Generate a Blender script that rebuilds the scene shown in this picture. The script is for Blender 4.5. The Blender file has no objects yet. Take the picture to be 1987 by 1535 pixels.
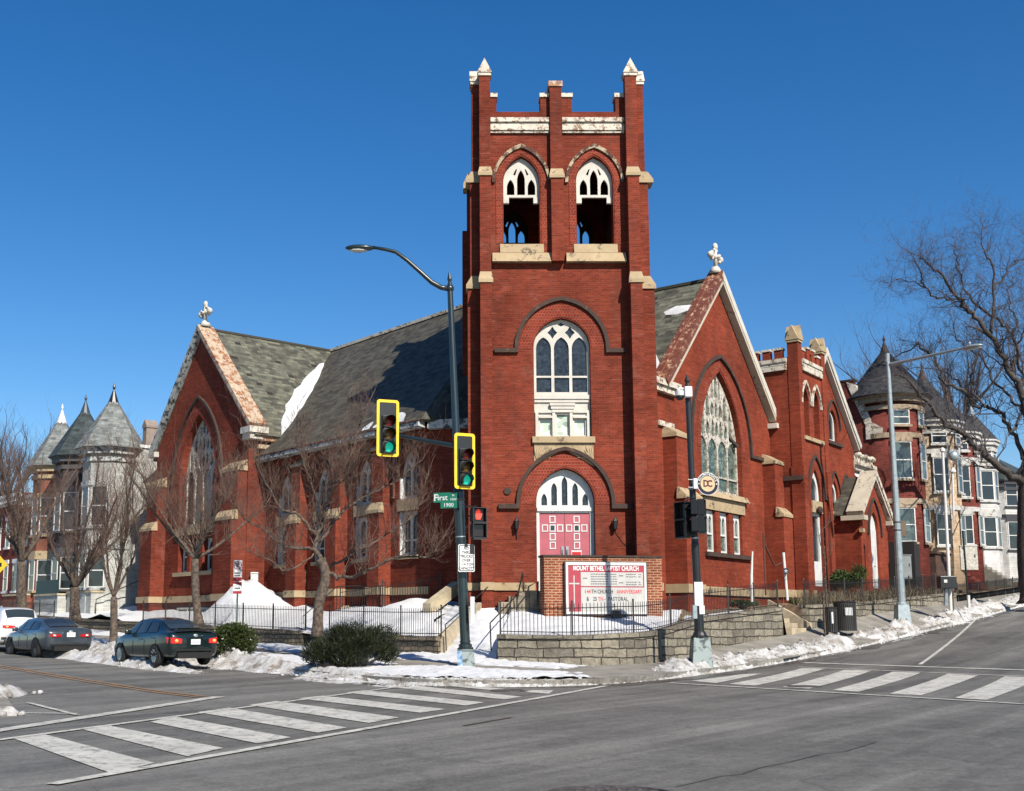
import bpy, math, random
from mathutils import Vector, Matrix, noise
from mathutils.geometry import tessellate_polygon
scene = bpy.context.scene
COL = scene.collection
rnd = random.Random(7)
PI = math.pi

# ---------------------------------------------------------------- camera model
F, CX, CY, PITCH, EYE = 2200.0, 860.0, 898.0, math.radians(8), 1.6
_c, _s = math.cos(PITCH), math.sin(PITCH)

def ray(px, py):
    a, b = (px - CX) / F, -(py - CY) / F
    return (a, _c - b * _s, _s + b * _c)

def at(px, py, Y):
    """point seen at a photo pixel, at distance Y in front of the viewpoint"""
    r = ray(px, py); t = Y / r[1]
    return Vector((r[0] * t, Y, EYE + r[2] * t))

def gnd(px, py, z=0.0):
    r = ray(px, py); t = (z - EYE) / r[2]
    return Vector((r[0] * t, r[1] * t, z))

class Frame:
    """vertical plane: s along it, d outwards; local axes x=s, y=-d, z up"""
    def __init__(self, o, d, n):
        self.o, self.d, self.n = Vector((o[0], o[1], 0)), Vector((d[0], d[1], 0)), Vector((n[0], n[1], 0))
        self.M = Matrix(((d[0], -n[0], 0, o[0]), (d[1], -n[1], 0, o[1]), (0, 0, 1, 0), (0, 0, 0, 1)))
    def p(self, px, py, dep=0.0):
        r = Vector(ray(px, py)); o = self.o + self.n * dep
        t = (o.x * self.n.x + o.y * self.n.y) / (r.x * self.n.x + r.y * self.n.y)
        w = r * t
        return ((w.x - self.o.x) * self.d.x + (w.y - self.o.y) * self.d.y, EYE + w.z)
    def s(self, px, py, dep=0.0): return self.p(px, py, dep)[0]
    def z(self, px, py, dep=0.0): return self.p(px, py, dep)[1]
    def w(self, s, z=0.0, dep=0.0): 
        v = self.o + self.d * s + self.n * dep
        return Vector((v.x, v.y, z))

A1, A2 = math.radians(38.8), math.radians(38.1)
U1 = (-math.sin(A1), math.cos(A1)); N1 = (-math.cos(A1), -math.sin(A1))
U2 = (math.sin(A2), math.cos(A2)); N2 = (math.cos(A2), -math.sin(A2))
TW = Frame((0, 41.5), (1, 0), (0, -1))                       # tower front
LF = Frame((-0.613, 45.198), (-U1[0], -U1[1]), N1)           # facade on the left street
RF = Frame((8.1, 44.5), U2, N2)                              # facade on the right street

# ---------------------------------------------------------------- mesh builder
class MB:
    def __init__(self): self.v, self.f, self.m = [], [], []
    def add(self, vs, fs, mi=0):
        b = len(self.v); self.v += [tuple(v) for v in vs]
        for f in fs: self.f.append(tuple(i + b for i in f)); self.m.append(mi)
        return self
    def box(self, x0, x1, y0, y1, z0, z1, mi=0):
        if x0 > x1: x0, x1 = x1, x0
        if y0 > y1: y0, y1 = y1, y0
        if z0 > z1: z0, z1 = z1, z0
        vs = [(x0, y0, z0), (x1, y0, z0), (x1, y1, z0), (x0, y1, z0), (x0, y0, z1), (x1, y0, z1), (x1, y1, z1), (x0, y1, z1)]
        return self.add(vs, [(0, 3, 2, 1), (4, 5, 6, 7), (0, 1, 5, 4), (1, 2, 6, 5), (2, 3, 7, 6), (3, 0, 4, 7)], mi)
    def hexa(self, lo, hi, mi=0):
        """lo, hi: four points each (counter-clockwise seen from above)"""
        return self.add(list(lo) + list(hi), [(3, 2, 1, 0), (4, 5, 6, 7), (0, 1, 5, 4), (1, 2, 6, 5), (2, 3, 7, 6), (3, 0, 4, 7)], mi)
    def prism(self, outer, y0, y1, holes=(), mi=0):
        """polygon in (x, z) with holes, extruded from y0 (front) to y1 (back)"""
        def ccw(l, want):
            a = sum(l[i][0] * l[(i + 1) % len(l)][1] - l[(i + 1) % len(l)][0] * l[i][1] for i in range(len(l)))
            return list(l) if (a > 0) == want else list(reversed(l))
        loops = [ccw(outer, True)] + [ccw(h, False) for h in holes]
        tri = tessellate_polygon([[Vector((p[0], p[1], 0)) for p in l] for l in loops])
        flat = [p for l in loops for p in l]; n = len(flat)
        vs = [(p[0], y0, p[1]) for p in flat] + [(p[0], y1, p[1]) for p in flat]
        fs = []
        for t in tri:
            a, b, c = (flat[i] for i in t)
            cr = (b[0] - a[0]) * (c[1] - a[1]) - (b[1] - a[1]) * (c[0] - a[0])
            if cr < 0: t = (t[2], t[1], t[0])
            fs.append(tuple(t)); fs.append((t[2] + n, t[1] + n, t[0] + n))
        k = 0
        for l in loops:
            for i in range(len(l)):
                a, b = k + i, k + (i + 1) % len(l)
                fs.append((b, a, a + n, b + n))
            k += len(l)
        return self.add(vs, fs, mi)
    def tube(self, pts, rad, n=8, mi=0, caps=True):
        pts = [Vector(p) for p in pts]
        if not hasattr(rad, '__len__'): rad = [rad] * len(pts)
        b = len(self.v); prev = None
        for i, p in enumerate(pts):
            t = (pts[min(i + 1, len(pts) - 1)] - pts[max(i - 1, 0)])
            if t.length < 1e-9: t = Vector((0, 0, 1))
            t.normalize()
            if prev is None:
                a = Vector((0, 0, 1)) if abs(t.z) < .9 else Vector((1, 0, 0))
                u = t.cross(a).normalized()
            else:
                u = (prev - t * prev.dot(t))
                u = u.normalized() if u.length > 1e-6 else t.orthogonal().normalized()
            w = t.cross(u); prev = u
            for k in range(n):
                an = 2 * PI * k / n
                self.v.append(tuple(p + (u * math.cos(an) + w * math.sin(an)) * rad[i]))
        for i in range(len(pts) - 1):
            for k in range(n):
                a, c = b + i * n + k, b + i * n + (k + 1) % n
                self.f.append((a, c, c + n, a + n)); self.m.append(mi)
        if caps:
            self.f.append(tuple(b + k for k in reversed(range(n)))); self.m.append(mi)
            e = b + (len(pts) - 1) * n
            self.f.append(tuple(e + k for k in range(n))); self.m.append(mi)
        return self
    def lathe(self, prof, c=(0, 0, 0), n=16, a0=0, mi=0, caps=True):
        b = len(self.v)
        for r, z in prof:
            for k in range(n):
                an = a0 + 2 * PI * k / n
                self.v.append((c[0] + r * math.cos(an), c[1] + r * math.sin(an), c[2] + z))
        for i in range(len(prof) - 1):
            for k in range(n):
                a, d = b + i * n + k, b + i * n + (k + 1) % n
                self.f.append((a, d, d + n, a + n)); self.m.append(mi)
        if caps:
            self.f.append(tuple(b + k for k in reversed(range(n)))); self.m.append(mi)
            e = b + (len(prof) - 1) * n
            self.f.append(tuple(e + k for k in range(n))); self.m.append(mi)
        return self
    def ball(self, c, r, nu=8, nv=6, mi=0, jit=0, rg=None):
        b = len(self.v)
        rr = r if hasattr(r, '__len__') else (r, r, r)
        for i in range(nv + 1):
            th = PI * i / nv
            for k in range(nu):
                ph = 2 * PI * k / nu
                q = 1 + (rg.uniform(-jit, jit) if rg else 0)
                self.v.append((c[0] + rr[0] * q * math.sin(th) * math.cos(ph), c[1] + rr[1] * q * math.sin(th) * math.sin(ph), c[2] + rr[2] * q * math.cos(th)))
        for i in range(nv):
            for k in range(nu):
                a, d = b + i * nu + k, b + i * nu + (k + 1) % nu
                self.f.append((a, a + nu, d + nu, d)); self.m.append(mi)
        return self
    def xform(self, M, start=0):
        for i in range(start, len(self.v)): self.v[i] = tuple(M @ Vector(self.v[i]))
        return self
    def build(self, name, mats, parent=None, M=None, smooth=False, **kw):
        me = bpy.data.meshes.new(name)
        me.from_pydata(self.v, [], self.f)
        if not isinstance(mats, (list, tuple)): mats = [mats]
        for m in mats: me.materials.append(m)
        if len(mats) > 1: me.polygons.foreach_set('material_index', self.m)
        if smooth: me.polygons.foreach_set('use_smooth', [True] * len(me.polygons))
        me.update()
        o = bpy.data.objects.new(name, me)
        return put(o, parent, M, **kw)

WM = {}
def put(o, parent=None, M=None, label=None, cat=None, group=None, kind=None):
    COL.objects.link(o)
    M = M or Matrix.Identity(4)
    if parent is not None:
        o.parent = parent
        o.matrix_parent_inverse = Matrix.Identity(4)
        o.matrix_basis = WM[parent.name].inverted() @ M
    else:
        o.matrix_basis = M
    WM[o.name] = M.copy()
    if label: o['label'] = label
    if cat: o['category'] = cat
    if group: o['group'] = group
    if kind: o['kind'] = kind
    return o

def thing(name, label, cat, loc, group=None, rz=0.0):
    o = bpy.data.objects.new(name, None)
    o.empty_display_size = .3
    M = Matrix.Translation(Vector(loc)) @ Matrix.Rotation(rz, 4, 'Z')
    return put(o, None, M, label, cat, group)

def bevel(o, w=.02, seg=2):
    m = o.modifiers.new('bevel', 'BEVEL'); m.width = w; m.segments = seg; m.limit_method = 'ANGLE'; m.angle_limit = math.radians(40)
    return o

def lettering(name, text, size, mat, parent, M, align='CENTER', bold=0.0, xs=1.0, track=1.0, depth=.004):
    cu = bpy.data.curves.new(name, 'FONT'); cu.body = text; cu.size = size; cu.align_x = align; cu.align_y = 'CENTER'
    cu.extrude = depth; cu.offset = bold; cu.space_character = track; cu.resolution_u = 2
    t = bpy.data.objects.new('tmp', cu); COL.objects.link(t)
    bpy.context.view_layer.update()
    me = bpy.data.meshes.new_from_object(t.evaluated_get(bpy.context.evaluated_depsgraph_get()))
    bpy.data.objects.remove(t); bpy.data.curves.remove(cu)
    me.materials.clear(); me.materials.append(mat)
    for v in me.vertices: v.co = (v.co.x * xs, v.co.z * -1.0, v.co.y)      # text stands up in the xz plane, facing -y
    o = bpy.data.objects.new(name, me)
    return put(o, parent, M)

# ---------------------------------------------------------------- materials
def newmat(name):
    m = bpy.data.materials.new(name); m.use_nodes = True
    nt = m.node_tree
    return m, nt, nt.nodes['Principled BSDF']
def N(nt, typ, **kw):
    n = nt.nodes.new(typ)
    for k, v in kw.items():
        if k in n.inputs: n.inputs[k].default_value = v
        else: setattr(n, k, v)
    return n
def rgba(c): return (c[0], c[1], c[2], 1)
def L(nt, a, b): nt.links.new(a, b)
def objco(nt, sc=None):
    t = N(nt, 'ShaderNodeTexCoord')
    if sc is None: return t.outputs['Object']
    mp = N(nt, 'ShaderNodeMapping'); mp.inputs['Scale'].default_value = sc; L(nt, t.outputs['Object'], mp.inputs['Vector']); return mp.outputs['Vector']
def ramp(nt, fac, stops, interp='LINEAR'):
    r = N(nt, 'ShaderNodeValToRGB'); r.color_ramp.interpolation = interp
    e = r.color_ramp.elements
    while len(e) < len(stops): e.new(.5)
    for i, (p, c) in enumerate(stops):
        e[i].position = p; e[i].color = rgba(c) if hasattr(c, '__len__') else (c, c, c, 1)
    L(nt, fac, r.inputs['Fac']); return r.outputs['Color']
def nz(nt, co, scale, detail=4, rough=.6, dist=0.0):
    n = N(nt, 'ShaderNodeTexNoise', Scale=scale, Detail=detail, Roughness=rough, Distortion=dist)
    if co is not None: L(nt, co, n.inputs['Vector'])
    return n.outputs['Fac']
def mix(nt, fac, a, b, mode='MIX'):
    m = N(nt, 'ShaderNodeMix', data_type='RGBA', blend_type=mode)
    if hasattr(fac, 'is_linked'): L(nt, fac, m.inputs[0])
    else: m.inputs[0].default_value = fac
    for v, i in ((a, 6), (b, 7)):
        if hasattr(v, 'is_linked'): L(nt, v, m.inputs[i])
        else: m.inputs[i].default_value = rgba(v)
    return m.outputs[2]
def bump(nt, bs, h, strength=.3, dist=.02):
    b = N(nt, 'ShaderNodeBump', Strength=strength, Distance=dist); L(nt, h, b.inputs['Height']); L(nt, b.outputs['Normal'], bs.inputs['Normal'])
def wallco(nt):
    """(along the wall, up) from object coordinates, good for faces along x and along y"""
    t = N(nt, 'ShaderNodeTexCoord'); s = N(nt, 'ShaderNodeSeparateXYZ'); L(nt, t.outputs['Object'], s.inputs[0])
    a = N(nt, 'ShaderNodeMath', operation='ADD'); L(nt, s.outputs[0], a.inputs[0]); L(nt, s.outputs[1], a.inputs[1])
    c = N(nt, 'ShaderNodeCombineXYZ'); L(nt, a.outputs[0], c.inputs[0]); L(nt, s.outputs[2], c.inputs[1])
    return c.outputs[0], t.outputs['Object']

def simple(name, c1, c2=None, scale=3.0, rough=.7, metal=0.0, bmp=0.0, bscale=40.0, lo=.35, hi=.65, spec=.4):
    m, nt, b = newmat(name)
    b.inputs['Roughness'].default_value = rough; b.inputs['Metallic'].default_value = metal
    b.inputs['Specular IOR Level'].default_value = spec
    co = objco(nt)
    if c2 is None: c2 = tuple(x * .8 for x in c1)
    L(nt, ramp(nt, nz(nt, co, scale), [(lo, c2), (hi, c1)]), b.inputs['Base Color'])
    if bmp: bump(nt, b, nz(nt, co, bscale, 3), bmp, .02)
    return m

def brickmat(name, c1, c2, mortar, bw=.215, rh=.075, ms=.009, stain=.5, stainc=(.25, .11, .08), soot=.5):
    m, nt, b = newmat(name); b.inputs['Roughness'].default_value = .9; b.inputs['Specular IOR Level'].default_value = .08
    wc, oc = wallco(nt)
    br = N(nt, 'ShaderNodeTexBrick', Scale=1.0); br.inputs['Brick Width'].default_value = bw; br.inputs['Row Height'].default_value = rh
    br.inputs['Mortar Size'].default_value = ms; br.inputs['Mortar Smooth'].default_value = .1; br.inputs['Bias'].default_value = -.1
    br.inputs['Color1'].default_value = rgba(c1); br.inputs['Color2'].default_value = rgba(c2); br.inputs['Mortar'].default_value = rgba(mortar)
    L(nt, wc, br.inputs['Vector'])
    col = br.outputs['Color']
    # rows that are a touch paler or darker than the next, as long streaks
    mp = N(nt, 'ShaderNodeMapping'); mp.inputs['Scale'].default_value = (.7, 13, 1); L(nt, wc, mp.inputs['Vector'])
    col = mix(nt, 1.0, col, ramp(nt, nz(nt, mp.outputs[0], 1.0, 3), [(.3, .76), (.7, 1.2)]), 'MULTIPLY')
    col = mix(nt, 1.0, col, ramp(nt, nz(nt, oc, 2.6, 4, .7), [(.3, .82), (.7, 1.14)]), 'MULTIPLY')
    col = mix(nt, 1.0, col, ramp(nt, nz(nt, oc, .35, 5, .65), [(.3, .62), (.7, 1.24)]), 'MULTIPLY')
    mp2 = N(nt, 'ShaderNodeMapping'); mp2.inputs['Scale'].default_value = (1.6, .28, 1); L(nt, wc, mp2.inputs['Vector'])
    col = mix(nt, ramp(nt, nz(nt, mp2.outputs[0], 1.1, 6, .7), [(.52, 0.0), (.74, soot)]), col, (.07, .035, .028))
    mp3 = N(nt, 'ShaderNodeMapping'); mp3.inputs['Scale'].default_value = (1.3, 13.3, 1); mp3.inputs['Location'].default_value = (7, 3, 0); L(nt, wc, mp3.inputs['Vector'])
    col = mix(nt, ramp(nt, nz(nt, mp3.outputs[0], 1.0, 2, .5), [(.64, 0.0), (.70, .45)]), col, tuple(min(1, x * 1.35 + .02) for x in mortar))
    col = mix(nt, ramp(nt, nz(nt, oc, .8, 7, .75), [(.56, 0.0), (.76, stain)]), col, stainc)
    L(nt, col, b.inputs['Base Color'])
    bump(nt, b, br.outputs['Fac'], -.25, .01)
    return m

def peeling(name, base, under, amount=.55, scale=2.2, rough=.6, under2=None):
    m, nt, b = newmat(name); b.inputs['Roughness'].default_value = rough; b.inputs['Specular IOR Level'].default_value = .3
    co = objco(nt)
    n1 = nz(nt, co, scale, 8, .75)
    u = mix(nt, ramp(nt, nz(nt, co, 9, 5), [(.4, 0.0), (.6, 1.0)]), under, under2 or tuple(x * .5 for x in under))
    fac = ramp(nt, n1, [(amount, 0.0), (amount + .05, 1.0)])
    base2 = mix(nt, 1.0, base, ramp(nt, nz(nt, co, 1.3, 6, .7), [(.3, .72), (.7, 1.0)]), 'MULTIPLY')
    L(nt, mix(nt, fac, base2, u), b.inputs['Base Color'])
    bump(nt, b, fac, -.2, .008)
    return m

def slatemat(name, c1, c2, rowh=.19, bw=.27, missing=.985, gap=(.02, .02, .02)):
    m, nt, b = newmat(name); b.inputs['Roughness'].default_value = .65; b.inputs['Specular IOR Level'].default_value = .2
    uv = N(nt, 'ShaderNodeUVMap').outputs['UV']
    br = N(nt, 'ShaderNodeTexBrick', Scale=1.0); br.inputs['Brick Width'].default_value = bw; br.inputs['Row Height'].default_value = rowh
    br.inputs['Mortar Size'].default_value = .012; br.inputs['Mortar Smooth'].default_value = .2
    br.inputs['Color1'].default_value = (0, 0, 0, 1); br.inputs['Color2'].default_value = (1, 1, 1, 1); br.inputs['Mortar'].default_value = (.2, .2, .2, 1)
    L(nt, uv, br.inputs['Vector'])
    col = ramp(nt, br.outputs['Color'], [(0.0, c2), (1.0, c1)])
    mp = N(nt, 'ShaderNodeMapping'); mp.inputs['Scale'].default_value = (1.1, 5.0, 1); L(nt, uv, mp.inputs['Vector'])
    col = mix(nt, 1.0, col, ramp(nt, nz(nt, mp.outputs[0], 1.0, 4, .7), [(.3, .55), (.72, 1.5)]), 'MULTIPLY')
    col = mix(nt, 1.0, col, ramp(nt, nz(nt, uv, .45, 5, .7), [(.3, .8), (.7, 1.2)]), 'MULTIPLY')
    # slates that have slipped out, row by row
    sp = N(nt, 'ShaderNodeSeparateXYZ'); L(nt, uv, sp.inputs[0])
    def snap(v, q):
        d = N(nt, 'ShaderNodeMath', operation='SNAP'); d.inputs[1].default_value = q; L(nt, v, d.inputs[0]); return d.outputs[0]
    cm = N(nt, 'ShaderNodeCombineXYZ'); L(nt, snap(sp.outputs[0], bw), cm.inputs[0]); L(nt, snap(sp.outputs[1], rowh), cm.inputs[1])
    mq = N(nt, 'ShaderNodeMapping'); mq.inputs['Scale'].default_value = (.8, 2.2, 1); L(nt, cm.outputs[0], mq.inputs['Vector'])
    col = mix(nt, ramp(nt, nz(nt, mq.outputs[0], 1.0, 2, .5), [(missing, 0.0), (missing + .002, 1.0)]), col, gap)
    L(nt, col, b.inputs['Base Color'])
    saw = N(nt, 'ShaderNodeMath', operation='FRACT'); dv = N(nt, 'ShaderNodeMath', operation='DIVIDE'); dv.inputs[1].default_value = rowh
    L(nt, sp.outputs[1], dv.inputs[0]); L(nt, dv.outputs[0], saw.inputs[0])
    bump(nt, b, saw.outputs[0], -.7, .03)
    return m

def blockmat(name, c1, c2, mortar, bw, rh, ms=.02):
    m, nt, b = newmat(name); b.inputs['Roughness'].default_value = .9; b.inputs['Specular IOR Level'].default_value = .2
    uv = N(nt, 'ShaderNodeUVMap').outputs['UV']
    wob = N(nt, 'ShaderNodeTexNoise', Scale=1.5, Detail=3.0); L(nt, uv, wob.inputs['Vector'])
    ad = N(nt, 'ShaderNodeMix', data_type='RGBA', blend_type='LINEAR_LIGHT'); ad.inputs[0].default_value = .085
    L(nt, uv, ad.inputs[6]); L(nt, wob.outputs['Color'], ad.inputs[7])
    br = N(nt, 'ShaderNodeTexBrick', Scale=1.0); br.inputs['Brick Width'].default_value = bw; br.inputs['Row Height'].default_value = rh
    br.inputs['Mortar Size'].default_value = ms; br.inputs['Mortar Smooth'].default_value = .3; br.squash = 1.4; br.squash_frequency = 2; br.offset = .37
    br.inputs['Color1'].default_value = rgba(c1); br.inputs['Color2'].default_value = rgba(c2); br.inputs['Mortar'].default_value = rgba(mortar)
    L(nt, ad.outputs[2], br.inputs['Vector'])
    co = objco(nt)
    n1 = nz(nt, co, 7, 7, .75)
    col = mix(nt, 1.0, br.outputs['Color'], ramp(nt, n1, [(.3, .55), (.7, 1.3)]), 'MULTIPLY')
    col = mix(nt, ramp(nt, nz(nt, co, .7, 5, .7), [(.5, 0.0), (.7, .55)]), col, (.07, .06, .045))
    L(nt, col, b.inputs['Base Color'])
    h = N(nt, 'ShaderNodeMath', operation='MULTIPLY_ADD'); h.inputs[1].default_value = -.6; L(nt, br.outputs['Fac'], h.inputs[0]); L(nt, n1, h.inputs[2])
    bump(nt, b, h.outputs[0], 1.0, .12)
    return m

def glassmat(name, c1, c2, scale=6.0, rough=.12, lead=None):
    m, nt, b = newmat(name); b.inputs['Roughness'].default_value = rough; b.inputs['Specular IOR Level'].default_value = .6
    co = objco(nt, (1, .02, 1))
    v = N(nt, 'ShaderNodeTexVoronoi', Scale=scale); L(nt, co, v.inputs['Vector'])
    bw = N(nt, 'ShaderNodeSeparateColor'); L(nt, v.outputs['Color'], bw.inputs[0])
    col = ramp(nt, bw.outputs[0], [(0.0, c1), (.5, c2), (1.0, tuple(x * .5 for x in c1))])
    if lead:
        e = N(nt, 'ShaderNodeTexVoronoi', Scale=scale, feature='DISTANCE_TO_EDGE'); L(nt, co, e.inputs['Vector'])
        col = mix(nt, ramp(nt, e.outputs['Distance'], [(.03, 1.0), (.06, 0.0)]), col, lead)
    L(nt, col, b.inputs['Base Color'])
    bump(nt, b, bw.outputs[1], .12, .01)
    return m
def paint(name, c, rough=.35, coat=0.0, metal=0.0, spec=.5):
    m, nt, b = newmat(name); b.inputs['Roughness'].default_value = rough; b.inputs['Metallic'].default_value = metal
    b.inputs['Coat Weight'].default_value = coat; b.inputs['Coat Roughness'].default_value = .06; b.inputs['Specular IOR Level'].default_value = spec
    co = objco(nt)
    L(nt, mix(nt, 1.0, c, ramp(nt, nz(nt, co, 2.5, 6, .7), [(.3, .82), (.7, 1.06)]), 'MULTIPLY'), b.inputs['Base Color'])
    return m
def glow(name, c, strength):
    m, nt, b = newmat(name); b.inputs['Base Color'].default_value = rgba(c); b.inputs['Emission Color'].default_value = rgba(c); b.inputs['Emission Strength'].default_value = strength
    return m

BRICK = brickmat('church brick', (.20, .037, .019), (.135, .025, .014), (.16, .055, .038), rh=.08, ms=.008)
BRICK_R = brickmat('church brick facade', (.22, .041, .02), (.165, .031, .016), (.18, .05, .032), stain=.35, rh=.085)
BRICK_D = brickmat('arch brick', (.225, .034, .018), (.16, .024, .014), (.22, .085, .06), bw=.11, rh=.11, stain=.3, soot=.2)
BRICK_S = brickmat('sign brick', (.235, .062, .028), (.17, .042, .021), (.36, .22, .145), bw=.27, rh=.09, ms=.017, stain=.15, soot=.1)
BRICK_H = brickmat('house red brick', (.17, .035, .025), (.12, .025, .02), (.16, .06, .05), stain=.1)
BRICK_P = brickmat('pale red brick', (.25, .085, .053), (.2, .065, .04), (.22, .12, .09), stain=.2)
BRICK_W = brickmat('white painted brick', (.42, .42, .39), (.38, .38, .35), (.32, .32, .30), stain=.0, soot=.15)
BRICK_G = brickmat('dark painted brick', (.05, .05, .055), (.035, .035, .04), (.03, .03, .03), stain=.1, soot=.2)
BRICK_C = brickmat('cream painted brick', (.50, .36, .235), (.45, .33, .21), (.4, .3, .21), stain=.1, soot=.2)
STONE = peeling('buff sandstone', (.40, .305, .185), (.13, .10, .07), .56, 1.9, .85)
CREAMST = peeling('cream painted stone', (.47, .42, .33), (.2, .16, .12), .58, 3, .7)
STONE_D = peeling('sooty brownstone', (.055, .036, .029), (.12, .065, .045), .57, 2.5, .85)
STONE_CH = peeling('hood mould with flaking white paint', (.42, .34, .23), (.10, .045, .03), .46, 3.2, .8)
WHITE = peeling('flaking white paint', (.57, .54, .475), (.2, .14, .10), .63, 5, .55)
WHITE2 = peeling('weathered white paint', (.60, .55, .46), (.24, .14, .08), .52, 4, .6)
RUSTY = peeling('rusting painted sheet metal', (.50, .40, .29), (.16, .06, .035), .485, 2.6, .5, (.36, .18, .09))
RUSTY2 = peeling('rusted red sheet metal', (.15, .05, .03), (.42, .30, .21), .53, 3.2, .5, (.24, .10, .05))
GREYPAINT = peeling('grey weathered verge paint', (.46, .48, .46), (.07, .075, .08), .5, 3.5, .6)
WHITEC = paint('clean white paint', (.58, .58, .56), .5)
SLATE = slatemat('green grey slate', (.135, .135, .10), (.05, .05, .04), rowh=.24, bw=.34, missing=.655, gap=(.03, .022, .02))
SLATE2 = slatemat('grey slate', (.088, .082, .062), (.042, .038, .03), rowh=.24, bw=.34, missing=.9)
SLATE_L = slatemat('pale grey slate', (.20, .21, .20), (.11, .12, .115), missing=.9)
SLATE_D = slatemat('dark slate', (.05, .065, .065), (.028, .035, .036), missing=.9)
STAIN = glassmat('dark leaded glass', (.012, .016, .018), (.03, .042, .05), 9, .2, (.015, .015, .015))
STAIN_G = glassmat('green stained glass', (.05, .10, .075), (.16, .2, .16), 6, .2, (.03, .03, .03))
PALEGLASS = glassmat('marbled pale green glass', (.42, .55, .40), (.62, .66, .60), 5, .25)
GLASS = glassmat('window glass', (.015, .02, .025), (.03, .04, .045), 1.2, .05)
CURTAIN = glassmat('curtained window', (.10, .14, .14), (.03, .04, .045), 2.2, .08)
PINK = paint('faded red door paint', (.40, .095, .12), .5)
BLACK = paint('black paint', (.012, .013, .014), .4)
DKGREEN = paint('dark green black enamel', (.012, .022, .024), .3, .3)
IRON = paint('black iron', (.015, .014, .013), .5)
GALV = simple('galvanised steel', (.36, .41, .42), (.26, .31, .32), 6, .45, .55)
CAST = simple('silver painted cast base', (.25, .29, .28), (.06, .08, .075), 5, .5, .3, lo=.38, hi=.5)
YELLOW = paint('yellow reflective tape', (.72, .50, .012), .5)
CONC = simple('concrete', (.25, .23, .195), (.15, .14, .118), 1.2, .9, 0, .2, 60)
CONC_Y = simple('stone coping', (.45, .38, .26), (.28, .23, .16), 2.0, .9, 0, .3, 30)
KERB = blockmat('granite kerb', (.36, .34, .30), (.27, .25, .22), (.08, .08, .07), 1.6, .5, .012)
RUBBLE = blockmat('pale ashlar', (.37, .33, .25), (.19, .17, .135), (.07, .06, .05), .66, .27, .022)
RUBBLE2 = blockmat('brown rubble stone', (.27, .22, .15), (.18, .15, .11), (.07, .055, .04), .3, .16, .02)
BARK = simple('grey brown bark', (.135, .10, .075), (.035, .027, .021), 9, .9, 0, .7, 30)
BARK_D = simple('dark bark', (.075, .062, .055), (.03, .026, .024), 7, .9, 0, .7, 25)
TWIG = simple('brown twigs', (.15, .092, .068), (.075, .046, .036), 2, .85)
TWIG_D = simple('dark twigs', (.085, .068, .07), (.05, .042, .045), 2, .85)
# ================================================================ shapes shared by the buildings
def arc_half(w, h, n=10):
    h0 = max(h, 1.12 * w); r = (w * w + h0 * h0) / (2 * w); c = w - r; k = h / h0
    a1 = math.atan2(h0, -c)
    return [(c + r * math.cos(a1 * i / n), r * math.sin(a1 * i / n) * k) for i in range(n + 1)]
def arc_pts(cx, w, zs, h, n=10):
    """left spring .. apex .. right spring"""
    R = arc_half(w, h, n)
    return [(cx - x, zs + z) for x, z in R[:-1]] + [(cx, zs + h)] + [(cx + x, zs + z) for x, z in reversed(R[:-1])]
def arch(cx, w, z0, zs, za, n=10):
    return [(cx - w, z0)] + arc_pts(cx, w, zs, za - zs, n) + [(cx + w, z0)]
def arch_ring(cx, wi, zi, wo, zo, zs, n=10):
    return arc_pts(cx, wo, zs, zo - zs, n) + list(reversed(arc_pts(cx, wi, zs, zi - zs, n)))
def arch_x(w, h, t):
    """half width of the arch at height t over the spring"""
    pts = arc_half(w, h, 24)
    for (xa, za), (xb, zb) in zip(pts, pts[1:]):
        if za <= t <= zb: return xa + (xb - xa) * (t - za) / max(zb - za, 1e-6)
    return 0.0 if t > 0 else w
def rect(x0, x1, z0, z1): return [(x0, z0), (x1, z0), (x1, z1), (x0, z1)]
def diamond(cx, cz, w, h, n=8):
    return [(cx + w * math.cos(2 * PI * i / n) * (1 if i % 2 == 0 else .62), cz + h * math.sin(2 * PI * i / n) * (1 if i % 2 == 0 else .62)) for i in range(n)]

def window(fr, parent, cx, hw, z0, zs, za, y, lights, fm, gm, bar=None, depth=.12, edge=.11, mull=.1, extra=(), name='window', lancet=None):
    """traceried pointed window: white frame with cut lights, glass behind it"""
    h = za - zs; holes = []
    wl = (2 * hw - 2 * edge - (lights - 1) * mull) / lights / 2
    fm = TRAC if lights == 4 else fm
    for i in range(lights):
        xi = -hw + edge + wl + i * (2 * wl + mull)
        t = 0.0
        while arch_x(hw - edge * .8, h * .94, t + .05) > abs(xi) + wl and t < h: t += .04
        sp = max(min(t, h * .3), -.0) if lights > 1 else 0
        ap = sp + wl * 1.7
        while ap > sp + .1 and arch_x(hw, h, ap + .06) < abs(xi) + .05: ap -= .03
        if lancet is not None: sp, ap = 0.0, min(ap, lancet)
        b = z0 + edge
        if bar:
            holes.append(rect(cx + xi - wl, cx + xi + wl, b, bar - .035)); b = bar + .035
        holes.append(arch(cx + xi, wl, b, zs + sp, zs + ap, 5))
    for e in extra: holes.append(e)
    f = MB().prism(arch(cx, hw, z0, zs, za), y, y + depth, holes).build(name, fm, parent, fr.M)
    MB().prism(arch(cx, hw - .03, z0 + .03, zs, za - .04), y + depth * .6, y + depth * .6 + .03).build('glass', gm, f, fr.M)
    return f

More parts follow.
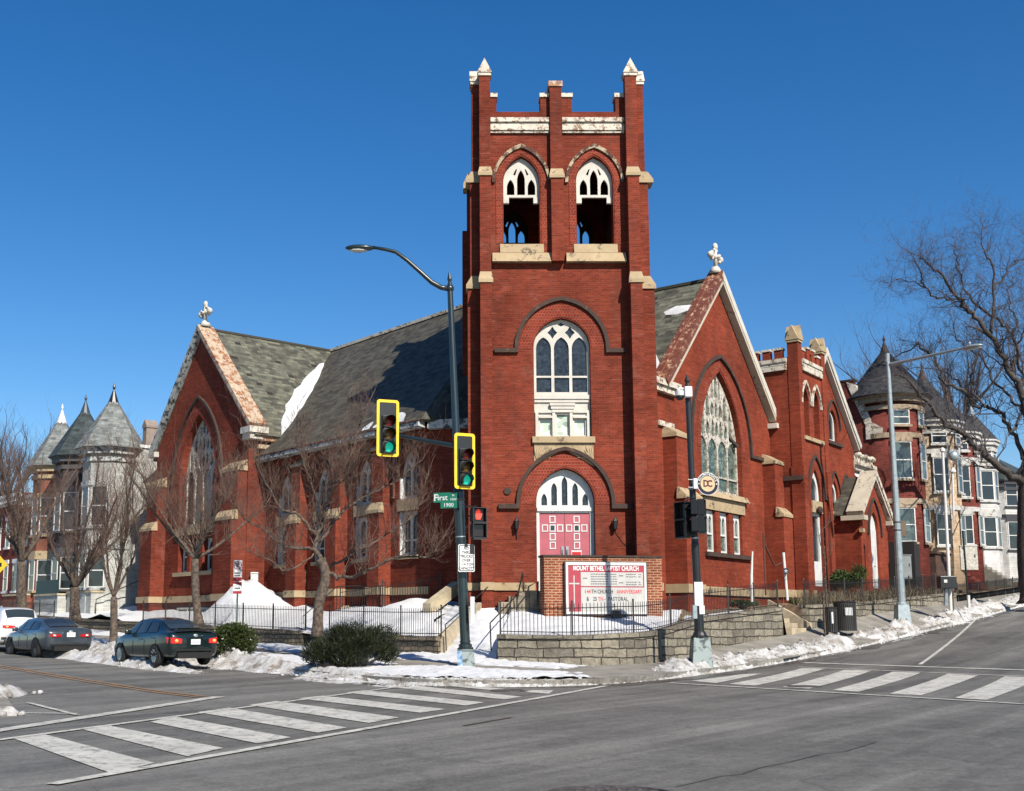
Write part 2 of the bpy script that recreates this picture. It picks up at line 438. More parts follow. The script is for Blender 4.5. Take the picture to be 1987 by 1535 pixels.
def slits(cx, hw, zs, za):
    """panel tracery over four lancets: tall narrow lights that follow the arch"""
    h = za - zs; out = []
    def top(x, m=.13):
        t = 0.0
        while t < h and arch_x(hw, h, t + .02) > x + m: t += .02
        return t
    for x, w, t0, t1 in ((.0, .16, 1.5, 2.35), (.0, .14, 2.45, 9), (.40, .16, .60, 1.5), (.42, .17, 1.56, 2.3), (.93, .2, .62, 1.38), (.90, .18, 1.44, 9), (.0, .2, .66, 1.44), (1.42, .17, .56, 9), (.36, .10, 2.36, 9)):
        for s in ((1, -1) if x else (1,)):
            a = min(t1, top(x + w * .35)); b = t0
            if a - b < .22: continue
            out.append([(cx + s * x - w, zs + b + w), (cx + s * x, zs + b), (cx + s * x + w, zs + b + w), (cx + s * x + w * .8, zs + a - w * 1.4), (cx + s * x, zs + a), (cx + s * x - w * .8, zs + a - w * 1.4)])
    return out
def hood(fr, parent, cx, wi, zi, wo, zo, zs, m, y0=-.12, y1=.0, lab=None, labh=.16):
    wi, zi, labh = wo - (wo - wi) * .78, zo - (zo - zi) * .78, labh * .8
    mb = MB().prism(arch_ring(cx, wi, zi, wo, zo, zs), y0, y1)
    if lab:
        mb.box(cx - wo - lab[0], cx - wi, y0, y1, zs - labh, zs - .002)
        mb.box(cx + wi, cx + wo + lab[1], y0, y1, zs - labh, zs - .002)
    return mb.build('hood_mould', m, parent, fr.M)

def stone_cap(fr, parent, s0, s1, d_in, d_out, z0, z1, m, side=None):
    """sloping offset stone on a buttress"""
    y0, y1 = -d_out - .05, -d_in
    mb = MB(); k = .06
    lo = [(s0 - k, y0, z0), (s1 + k, y0, z0), (s1 + k, y1 + .0, z0), (s0 - k, y1, z0)]
    mid = [(p[0], p[1], z0 + (z1 - z0) * .3) for p in lo]
    l, r = (s0 + .02, s1 - .02)
    if side == 'L': r = s1; l = s0 + (s1 - s0) * .28
    if side == 'R': l = s0; r = s1 - (s1 - s0) * .28
    if side in ('L', 'R'): hi = [(l, y0 + .05, z1), (r, y0 + .05, z1), (r, y1, z1), (l, y1, z1)]
    else: hi = [(s0, y1 - .03, z1), (s1, y1 - .03, z1), (s1, y1, z1), (s0, y1, z1)]
    mb.hexa(lo, mid).hexa(mid, hi)
    return mb.build('cap_stone', m, parent, fr.M)

def uvmesh(name, vs, fs, m, udir, vdir, parent=None, M=None, smooth=False, **kw):
    mb = MB().add(vs, fs); o = mb.build(name, m, parent, M, smooth, **kw)
    me = o.data; uv = me.uv_layers.new(name='UVMap'); u, v = Vector(udir), Vector(vdir)
    for lp in me.loops:
        co = me.vertices[lp.vertex_index].co; uv.data[lp.index].uv = (co.dot(u), co.dot(v))
    return o
def roof_slab(name, quad, m, parent, M, thick=.14):
    """quad: eave-left, eave-right, ridge-right, ridge-left (polygon allowed: extra points after)"""
    q = [Vector(p) for p in quad]
    u = (q[1] - q[0]).normalized(); nrm = (q[1] - q[0]).cross(q[2] - q[0]).normalized(); v = nrm.cross(u)
    n = len(q); lo = [p - nrm * thick for p in q]
    fs = [tuple(range(n)), tuple(reversed(range(n, 2 * n)))] + [((i + 1) % n, i, i + n, (i + 1) % n + n) for i in range(n)]
    return uvmesh(name, q + lo, fs, m, u, v, parent, M)

def celtic_cross(fr, parent, cx, z0, z1, y, m):
    """stone gable cross with trefoil arms"""
    H = z1 - z0; mb = MB()
    mb.hexa([(cx - .26, y - .26, z0), (cx + .26, y - .26, z0), (cx + .26, y + .26, z0), (cx - .26, y + .26, z0)],
            [(cx - .12, y - .12, z0 + H * .22), (cx + .12, y - .12, z0 + H * .22), (cx + .12, y + .12, z0 + H * .22), (cx - .12, y + .12, z0 + H * .22)])
    mb.tube([(cx, y, z0 + H * .2), (cx, y, z0 + H * .9)], [.1, .085], 8)
    mb.ball((cx, y, z0 + H * .9), (.15, .12, .19), 10, 8)
    zc = z0 + H * .55
    mb.tube([(cx - .46, y, zc), (cx + .46, y, zc)], .10, 8)
    mb.tube([(cx, y - .2, zc), (cx, y + .2, zc)], .08, 8)
    for s in (-1, 1):
        mb.ball((cx + s * .52, y, zc), (.17, .14, .16), 10, 8); mb.ball((cx + s * .38, y, zc + .14), (.10, .11, .10), 8, 6); mb.ball((cx + s * .38, y, zc - .14), (.10, .11, .10), 8, 6)
        mb.ball((cx + s * .13, y, z0 + H * .78), (.07, .08, .07), 8, 6)
    return mb.build('gable_cross', m, parent, fr.M, smooth=True)

# ================================================================ the church
TRAC = peeling('weathered grey white tracery', (.52, .49, .43), (.24, .19, .14), .5, 6, .7)
SHADEW = simple('shade darkened wood', (.05, .045, .04), (.03, .027, .025))  # dark colour stands for the shade on the back belfry tracery
church = thing('church', 'red brick gothic church with a square bell tower, slate roofs and two gabled fronts', 'church', (4.45, 44.5, 2.0))
T = TW.p
tw = TW
tower = None
def build_tower():
    global tower
    X0, X1, Y1 = 1.42, 7.5, 6.2
    belfry = [(2.99, .69, 15.82, 18.3, 19.33), (5.79, .70, 15.82, 18.3, 19.33)]
    # front wall with door, great window and two belfry openings
    hol = [arch(c, w, z0, zs, za) for c, w, z0, zs, za in belfry]
    hol += [arch(4.45, 1.06, 8.16, 11.8, 12.93), arch(4.5, 1.075, 2.4, 5.96, 7.24)]
    out = [(X0, 1.2), (X1, 1.2), (X1, 21.13), (X0, 21.13)]
    mb = MB().prism(out, 0, .55, hol)
    # merlons that step up to the corner piers and to the middle pier
    for a, b in ((X0, 2.06), (3.76, 4.1), (4.55, 4.98), (6.66, X1)): mb.box(a, b, .0, .5, 21.13, 21.72)
    # unseen side walls closed to darken the belfry; back wall keeps its openings
    hol2 = [arch(c, w, z0, zs, za) for c, w, z0, zs, za in belfry]
    mb2 = MB().prism(out, Y1 - .5, Y1, hol2)
    for a, b in ((X0, 2.1), (3.76, 4.98), (6.66, X1)): mb2.box(a, b, Y1 - .5, Y1, 21.13, 21.72)
    mb.v, nb = mb.v, len(mb.v); mb.add(mb2.v, mb2.f)
    for xa, xb in ((X0, X0 + .5), (X1 - .5, X1)):
        side = MB().prism([(.552, 1.2), (Y1 - .502, 1.2), (Y1 - .502, 21.13), (.552, 21.13)], 0, xb - xa)
        side.v = [(xa + v[1], v[0], v[2]) for v in side.v]; side.f = [tuple(reversed(f)) for f in side.f]
        mb.add(side.v, side.f)
        mb.box(xa, xb, .55, 1.4, 21.13, 21.72); mb.box(xa, xb, 2.7, 3.5, 21.13, 21.72); mb.box(xa, xb, 4.8, Y1 - .5, 21.13, 21.72)
    mb.box(X0 + .5, X1 - .5, .55, Y1 - .5, 15.3, 15.6)
    mb.box(X0 + .5, X1 - .5, .55, Y1 - .5, 20.3, 20.5)
    tower = mb.build('tower', BRICK, church, tw.M)
    # corner piers: one to the front and one to the side at each front corner, two offsets each
    def pier(s0, s1, stages, zt, capx, along='front', b=0.0):
        m = MB(); z = 1.2
        for (d, zt_, sl, sr) in stages:
            m.box(s0 + sl, s1 + sr, -d, b, z, zt_); z = zt_
        return m.build('buttress', BRICK, tower, tw.M)
    def gabled_cap(s0, s1, d0, d1, z0, zr, front=True):
        k = .07; m = MB(); m.box(s0 - k * .6, s1 + k * .6, -d1 - k * .6, -d0 + k * .6, z0, z0 + .12)
        a, b_, y0, y1 = s0 - k, s1 + k, -d1 - k, -d0 + k
        if front: m.prism([(a, z0 + .121), (b_, z0 + .121), ((a + b_) / 2, zr)], y0, y1)
        else:
            c = (y0 + y1) / 2
            m.add([(a, y0, z0 + .121), (a, y1, z0 + .121), (a, c, zr), (b_, y0, z0 + .121), (b_, y1, z0 + .121), (b_, c, zr)],
                  [(0, 2, 1), (3, 4, 5), (0, 3, 5, 2), (1, 2, 5, 4), (0, 1, 4, 3)])
        return m.build('pier_cap', WHITE2, tower, tw.M)
    for sgn, (fi, fo, si, so) in ((-1, (1.80, 1.38, 1.43, .93)), (1, (6.98, 7.42, 7.49, 8.0))):
        s0, s1 = min(fi, fo), max(fi, fo)
        pier(s0, s1, [(.62, 14.12, 0, 0), (.5, 18.34, 0, 0), (.38, 22.42, 0, 0)], 0, 0)
        stone_cap(tw, tower, s0, s1, .5, .62, 14.13, 14.58, STONE); stone_cap(tw, tower, s0, s1, .38, .5, 18.35, 18.74, STONE)
        gabled_cap(s0, s1, -.05, .38, 22.42, 23.12, True)
        a, b_ = min(si, so), max(si, so); L_ = sgn < 0
        o1, o2 = (.1, .17) if L_ else (-.14, -.24)
        m = MB(); m.box(a, b_, .12, .72, 1.2, 14.1); m.box(a + (o1 if L_ else 0), b_ + (0 if L_ else o1), .12, .72, 14.1, 18.32); m.box(a + (o2 if L_ else 0), b_ + (0 if L_ else o2), .12, .72, 18.32, 22.3)
        m.build('buttress', BRICK, tower, tw.M)
        for z0, z1 in ((14.1, 14.6), (18.3, 18.75)):
            stone_cap(tw, tower, a, b_, -.74, -.1, z0, z1, STONE, 'L' if L_ else 'R')
        gabled_cap(a + (o2 if L_ else 0), b_ + (0 if L_ else o2), -.70, -.12, 22.3, 23.0, False)
        # the back corner: a lower pier on the side
        m = MB(); m.box(a - (.1 if L_ else 0), b_ + (0 if L_ else .1), 5.5, 6.1, 1.2, 18.3); m.box(a + (o1 if L_ else 0), b_ + (0 if L_ else o1), 5.5, 6.1, 18.3, 20.9)
        m.build('buttress', BRICK, tower, tw.M)
        stone_cap(tw, tower, a, b_, -6.12, -5.5, 20.2, 20.9, STONE, 'L' if L_ else 'R')
        m = MB().box(s0, s1, 6.2, 6.6, 1.2, 22.4); m.build('buttress', BRICK, tower, tw.M)
        gabled_cap(s0, s1, -6.6, -6.15, 22.4, 23.1, True)
    # middle pier
    MB().box(4.10, 4.56, -.32, 0, 15.07, 18.32).box(4.10, 4.55, -.24, .5, 18.32, 22.05).build('buttress', BRICK, tower, tw.M)
    stone_cap(tw, tower, 4.10, 4.56, .24, .32, 18.33, 18.72, STONE)
    MB().box(4.05, 4.60, -.29, .55, 22.05, 22.26).build('coping', RUSTY, tower, tw.M)
    for a, b in ((1.83, 2.1), (3.73, 4.09), (4.57, 5.01), (6.62, 6.96)): MB().box(a, b, -.05, .55, 21.72, 21.88).build('coping', WHITE2, tower, tw.M)
    # cornice: two pale bands with a dark hollow between
    for i, (a, b) in enumerate(((1.82, 4.08), (4.58, 6.96))):
        MB().box(a, b, -.17, 0, 20.66, 20.83).box(a, b, -.10, 0, 20.56, 20.659).box(a, b, -.14, 0, 20.33, 20.54).box(a, b, -.09, 0, 20.24, 20.329).build('cornice', WHITE2, tower, tw.M)
    for c, w, z0, zs, za in belfry:
        hood(tw, tower, c, .98, 19.60, 1.13, 19.80, 18.25, STONE_CH, -.1)
        MB().prism(arch_ring(c, .75, 19.40, .98, 19.60, 18.25), -.02, .0).box(c - .98, c - .75, -.02, 0, 15.83, 18.25).box(c + .75, c + .98, -.02, 0, 15.83, 18.25).build('arch_ring', BRICK_D, tower, tw.M)
        # pierced wooden head of the opening
        hl = [arch(c - .40, .145, 17.84, 18.12, 18.46, 4), arch(c, .15, 17.84, 18.42, 18.84, 4), arch(c + .40, .145, 17.84, 18.12, 18.46, 4),
              [(c - .22, 18.62), (c - .14, 18.9), (c - .2, 18.86), (c - .3, 18.66)], [(c + .22, 18.62), (c + .3, 18.66), (c + .2, 18.86), (c + .14, 18.9)]]
        for yy in (.18, Y1 - .3):
            MB().prism(arch(c, w - .005, 17.74, 18.3, 19.31), yy, yy + .12, hl).box(c - w + .01, c - w + .22, yy - .03, yy + .12, 17.5, 17.739).box(c + w - .22, c + w - .01, yy - .03, yy + .12, 17.5, 17.739).build('tracery', WHITE if yy < 1 else SHADEW, tower, tw.M)
        MB().hexa([(c - .83, -.1, 15.46), (c + .83, -.1, 15.46), (c + .83, .5, 15.46), (c - .83, .5, 15.46)], [(c - .83, -.02, 15.82), (c + .83, -.02, 15.82), (c + .83, .5, 15.83), (c - .83, .5, 15.83)]).build('sill', STONE, tower, tw.M)
        MB().hexa([(c - 1.14, -.26, 15.07), (c + 1.14, -.26, 15.07), (c + 1.14, 0, 15.07), (c - 1.14, 0, 15.07)], [(c - 1.12, -.1, 15.45), (c + 1.12, -.1, 15.45), (c + 1.12, 0, 15.45), (c - 1.12, 0, 15.45)]).build('sill', STONE, tower, tw.M)
    c, w = belfry[0][:2]
    MB().box(c - w + .02, c + w - .02, Y1 - .9, Y1 - .86, 15.65, 17.7).build('louvre_board', paint('grey board', (.10, .09, .10), .3), tower, tw.M)
    # great window over the door
    ex = [diamond(4.45 - .33, 12.42, .19, .24), diamond(4.45 + .33, 12.42, .19, .24), [(4.31, 12.72), (4.45, 12.66), (4.59, 12.72), (4.45, 12.82)], [(4.45 - .12, 12.2), (4.45, 12.3), (4.45 + .12, 12.2), (4.45, 12.48)]]
    window(tw, church, 4.45, 1.055, 10.03, 11.8, 12.92, .2, 3, WHITE, STAIN, bar=10.72, extra=ex[:3], lancet=.44, edge=.10, mull=.11)
    hood(tw, tower, 4.45, 1.60, 13.56, 1.78, 13.74, 11.75, STONE_D, -.12, 0, (.75, .62), .2)
    MB().prism(arch_ring(4.45, 1.12, 12.98, 1.6, 13.5, 11.75), -.015, 0).build('arch_ring', BRICK_D, tower, tw.M)
    fz = MB().prism(rect(3.40, 5.50, 8.42, 10.02), .22, .34, [rect(3.62, 4.02, 8.5, 9.1), rect(4.24, 4.68, 8.5, 9.28), rect(4.9, 5.3, 8.5, 9.1)])
    fz.box(3.40, 5.50, .12, .22, 9.86, 10.02).box(3.41, 5.49, .16, .22, 9.74, 9.858)
    fz.box(3.98, 4.92, .08, .22, 9.60, 9.70).box(4.02, 4.88, .11, .22, 9.48, 9.598).box(4.06, 4.84, .14, .22, 9.36, 9.478)
    for q in (3.44, 4.07, 4.72, 5.36): fz.box(q, q + .11, .13, .22, 8.43, 9.34)
    fz.box(3.41, 4.05, .15, .22, 9.34, 9.44).box(4.85, 5.49, .15, .22, 9.34, 9.44)
    for q in (3.56, 4.84): fz.box(q, q + .52, .12, .22, 9.14, 9.22)
    f = fz.build('window', WHITE, church, tw.M)
    MB().box(3.55, 5.38, .30, .33, 8.45, 9.3).build('glass', PALEGLASS, f, tw.M)
    MB().box(3.30, 5.62, -.13, .3, 8.17, 8.40).build('sill', STONE, tower, tw.M)
    rl = MB().prism([(3.36, 7.3), (3.36, 8.16), (5.56, 8.16), (5.56, 7.3), (4.46, 7.95)], -.03, .0)
    for s_ in (-1, 1):
        bx, bz = 4.46 + s_ * 1.02, 7.58
        for k in range(7):
            an = PI * (.03 + .085 * k) if s_ < 0 else PI * (.97 - .085 * k); ln = .42 if k % 2 else .52
            if bz + ln * math.sin(an) > 8.1: ln = (8.1 - bz) / math.sin(an)
            rl.tube([(bx, -.035, bz), (bx + ln * .5 * math.cos(an), -.06, bz + ln * .5 * math.sin(an)), (bx + ln * math.cos(an), -.035, bz + ln * math.sin(an))], [.02, .045, .012], 5)
    rl.build('carved_panel', STONE, tower, tw.M)
    hood(tw, tower, 4.5, 1.65, 7.84, 1.82, 8.02, 5.9, STONE_D, -.14, 0, (.65, .62), .22)
    MB().prism(arch_ring(4.5, 1.13, 7.30, 1.65, 7.78, 5.9), -.015, 0).build('arch_ring', BRICK_D, tower, tw.M)
    # entrance: white frame, five-lancet head, two pink leaves
    hs = [arch(4.5 + x, .105, 5.88, zz - .25, zz, 4) for x, zz in ((-.76, 6.32), (-.39, 6.72), (0, 6.95), (.39, 6.72), (.76, 6.32))]
    hs.append(rect(3.555, 5.42, 2.4, 5.60))
    dfm = MB().prism(arch(4.5, 1.07, 2.3, 5.96, 7.22), .28, .42, hs)
    dfm.box(3.47, 5.53, .22, .28, 5.66, 5.80)
    dframe = dfm.build('door', WHITEC, church, tw.M)
    MB().prism(arch(4.5, 1.0, 5.82, 5.96, 7.15), .36, .38).build('glass', STAIN, dframe, tw.M)
    for i, (a, b) in enumerate(((3.56, 4.478), (4.49, 5.415))):
        MB().box(a, b, .33, .38, 2.4, 5.595).build('door_leaf', PINK, dframe, tw.M)
        cx = (a + b) / 2 + (.02 if i == 0 else -.02); pn = MB()
        for dx, dz in ((0, 5.36), (-.28, 5.04), (0, 5.04), (.28, 5.04), (0, 4.72), (0, 4.40)):
            pn.prism(rect(cx + dx - .115, cx + dx + .115, dz - .135, dz + .135), .31, .328, [rect(cx + dx - .075, cx + dx + .075, dz - .095, dz + .095)])
        pn.build('square_moulding', WHITEC, dframe, tw.M)
        MB().box(cx - .075, cx + .075, .322, .329, 4.945, 5.135).build('pane', GLASS, dframe, tw.M)
        hx = b - .13 if i == 0 else a + .03
        MB().box(hx, hx + .1, .29, .329, 3.88, 4.36).tube([(hx + .05, .26, 4.25), (hx + .05, .24, 4.1), (hx + .05, .26, 3.95)], .018, 6).build('handle', GALV, dframe, tw.M)
    MB().box(4.72, 5.10, .315, .328, 3.95, 4.22).build('notice', WHITEC, dframe, tw.M)
    MB().box(4.745, 5.075, .310, .314, 4.0, 4.16).build('notice', paint('red notice', (.5, .01, .015), .5), dframe, tw.M)
    # base course
    for a, b, y0, y1 in ((1.845, 3.36, -.06, 0), (5.64, 6.935, -.06, 0), (1.34, 1.84, -.68, 0), (6.94, 7.46, -.68, 0), (.88, 1.339, .06, .72), (7.461, 8.05, .06, .72)): MB().box(a, b, y0, y1, 2.74, 3.02).build('base_course', STONE, tower, tw.M)
    for sx in (2.68, 6.28):
        lm = MB().box(sx - .05, sx + .05, -.05, 0, 4.9, 5.25).tube([(sx, -.04, 5.0), (sx, -.14, 4.88), (sx, -.2, 4.95)], .015, 6)
        lm.lathe([(.03, 0), (.07, .04), (.095, .3), (.11, .32), (.02, .46), (.015, .52)], (sx, -.2, 4.93), 6)
        if sx < 4: lm.tube([(sx, -.03, 4.9), (sx + .01, -.03, 4.62)], .02, 5)
        lm.build('wall_lantern', BLACK, church, tw.M)
    MB().lathe([(.0, -.06), (.12, -.06), (.14, -.02), (.14, 0)], (0, 0, 0), 16).xform(Matrix.Translation((2.36, 0, 6.37)) @ Matrix.Rotation(PI / 2, 4, 'X') @ Matrix.Scale(-1, 4, (0, 0, 1))).build('alarm_bell', STONE_D, church, tw.M)
    MB().tube([(6.31, -.012, 4.85), (6.55, -.012, 4.5), (6.94, -.012, 4.12), (6.95, -.012, 3.2)], .012, 5).build('cable', BLACK, church, tw.M)
build_tower()

def verge(fr, parent, name, a, apex, b, y_front, y_back, h, m, m2=None, n='gable_coping', fil=None, roll=None):
    """sloping gable coping: two raking beams, top surface and moulded front"""
    for (p, q, mm) in ((a, apex, m), (apex, b, m2 or m)):
        dx, dz = q[0] - p[0], q[1] - p[1]; l = math.hypot(dx, dz); nx, nzz = -dz / l, dx / l
        poly = [p, q, (q[0] + nx * h, q[1] + nzz * h), (p[0] + nx * h, p[1] + nzz * h)]
        if q is apex or q == apex: poly[2] = (apex[0], apex[1] + h / max(.3, nzz))
        else: poly[3] = (apex[0], apex[1] + h / max(.3, nzz))
        mb = MB().prism(poly, y_front, y_back)
        # a second, inner fillet set back a little
        q2 = [(p[0] - nx * .14, p[1] - nzz * .14), (q[0] - nx * .14, q[1] - nzz * .14), q, p]
        if not fil: mb.prism(q2, y_front + .07, y_back)
        else: MB().prism(q2, y_front + .02, y_back).build('coping_fillet', fil, parent, fr.M)
        if roll:
            yr = y_front + (y_back - y_front) * .58; k_ = h + .0; mb.tube([(p[0] + nx * k_, yr, p[1] + nzz * k_), (q[0] + nx * k_, yr, q[1] + nzz * k_)], .045, 6)
        mb.build(n, mm, parent, fr.M)

def build_left():
    fr = LF
    # ---- long wall of four bays
    y0 = 0.0
    cs = [-11.1, -7.8, -4.5, -1.33]; hol = []
    for c in cs:
        hol.append(arch(c, .62, 6.62, 7.55, 8.68)); hol.append(rect(c - .62, c + .62, 4.3, 6.12))
    nave = MB().prism([(-13.5, 1.0), (.12, 1.0), (.12, 9.5), (-13.5, 9.5)], y0, .45, hol)
    # short splay towards the tower
    nave.add([], [])
    nv = nave.build('nave_wall', BRICK, church, fr.M)
    e = fr.w(.12, 0, 0); f2 = Vector((1.5, 44.55, 0))
    dv = (f2 - e); ln = dv.length; dv.normalize()
    sf = Frame((e.x, e.y), (dv.x, dv.y), (dv.y, -dv.x))
    MB().box(0.002, ln, 0, .4, 1.0, 9.5).build('nave_wall', BRICK, church, sf.M)
    MB().box(0, ln, -.35, .0, 9.28, 9.62).build('gutter', GREYPAINT, church, sf.M)
    for c in cs:
        window(fr, church, c, .60, 6.64, 7.55, 8.66, .2, 2, WHITE, STAIN, edge=.11, mull=.1, extra=[diamond(c, 8.22, .12, .17)])
        fm = MB().prism(rect(c - .6, c + .6, 4.32, 6.1), .2, .32, [arch(c - .28, .2, 4.95, 5.7, 5.98, 4), arch(c + .28, .2, 4.95, 5.7, 5.98, 4), rect(c - .48, c - .08, 4.42, 4.88), rect(c + .08, c + .48, 4.42, 4.88)])
        w = fm.build('window', WHITE, church, fr.M)
        MB().box(c - .55, c + .55, .26, .29, 4.36, 6.06).build('glass', STAIN, w, fr.M)
        MB().box(c - .72, c + .72, -.04, .3, 6.13, 6.61).build('lintel', STONE, nv, fr.M)
        MB().box(c - .75, c + .75, -.1, .3, 4.14, 4.3).build('sill', STONE, nv, fr.M)
        hood(fr, nv, c, .86, 8.98, .98, 9.1, 7.5, STONE_D, -.09)
        # white reveal boards on the lit side
        MB().box(c - .618, c - .58, .05, .2, 4.32, 6.1).build('reveal', WHITEC, nv, fr.M)
        MB().box(c - .618, c - .58, .05, .2, 6.64, 7.5).build('reveal', WHITEC, nv, fr.M)
    for c in (-9.45, -6.15, -2.92):
        MB().box(c - .42, c + .42, -.62, 0, 1.0, 6.1).box(c - .40, c + .40, -.42, 0, 6.1, 8.75).build('buttress', BRICK, nv, fr.M)
        stone_cap(fr, nv, c - .42, c + .42, .42, .62, 6.1, 6.55, STONE); stone_cap(fr, nv, c - .4, c + .4, 0, .42, 8.76, 9.15, STONE)
        MB().box(c - .47, c + .47, -.68, 0, 2.72, 3.03).build('base_course', STONE, nv, fr.M)
    MB().box(-13.0, .1, -.07, 0, 2.70, 3.0).build('base_course', STONE, nv, fr.M)
    MB().tube([(-2.2, -.08, 9.2), (-2.2, -.08, 6.7)], .06, 8).tube([(-9.0, -.06, 4.0), (-9.0, -.06, 3.2)], .03, 6).build('downpipe', RUSTY2, nv, fr.M)
    gt = MB().prism([(0, 0), (.34, .05), (.34, .2), (.28, .28), (0, .28)], -13.2, .2)
    gt.v = [(v[1], -v[0] - .32, v[2] + 9.33) for v in gt.v]; gt.f = [tuple(reversed(f)) for f in gt.f]
    gt.build('gutter', GREYPAINT, church, fr.M)
    MB().box(-13.0, .25, -.70, -.30, 9.60, 9.64).build('gutter', RUSTY2, church, fr.M)
    # ---- gabled transept
    yf = -1.0; tc = -18.35; tr = MB()
    wh = arch(tc, 2.0, 6.6, 9.0, 12.4)
    low = [rect(tc + x - .52, tc + x + .52, 4.2, 5.9) for x in (-1.4, 0, 1.4)]
    tr.prism([(-23.3, 0.6), (-12.9, 0.6), (-12.9, 11.0), (tc, 16.6), (-23.3, 11.0)], yf, yf + .5, [wh] + low)
    tr.box(-13.3, -12.901, yf + .5, .5, .6, 10.9); tr.box(-23.299, -22.9, yf + .5, 7, .6, 10.9)
    tp = tr.build('transept_wall', BRICK, church, fr.M)
    ex = slits(tc, 1.97, 9.0, 12.36)
    window(fr, church, tc, 1.97, 6.62, 9.0, 12.36, yf + .35, 4, WHITE, STAIN, bar=None, edge=.13, mull=.12, extra=ex, lancet=.6)
    hood(fr, tp, tc, 2.72, 13.28, 2.9, 13.46, 8.9, STONE_D, yf - .12, yf)
    MB().prism(arch_ring(tc, 2.05, 12.5, 2.72, 13.2, 8.9), yf - .015, yf).build('arch_ring', BRICK_D, tp, fr.M)
    for x in (-1.4, 0, 1.4):
        f = MB().prism(rect(tc + x - .5, tc + x + .5, 4.22, 5.88), yf + .3, yf + .4, [rect(tc + x - .4, tc + x + .4, 4.3, 4.98), arch(tc + x, .4, 5.06, 5.4, 5.8, 5)]).build('window', WHITEC, church, fr.M)
        MB().box(tc + x - .45, tc + x + .45, yf + .36, yf + .38, 4.25, 5.85).build('glass', STAIN, f, fr.M)
    MB().box(tc - 2.15, tc + 2.15, yf - .1, yf, 6.12, 6.58).build('lintel', STONE, tp, fr.M)
    MB().box(tc - 2.2, tc + 2.2, yf - .16, yf, 3.98, 4.18).build('sill', STONE, tp, fr.M)
    for a, b in ((-14.75, -12.95), (-23.4, -21.9)):
        m = MB().box(a, b, yf - .8, yf, .6, 6.5).box(a + .06, b - .06, yf - .5, yf, 6.5, 8.9)
        m.build('buttress', BRICK, tp, fr.M)
        stone_cap(fr, tp, a, b, -yf + .5, -yf + .8, 6.5, 7.0, STONE); stone_cap(fr, tp, a + .06, b - .06, -yf, -yf + .5, 8.9, 9.45, STONE)
        MB().box(a - .06, b + .06, yf - .88, yf, 2.62, 2.95).build('base_course', STONE, tp, fr.M)
    MB().box(-21.8, -14.81, yf - .1, yf, 2.62, 2.95).build('base_course', STONE, tp, fr.M)
    bw = MB().box(tc - 1.7, tc + 1.7, yf - .02, yf - .01, 1.35, 2.3)
    f = MB().prism(rect(tc - 1.75, tc + 1.75, 1.3, 2.35), yf - .06, yf - .005, [rect(tc - 1.6, tc - .6, 1.4, 2.25), rect(tc - .5, tc + .5, 1.4, 2.25), rect(tc + .6, tc + 1.6, 1.4, 2.25)]).build('window', WHITE, church, fr.M)
    bw.build('glass', GLASS, f, fr.M)
    # gable verge, wide and overhanging: it throws the diagonal shadow on the wall
    verge(fr, church, 'verge', (-23.75, 11.0), (tc, 17.0), (-12.55, 11.05), yf - .25, yf + .7, .2, GREYPAINT, RUSTY, roll=True)
    MB().box(-13.25, -12.3, yf - .30, yf + .75, 10.72, 11.02).box(-13.15, -12.42, yf - .22, yf + .5, 10.42, 10.719).build('kneeler', WHITE, church, fr.M)
    MB().box(-23.9, -23.1, yf - .28, yf + .3, 10.72, 11.0).build('kneeler', WHITE, church, fr.M)
    celtic_cross(fr, church, tc, 17.25, 18.6, yf + .2, WHITE)
    MB().box(-12.95, -12.45, yf + .35, .9, 10.38, 10.62).box(-12.9, -12.6, yf + .35, .9, 10.0, 10.2).build('cornice', RUSTY, church, fr.M)
    # roofs (left of the tower)
    k2 = (17.1 - 10.6) / (18.35 - 12.3)
    roof_slab('roof', [(-12.3, yf + .02, 10.62), (-12.3, 7.4, 10.62), (tc, 7.4, 17.12), (tc, yf + .02, 17.12)], SLATE, church, fr.M, .12)
    roof_slab('roof', [(-23.9, 7.4, 10.62), (-23.9, yf + .02, 10.62), (tc, yf + .02, 17.12), (tc, 7.4, 17.12)], SLATE, church, fr.M, .12)
    # ridge runs far behind the tower so nothing is open from the side
    roof_slab('roof', [(-26, -.62, 9.62), (.35, -.62, 9.62), (-3.2, 7.23, 17.1), (-26, 7.23, 17.1)], SLATE2, church, fr.M, .12)
    roof_slab('roof', [(-3.2, 7.23, 17.1), (.35, -.62, 9.62), (2.0, 2.2, 9.62), (-1, 9.5, 17.1)], SLATE2, church, fr.M, .12)
    roof_slab('roof', [(4, 15.0, 9.62), (-26, 15.0, 9.62), (-26, 7.23, 17.1), (2, 7.23, 17.1)], SLATE2, church, fr.M, .12)
    MB().box(tc + 8 - 8.0, -1.0, 7.10, 7.36, 17.06, 17.22).build('ridge_cap', WHITE2, church, fr.M)
    MB().box(tc - .1, tc + .1, yf - .2, 7.1, 17.08, 17.19).build('ridge_cap', SLATE2, church, fr.M)
    # snow lying in the valley
    k1 = (17.1 - 9.62) / (7.23 + .62); mb = MB(); n = 14
    def P(t, off):
        # t 0..1 down the valley; off >0 onto the long roof, <0 onto the transept roof
        dd = 7.23 - t * 7.6; sv = tc + (7.23 - dd) * k1 / k2
        if off >= 0: s, y = sv + off, dd
        else: s, y = sv, dd + off
        z = max(17.1 - (7.23 - y) * k1, 17.12 - (s - tc) * k2)
        return (s, y, z)
    top, rows = [], []
